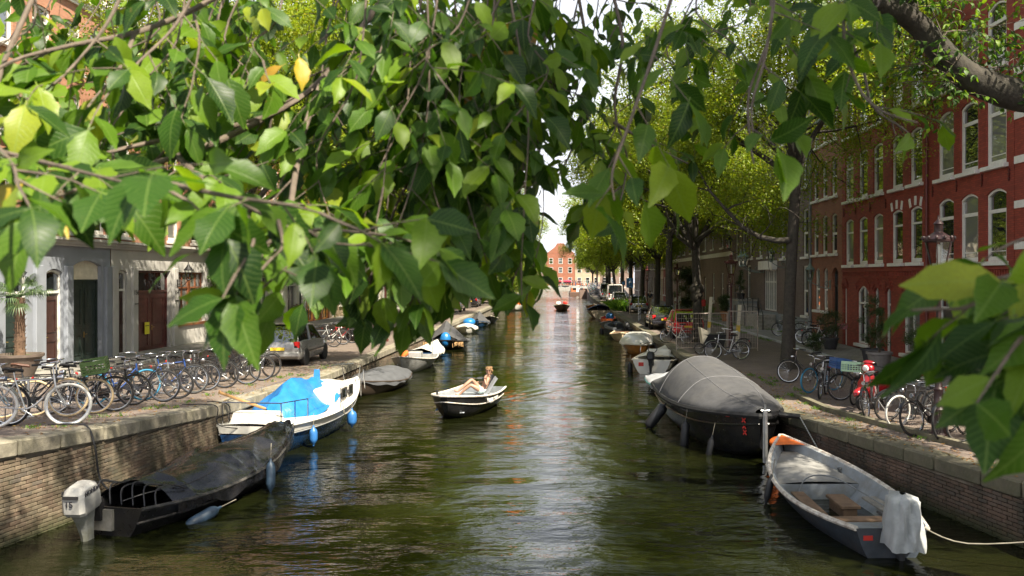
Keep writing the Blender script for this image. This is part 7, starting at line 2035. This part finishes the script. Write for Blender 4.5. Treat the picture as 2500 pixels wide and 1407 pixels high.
# ------------------------------------------------------------------ street lamps, lanterns
def lamp_post(label, loc, m, group='crowned street lanterns', Hs=1.0):
    t = thing('street_lamp', label, 'street lamp', loc, rnd.uniform(0, .5), group)
    MB().lathe([(.17, -.02), (.17, .12), (.13, .16), (.13, .55), (.15, .60), (.10, .66), (.085, .95), (.10, 1.0), (.065, 1.05), (.052, 1.6), (.07, 1.64), (.05, 1.70), (.045, 2.75), (.075, 2.80), (.05, 2.86), (.06, 2.98)], 14).build('post', m, t, True, 50)
    b = MB()
    for k in range(4):
        a = k * PI / 2
        b.tube(smooth([(0.03 * math.cos(a), .03 * math.sin(a), 2.95), (.15 * math.cos(a), .15 * math.sin(a), 3.1), (.17 * math.cos(a), .17 * math.sin(a), 3.26), (.10 * math.cos(a), .10 * math.sin(a), 3.40)], 4), .018, 6)
        b.ball((.22 * math.cos(a) * .8, .22 * math.sin(a) * .8, 2.92), .035, 6, 5)
    b.tube([(0.15 * math.cos(i * PI / 8), .15 * math.sin(i * PI / 8), 3.41) for i in range(16)], .02, 6, closed=True)
    b.build('bracket', m, t, True)
    g = MB(); n = 6
    r0, r1, z0, z1 = .15, .27, 3.43, 3.93
    g.loft([[(r * math.cos(2 * PI * k / n), r * math.sin(2 * PI * k / n), z) for k in range(n)] for r, z in ((r0, z0), (r1, z1))], True).build('lantern_glass', CLEAR, t)
    fr = MB()
    for k in range(n): fr.tube([(r0 * math.cos(2 * PI * k / n), r0 * math.sin(2 * PI * k / n), z0), (r1 * math.cos(2 * PI * k / n), r1 * math.sin(2 * PI * k / n), z1)], .011, 5)
    for r, z in ((r0, z0), (r1, z1)): fr.tube([(r * math.cos(2 * PI * k / n), r * math.sin(2 * PI * k / n), z) for k in range(n)], .014, 5, closed=True)
    fr.build('lantern_frame', m, t)
    cp = MB().lathe([(.29, 3.93), (.30, 3.97), (.24, 4.02), (.16, 4.07), (.085, 4.12), (.08, 4.26), (.10, 4.28), (.06, 4.33), (.02, 4.37), (.015, 4.45)], 14)
    for k in range(12):
        a = 2 * PI * k / 12; cp.ball((.295 * math.cos(a), .295 * math.sin(a), 4.0), (.035, .035, .045), 6, 5)
    cp.build('crown', m, t, True, 50)
    MB().lathe([(.03, 3.43), (.045, 3.5), (.035, 3.58), (.045, 3.62), (.04, 3.85), (.01, 3.88)], 10).build('bulb', mat('frosted_bulb', (.75, .75, .72), .3, var=.03), t, True)
    return t
lamp_post('tall dark crowned street lantern behind the shaded quay bicycles', (7.5, 17.1, zr(17)), mat('lamp_dark', (.035, .016, .016), .45, var=.3))
lamp_post('oxblood crowned street lantern beside the cargo bicycle', (8.0, 40.5, 0), OXBLOOD)
lamp_post('oxblood street lantern behind the black saloon', (9.3, 69, 0), OXBLOOD)
lamp_post('oxblood street lantern past the blue covered motorbike', (9.0, 90, 0), OXBLOOD)
lamp_post('oxblood street lantern on the sunny quay among hanging leaves', (-9.0, 44.0, 0), OXBLOOD)
lamp_post('dark street lantern farther along the sunny quay', (-8.9, 66.0, 0), OXBLOOD)
VERD = mat('verdigris_metal', (.16, .22, .20), .5, var=.2)
def wall_lantern(label, base, ox, m, s=1.0, arm=.65):
    """bracket lantern on a wall; ox is the outward X direction"""
    t = thing('wall_lantern', label, 'lantern', base, 0 if ox > 0 else PI); t.scale = (s,) * 3
    b = MB(); b.tube(smooth([(0, 0, -.25), (.2, 0, -.3), (arm * .8, 0, -.12), (arm, 0, .0)], 4), .018, 6); b.tube(smooth([(.04, 0, -.05), (.16, 0, -.02), (.22, 0, -.12), (.14, 0, -.19), (.09, 0, -.12)], 4), .013, 6); b.box((.01, 0, -.15), (.03, .08, .35)); b.build('bracket', m, t, True)
    g = MB(); n = 6
    g.loft([[(arm + r * math.cos(2 * PI * k / n), r * math.sin(2 * PI * k / n), z) for k in range(n)] for r, z in ((.09, .04), (.17, .42))], True).build('lantern_glass', CLEAR, t)
    f = MB()
    for k in range(n): f.tube([(arm + .09 * math.cos(2 * PI * k / n), .09 * math.sin(2 * PI * k / n), .04), (arm + .17 * math.cos(2 * PI * k / n), .17 * math.sin(2 * PI * k / n), .42)], .011, 5)
    f.lathe([(.03, -.03), (.1, .0), (.09, .04)], 8, (arm, 0, 0)); f.lathe([(.19, .42), (.2, .45), (.09, .58), (.05, .66), (.015, .72), (.012, .8)], 10, (arm, 0, 0)); f.build('lantern_frame', m, t, True, 50)
    MB().ball((arm, 0, .2), (.03, .03, .07), 8, 6).build('bulb', mat('frosted_bulb', (.75, .75, .72)), t)
    return t
wall_lantern('black wall lantern on the white stucco house beside the maroon door', (FL + .16, 39.95, 3.15), 1, IRON, 1.05, .5)
wall_lantern('verdigris scroll lantern on the orange brick house', (FR, 42.5, 3.1), -1, VERD, 1.25, .8)
wall_lantern('dark scroll lantern high on the grey brown house wall', (FR, 62.0, 5.3), -1, IRON, 1.5, .8)
wall_lantern('verdigris lantern half behind the tall elm trunk', (FR, 50.9, 4.2), -1, VERD, 1.25, .7)
for yy in (57.6, 56.4): tag(wall_lantern('one of two grey bracket lanterns paired over the shopfront stoop', (FR, yy, 4.0), -1, VERD, 1.4, .9), group='paired shopfront lanterns')

# ------------------------------------------------------------------ site fence, barrier, signs
def mesh_fence(label, p0, p1, h=1.6, z=0.0):
    a, b_ = Vector((*p0, z)), Vector((*p1, z)); L = (b_ - a).length
    t = thing('mesh_fence', label, 'fence', a, math.atan2(b_.y - a.y, b_.x - a.x), 'site fence panels')
    RF = mat('rusty_galvanised', (.42, .36, .32), .5, .5, var=.25, dirt=(.25, .12, .08), dirt_amt=.5)
    f = MB(); f.tube([(0, 0, -.0), (0, 0, h)], .022, 8); f.tube([(L, 0, 0), (L, 0, h)], .022, 8); f.tube([(0, 0, h), (L, 0, h)], .022, 8); f.tube([(0, 0, .12), (L, 0, .12)], .018, 8); f.build('frame', RF, t, True)
    me = MB().tube([(0, 0, .12), (0, 0, h)], .0055, 5, False).mesh('wire'); n = int(L / .11)
    for i in range(1, n): ob('wire', me, RF, t, loc=(L * i / n, 0, 0))
    me2 = MB().tube([(0, 0, 0), (L, 0, 0)], .0055, 5, False).mesh('cross_wire')
    for k in range(1, 7): ob('cross_wire', me2, RF, t, loc=(0, .008, .12 + (h - .12) * k / 7))
    return t
mesh_fence('tall wire mesh site fence at the quay edge before the red hatchback', (5.15, 38.4), (7.5, 38.9), 1.65)
mesh_fence('wire mesh site fence beside the oxblood lantern post', (7.55, 38.9), (8.75, 38.3), 1.75)
for i, (x, y, h_) in enumerate(((8.15, 39.9, 2.1), (7.35, 43.1, 2.4))):
    p = thing('marker_post', ['cream wooden post with yellow band at the lantern', 'cream wooden post with yellow band at the burled elm'][i], 'post', (x, y, 0))
    p.rotation_euler = (0, R(4), 0)
    MB().box((0, 0, h_ / 2 - .1), (.14, .14, h_)).build('post', CREAM, p); MB().box((0, 0, .9), (.155, .155, .3)).build('band', mat('yellow_band', (.70, .46, .03), .6), p)
x0, y0 = 5.6, 57.0
t = thing('barrier', 'grey slatted bicycle barrier at the quay edge before the silver estate car', 'barrier', (5.75, 64.0, 0), R(82))
for i in range(5): MB().tube([(i * .9, 0, 0), (i * .9, 0, 1.05)], .025, 6).build('post', STEEL, t)
for z in (.45, .72, 1.0): MB().box((1.8, 0, z), (3.7, .03, .11)).build('rail', STEEL, t)
MB().tube([(2.0, .1, 0), (2.0, .1, 2.9)], .02, 6).build('pole', STEEL, t)
s_ = thing('parking_sign', 'blue parking sign on a pale pole by the tall grass', 'sign', (6.1, 76.5, 0))
MB().tube([(0, 0, 0), (0, 0, 3.1)], .045, 8).build('pole', mat('pale_pink_pole', (.55, .40, .33), .6), s_)
bp = MB().box((0, -.06, 2.75), (.62, .03, .85)).build('panel', mat('sign_blue', (.04, .22, .55), .4, var=.05), s_); text(bp, 'P', .5, (.02, -.085, 2.6), (R(90), 0, 0), LETTER_W); MB().box((.0, -.085, 2.42), (.2, .01, .05)).build('bar', LETTER_W, bp)
MB().prism([(-.75, -.02, 2.75), (-.4, -.02, 3.0), (-.4, -.02, 2.5)], (0, .03, 0)).build('arrow_panel', mat('sign_blue', (.04, .22, .55)), s_)
mb = thing('covered_motorbike', 'motorbike under bright blue cover beside bicycles', 'motorbike', (8.1, 67.0, 0), R(70)); MB().loft([[(x_, w_ * math.cos(a), max(.02, z_ + h_ * math.sin(a))) for a in [2 * PI * k / 14 for k in range(14)]] for x_, w_, z_, h_ in ((-1.0, .1, .5, .3), (-.8, .3, .5, .45), (-.3, .35, .5, .5), (.3, .35, .55, .6), (.7, .28, .5, .5), (1.0, .08, .45, .3))], True, True, True).build('cover', mat('blue_cover', (.05, .16, .42), .6, var=.5, scale=7, bump=.5, bscale=8), mb, True)
for sg in (-.7, .7): ob('wheel', BK['tyre'], RUBBER, mb, loc=(sg, 0, .33))
for i, (x, y) in enumerate(((8.0, 64.5), (7.5, 63.6), (7.9, 69.2))): bicycle(['dark bicycle before the blue covered motorbike', 'grey bicycle behind the slatted barrier', 'black bicycle past the blue covered motorbike'][i], (x, y, 0), R(170 - 20 * i), ['black', 'grey', 'black'][i], group='bicycles by the barrier')
rb = thing('post_box', 'red letter box panel on a dark stand before the brown brick house', 'letter box', (10.6, 64.2, 0)); MB().cbox((0, 0, 1.35), (.3, .55, .5), .03).build('box', RED, rb); MB().tube([(0, 0, 0), (0, 0, 1.15)], .035, 6).build('stand', IRON, rb)

# ------------------------------------------------------------------ plants
def shrub(label, loc, h, r, pot=None, m=SHRUB, n=2600, leaf=.05, seed=1, shape='ball', name='potted_shrub', group=None):
    t = thing(name, label, 'plant', loc, 0, group); q_ = random.Random(seed); z0 = 0
    if pot:
        pr_, ph, pm = pot; z0 = ph
        MB().lathe([(pr_ * .72, 0), (pr_ * .95, ph * .85), (pr_ * 1.06, ph * .87), (pr_ * 1.06, ph), (pr_ * .94, ph), (pr_ * .9, ph - .06)], 20).build('pot', pm, t, True, 40); MB().lathe([(.01, ph - .065), (pr_ * .9, ph - .06)], 16).build('soil', mat('potting_soil', (.04, .028, .018), .95), t)
    st_ = MB(); cen = []; rad = []
    for k in range(9):
        a = q_.uniform(0, 2 * PI); rr = r * q_.uniform(.2, .75); zz = z0 + h * q_.uniform(.35, .95)
        if shape == 'cone': rr *= 1.15 - (zz - z0) / h
        p = (rr * math.cos(a), rr * math.sin(a), zz); st_.tube([(0, 0, z0 - .1), (p[0] * .5, p[1] * .5, (z0 + zz) / 2 - .05), p], [.018, .012, .006], 5)
    for k in range(34):
        a = q_.uniform(0, 2 * PI); f = q_.random(); zz = z0 + h * (.12 + .86 * f); pr2 = math.sin(PI * (.12 + .8 * f)) if shape == 'ball' else (1.05 - .95 * f)
        rr = r * pr2 * math.sqrt(q_.random()) * .85; cen.append((rr * math.cos(a), rr * math.sin(a), zz)); rad.append(r * q_.uniform(.25, .42))
    st_.build('stems', TWIG, t); ob('foliage', leaf_cloud('foliage', cen, rad, n, leaf, seed), m, t)
    return t
TERRA = mat('terracotta', (.38, .17, .08), .8, var=.2); GPOT = mat('grey_clay_pot', (.20, .18, .165), .8, var=.15); DPOT = mat('dark_pot', (.04, .04, .045), .6)
shrub('dark clipped shrub in wide grey pot before the red house', (10.95, 29.6, .1), 1.5, .42, (.42, .62, GPOT), seed=2, shape='cone')
shrub('round dark shrub beside the grey bicycle at the house fronts', (11.9, 38.0, .1), 1.2, .75, (.35, .5, DPOT), seed=3, n=4200)
shrub('low round bush in front of the orange house', (10.9, 36.8, .1), .75, .5, None, seed=4, name='low_bush')
shrub('tall dark shrub rising behind the grey potted one', (11.5, 31.8, .1), 1.9, .55, (.4, .55, DPOT), seed=5, n=4200)
shrub('leafy shrub with white blooms in orange pot by the stoop', (11.9, 62.0, .1), 1.15, .75, (.42, .7, TERRA), seed=6, n=3600, leaf=.09)
shrub('clipped conifer standing on the grey stoop', (FR - .85, 59.6, 1.76), 1.7, .48, (.3, .4, DPOT), seed=7, shape='cone', n=3600)
shrub('bright bush at the foot of the brown brick house', (12.4, 72, .1), .9, .6, None, seed=8, m=VINE, name='low_bush')
shrub('dark ivy mound covering the brown brick house wall', (12.6, 86, 0), 4.6, 1.7, None, seed=9, n=9000, leaf=.13, name='ivy_mound')
shrub('dark leafy shrub in pot before the near red house', (11.4, 27.6, .1), 1.3, .5, (.4, .55, TERRA), seed=10)
shrub('flowering bush under the white ground floor windows', (-16.9, 54.6, .1), 1.4, .7, None, seed=12, m=mat_leaf('flower_bush', [(0, (.04, .08, .02)), (.7, (.08, .13, .03)), (.85, (.45, .12, .12)), (1, (.5, .2, .2))], trans=.2), name='low_bush', n=3000, leaf=.08)
# vine on the left house
vt = thing('climbing_vine', 'bright green climbing vine on the white stucco house front', 'vine', (FL + .3, 44.2, 0)); qv = random.Random(4)
cen = [(qv.uniform(.0, .25), qv.gauss(-.3 + .2 * math.sin(z * 2), .22), z) for z in [qv.uniform(.7, 3.9) for _ in range(46)]] + [(qv.uniform(0, .35), qv.uniform(-1.2, .9), qv.uniform(3.0, 4.3)) for _ in range(36)]
MB().tube(smooth([(.0, -.2, 0), (.05, -.35, 1.2), (.05, -.2, 2.4), (.05, -.1, 3.6)], 4), .03, 6).build('stem', TWIG, vt); ob('foliage', leaf_cloud('foliage', cen, [.28] * len(cen), 5200, .10, 9), VINE, vt)
v2 = thing('climbing_vine', 'darker ivy column beside the black arched window', 'vine', (FL + .3, 46.5, 0)); cen = [(qv.uniform(0, .2), qv.gauss(0, .2), qv.uniform(.8, 3.0)) for _ in range(30)]
MB().tube([(0, 0, 0), (.05, .05, 1.5), (.02, 0, 2.9)], .02, 6).build('stem', TWIG, v2); ob('foliage', leaf_cloud('foliage', cen, [.26] * len(cen), 2600, .09, 10), SHRUB, v2)
# facade climbers on the far left houses
for i, y in enumerate((70.5, 79.0, 88.5)):
    v = thing('climbing_vine', ['leafy climber on the tan house front of the sunny bank', 'leafy climber on the pink house front of the sunny bank', 'leafy climber on the cream house front of the sunny bank'][i], 'vine', (FL + .4, y, 0)); cen = [(qv.uniform(0, .5), qv.gauss(0, .8), qv.uniform(.3, 5)) for _ in range(40)]
    MB().tube([(0, 0, 0), (.05, .05, 2.5), (.02, 0, 4.6)], .03, 6).build('stem', TWIG, v); ob('foliage', leaf_cloud('foliage', cen, [.5] * len(cen), 4000, .15, 20 + i), VINE, v)
# palm
pm_ = thing('potted_palm', 'fan palm in a wide dark pot before the shade-coloured stucco house', 'palm', (-16.55, 26.3, zl(26.3) + .0))
MB().lathe([(.30, 0), (.52, .55), (.60, .75), (.66, .78), (.66, .86), (.58, .86), (.55, .78)], 22).build('pot', mat('brown_pot', (.10, .075, .06), .7, var=.2), pm_, True, 40); MB().lathe([(.01, .78), (.57, .79)], 16).build('soil', VINE, pm_)
tr_ = MB(); pts = [(0, 0, .6 + i * .22) for i in range(10)]; tr_.tube(pts, [.15 + .02 * (i % 2) - .004 * i for i in range(10)], 12)
for i in range(60):
    a = i * 2.4; z = .85 + i * .028; tr_.tube([(.12 * math.cos(a), .12 * math.sin(a), z), (.19 * math.cos(a), .19 * math.sin(a), z + .07)], [.02, .006], 4)
tr_.build('trunk', mat('palm_fibre', (.11, .065, .04), .95, var=.4, bump=.8), pm_)
PALM = mat_leaf('palm_leaf', [(0, (.03, .06, .02)), (.6, (.06, .11, .04)), (1, (.10, .15, .06))], trans=.2, rough=.4)
qp = random.Random(2)
for k in range(20):
    a = k * 2.399; el = qp.uniform(-.5, 1.1); d = Vector((math.cos(a) * math.cos(el), math.sin(a) * math.cos(el), math.sin(el))); base = Vector((0, 0, 2.6)); hub = base + d * qp.uniform(.35, .6) + Vector((0, 0, -.05))
    f = MB(); f.tube([base, (base + hub) / 2 + Vector((0, 0, .04)), hub], .010, 4)
    lat = d.cross(Vector((0, 0, 1))).normalized(); upv = lat.cross(d).normalized()
    for j in range(17):
        an = lerp(-1.5, 1.5, j / 16); dd = d * math.cos(an) + lat * math.sin(an); L_ = .52 * (1 - .18 * abs(an)); w_ = (d * -math.sin(an) + lat * math.cos(an)) * .017
        m1 = hub + dd * L_ * .6 + upv * .01; tip = hub + dd * L_ + Vector((0, 0, -.16 - .05 * abs(an)))
        f.add([hub, m1 - w_, tip, m1 + w_], [(0, 1, 2, 3)])
    f.build('frond', PALM, pm_)
# tall grass by the parking sign, tufts and fallen leaves
def blades(name, spots, n, h, m, seed, w=.012, cat='grass', label='grass', spread=.3):
    g = np.random.default_rng(seed); S_ = np.array(spots); k = g.integers(0, len(S_), n)
    base = S_[k] + np.c_[g.normal(0, spread, n), g.normal(0, spread, n), np.zeros(n)]; d = g.normal(0, .35, (n, 3)); d[:, 2] = 1
    L = h * g.uniform(.4, 1.1, n); sd = np.c_[d[:, 1], -d[:, 0], np.zeros(n)]; sd /= np.linalg.norm(sd, axis=1)[:, None] + 1e-6
    v = np.stack([base - sd * w, base + sd * w, base + d * (L * .6)[:, None] + sd * w * .7, base + d * L[:, None] + np.c_[d[:, 0], d[:, 1], -np.abs(d[:, 0])] * (L * .4)[:, None]], 1).reshape(-1, 3)
    me = bpy.data.meshes.new(name); me.from_pydata(v.tolist(), [], [(4 * i, 4 * i + 1, 4 * i + 2, 4 * i + 3) for i in range(n)])
    o = ob(name, me, m); tag(o, label, cat, kind='stuff'); return o
blades('tall_grass', [(5.9, 83 + i * .6, 0) for i in range(6)], 900, 1.3, VINE, 3, .02, label='tall pale grass growing on the quay beside the parking sign')
sp_ = []
for i in range(40):
    y = rnd.uniform(13, 30); sp_.append((xr(y) + rnd.uniform(.45, 1.6), y, zr(y)))
for i in range(30):
    y = rnd.uniform(13, 32); sp_.append((xl(y) - rnd.uniform(.45, 1.2), y, zl(y)))
blades('grass_tufts', sp_, 1500, .10, VINE, 5, .006, label='small green weeds sprouting between the quay stones', spread=.07)
blades('weeds', [(11.4 + rnd.uniform(0, 1.6), rnd.uniform(44, 80), .1) for _ in range(30)] + [(10.7, rnd.uniform(40, 80), 0) for _ in range(30)], 2500, .12, VINE, 6, .008, label='green weeds along the shaded pavement edge', spread=.15)
g = np.random.default_rng(9); n = 1500; V = []; F = []
for i in range(n):
    if g.random() < .6: y = g.uniform(12.5, 30); x = xr(y) + .1 + abs(g.normal(0, .9)); z = zr(y) + .012
    else: y = g.uniform(12.5, 34); x = xl(y) - .1 - abs(g.normal(0, 1.3)); z = zl(y) + .012
    a = g.uniform(0, 6.28); s = g.uniform(.025, .05); c_, s2 = math.cos(a) * s, math.sin(a) * s
    o = len(V); V += [(x - c_, y - s2, z), (x + s2 * .5, y - c_ * .5, z + .012), (x + c_, y + s2, z + .004), (x - s2 * .5, y + c_ * .5, z + .015)]; F.append((o, o + 1, o + 2, o + 3))
me = bpy.data.meshes.new('fallen_leaves'); me.from_pydata(V, [], F)
o = ob('fallen_leaves', me, mat_leaf('dead_leaf', [(0, (.16, .07, .025)), (.5, (.28, .14, .04)), (1, (.36, .24, .06))], trans=.1, rough=.7)); tag(o, 'brown fallen leaves strewn on both quays', 'leaves', kind='stuff')

# ------------------------------------------------------------------ far bridge with bicycles
br = thing('bridge', 'low stone canal bridge crowded with parked bicycles', 'bridge', (0, 172, 0))
dk = MB(); dk.loft([[(x, y, z) for y, z in ((-2.5, 1.0 + .55 * (1 - (x / 9) ** 2)), (2.5, 1.0 + .55 * (1 - (x / 9) ** 2)), (2.5, .62 + .5 * (1 - (x / 9) ** 2)), (-2.5, .62 + .5 * (1 - (x / 9) ** 2)))] for x in [-9 + i * .9 for i in range(20)]], True, True, True); dk.build('deck', mat('grey_bridge_beam', (.40, .40, .38), .7, var=.15), br)
AB = mat_brick('abutment_brick', (.16, .10, .08), (.22, .14, .11), (.2, .17, .14))
for x0, x1 in ((3.6, 9), (-9, -5.6)): MB().bb((x0, -2.6, -2.5), (x1, 2.6, .75)).build('abutment', AB, br)
MB().prism([(5.0, -2.6, -2.5), (5.0, -2.6, 1.1), (5.02, -16, .15), (5.02, -16, -2.5)], (.35, 0, 0)).build('wing_wall', AB, br); MB().prism([(-7.75, -2.6, -2.5), (-7.75, -2.6, 1.1), (-7.75, -16, .15), (-7.75, -16, -2.5)], (-.3, 0, 0)).build('wing_wall', AB, br)
rl = MB()
for y in (-2.35, 2.35):
    for i in range(25):
        x = -9 + i * .75; rl.tube([(x, y, 1.0 + .55 * (1 - (x / 9) ** 2)), (x, y, 2.0 + .55 * (1 - (x / 9) ** 2))], .025, 5)
    for dz in (.5, .98): rl.tube([(-9 + i * .9, y, 1.0 + .55 * (1 - ((-9 + i * .9) / 9) ** 2) + dz) for i in range(21)], .025, 5)
rl.build('railing', IRON, br)
far = MB()
for k in ('frame_step', 'fork', 'handlebar', 'saddle', 'rack', 'chain_case'):
    me = BK[k]; far.add([v.co for v in me.vertices], [tuple(p.vertices) for p in me.polygons])
for x in (.56, -.54):
    for k in ('tyre',):
        me = BK[k]; far.add([(v.co.x + x, v.co.y, v.co.z + WR) for v in me.vertices], [tuple(p.vertices) for p in me.polygons])
fme = far.mesh('bicycle')
fl = ['black', 'blue', 'red', 'grey', 'white', 'teal', 'black', 'black']
for i in range(26):
    x = -7 + i * .58; z = 1.0 + .55 * (1 - (x / 9) ** 2)
    o = ob('bicycle', fme, FRAMES[fl[i % 8]], None, loc=(x, 169.95 + (i % 2) * .25, z), rot=(R(rnd.uniform(-6, 6)), 0, R(90 + rnd.uniform(-35, 35))), slot=True)
    tag(o, 'distant bicycle leaning on the bridge railing', 'bicycle', 'bicycles on the bridge railing')
for i in range(14):
    y = 150 + i * 1.25
    o = ob('bicycle', fme, FRAMES[fl[(i * 3) % 8]], None, loc=(5.9, y, zr(y)), rot=(0, 0, R(180 + rnd.uniform(-25, 25))), slot=True); tag(o, 'distant bicycle on the ramp beside the bridge wing wall', 'bicycle', 'bicycles on the bridge ramp')
for i, (x, c) in enumerate(((1.2, (.65, .08, .22)), (-.6, (.55, .08, .1)))):
    fbx = thing('flower_box', ['bright pink flower box on the bridge railing', 'red flower box on the bridge railing'][i], 'flower box', (x, 169.2, 1.95 + .2)); MB().box((0, 0, 0), (1.3, .3, .3)).build('box', IRON, fbx)
    ob('blooms', leaf_cloud('blooms', [(-.5 + .2 * k, 0, .25) for k in range(6)], [.4] * 6, 700, .12, 40 + i), mat_leaf('blooms_%d' % i, [(0, c), (1, tuple(min(1, v * 1.3) for v in c))], trans=.3, rough=.6), fbx)

# mooring cables over the sunny quay coping, bits of rubbish
for i, pts in enumerate(([(-9.3, 15.6, .62), (-8.75, 15.3, .68), (-8.38, 15.2, .66), (-8.24, 15.2, .3), (-8.2, 15.3, -.3), (-7.9, 15.2, -.55)], [(-8.9, 20.2, .30), (-8.3, 20.0, .33), (-7.95, 19.9, .28), (-7.9, 19.8, -.1), (-7.5, 20.1, -.25)], [(-8.6, 20.9, .27), (-8.2, 20.6, .30), (-7.9, 20.5, .2), (-7.85, 20.4, -.35), (-7.3, 20.4, -.1)])):
    tag(MB().tube(smooth(pts, 5), .017 if i == 0 else .012, 6).build('mooring_cable', mat('black_cable', (.02, .02, .022), .5), None, True), ['thick black cable hanging over the sunny quay coping near the outboard motor', 'thin black mooring line dropping to the yacht stern', 'second thin mooring line beside the yacht stern'][i], 'cable')
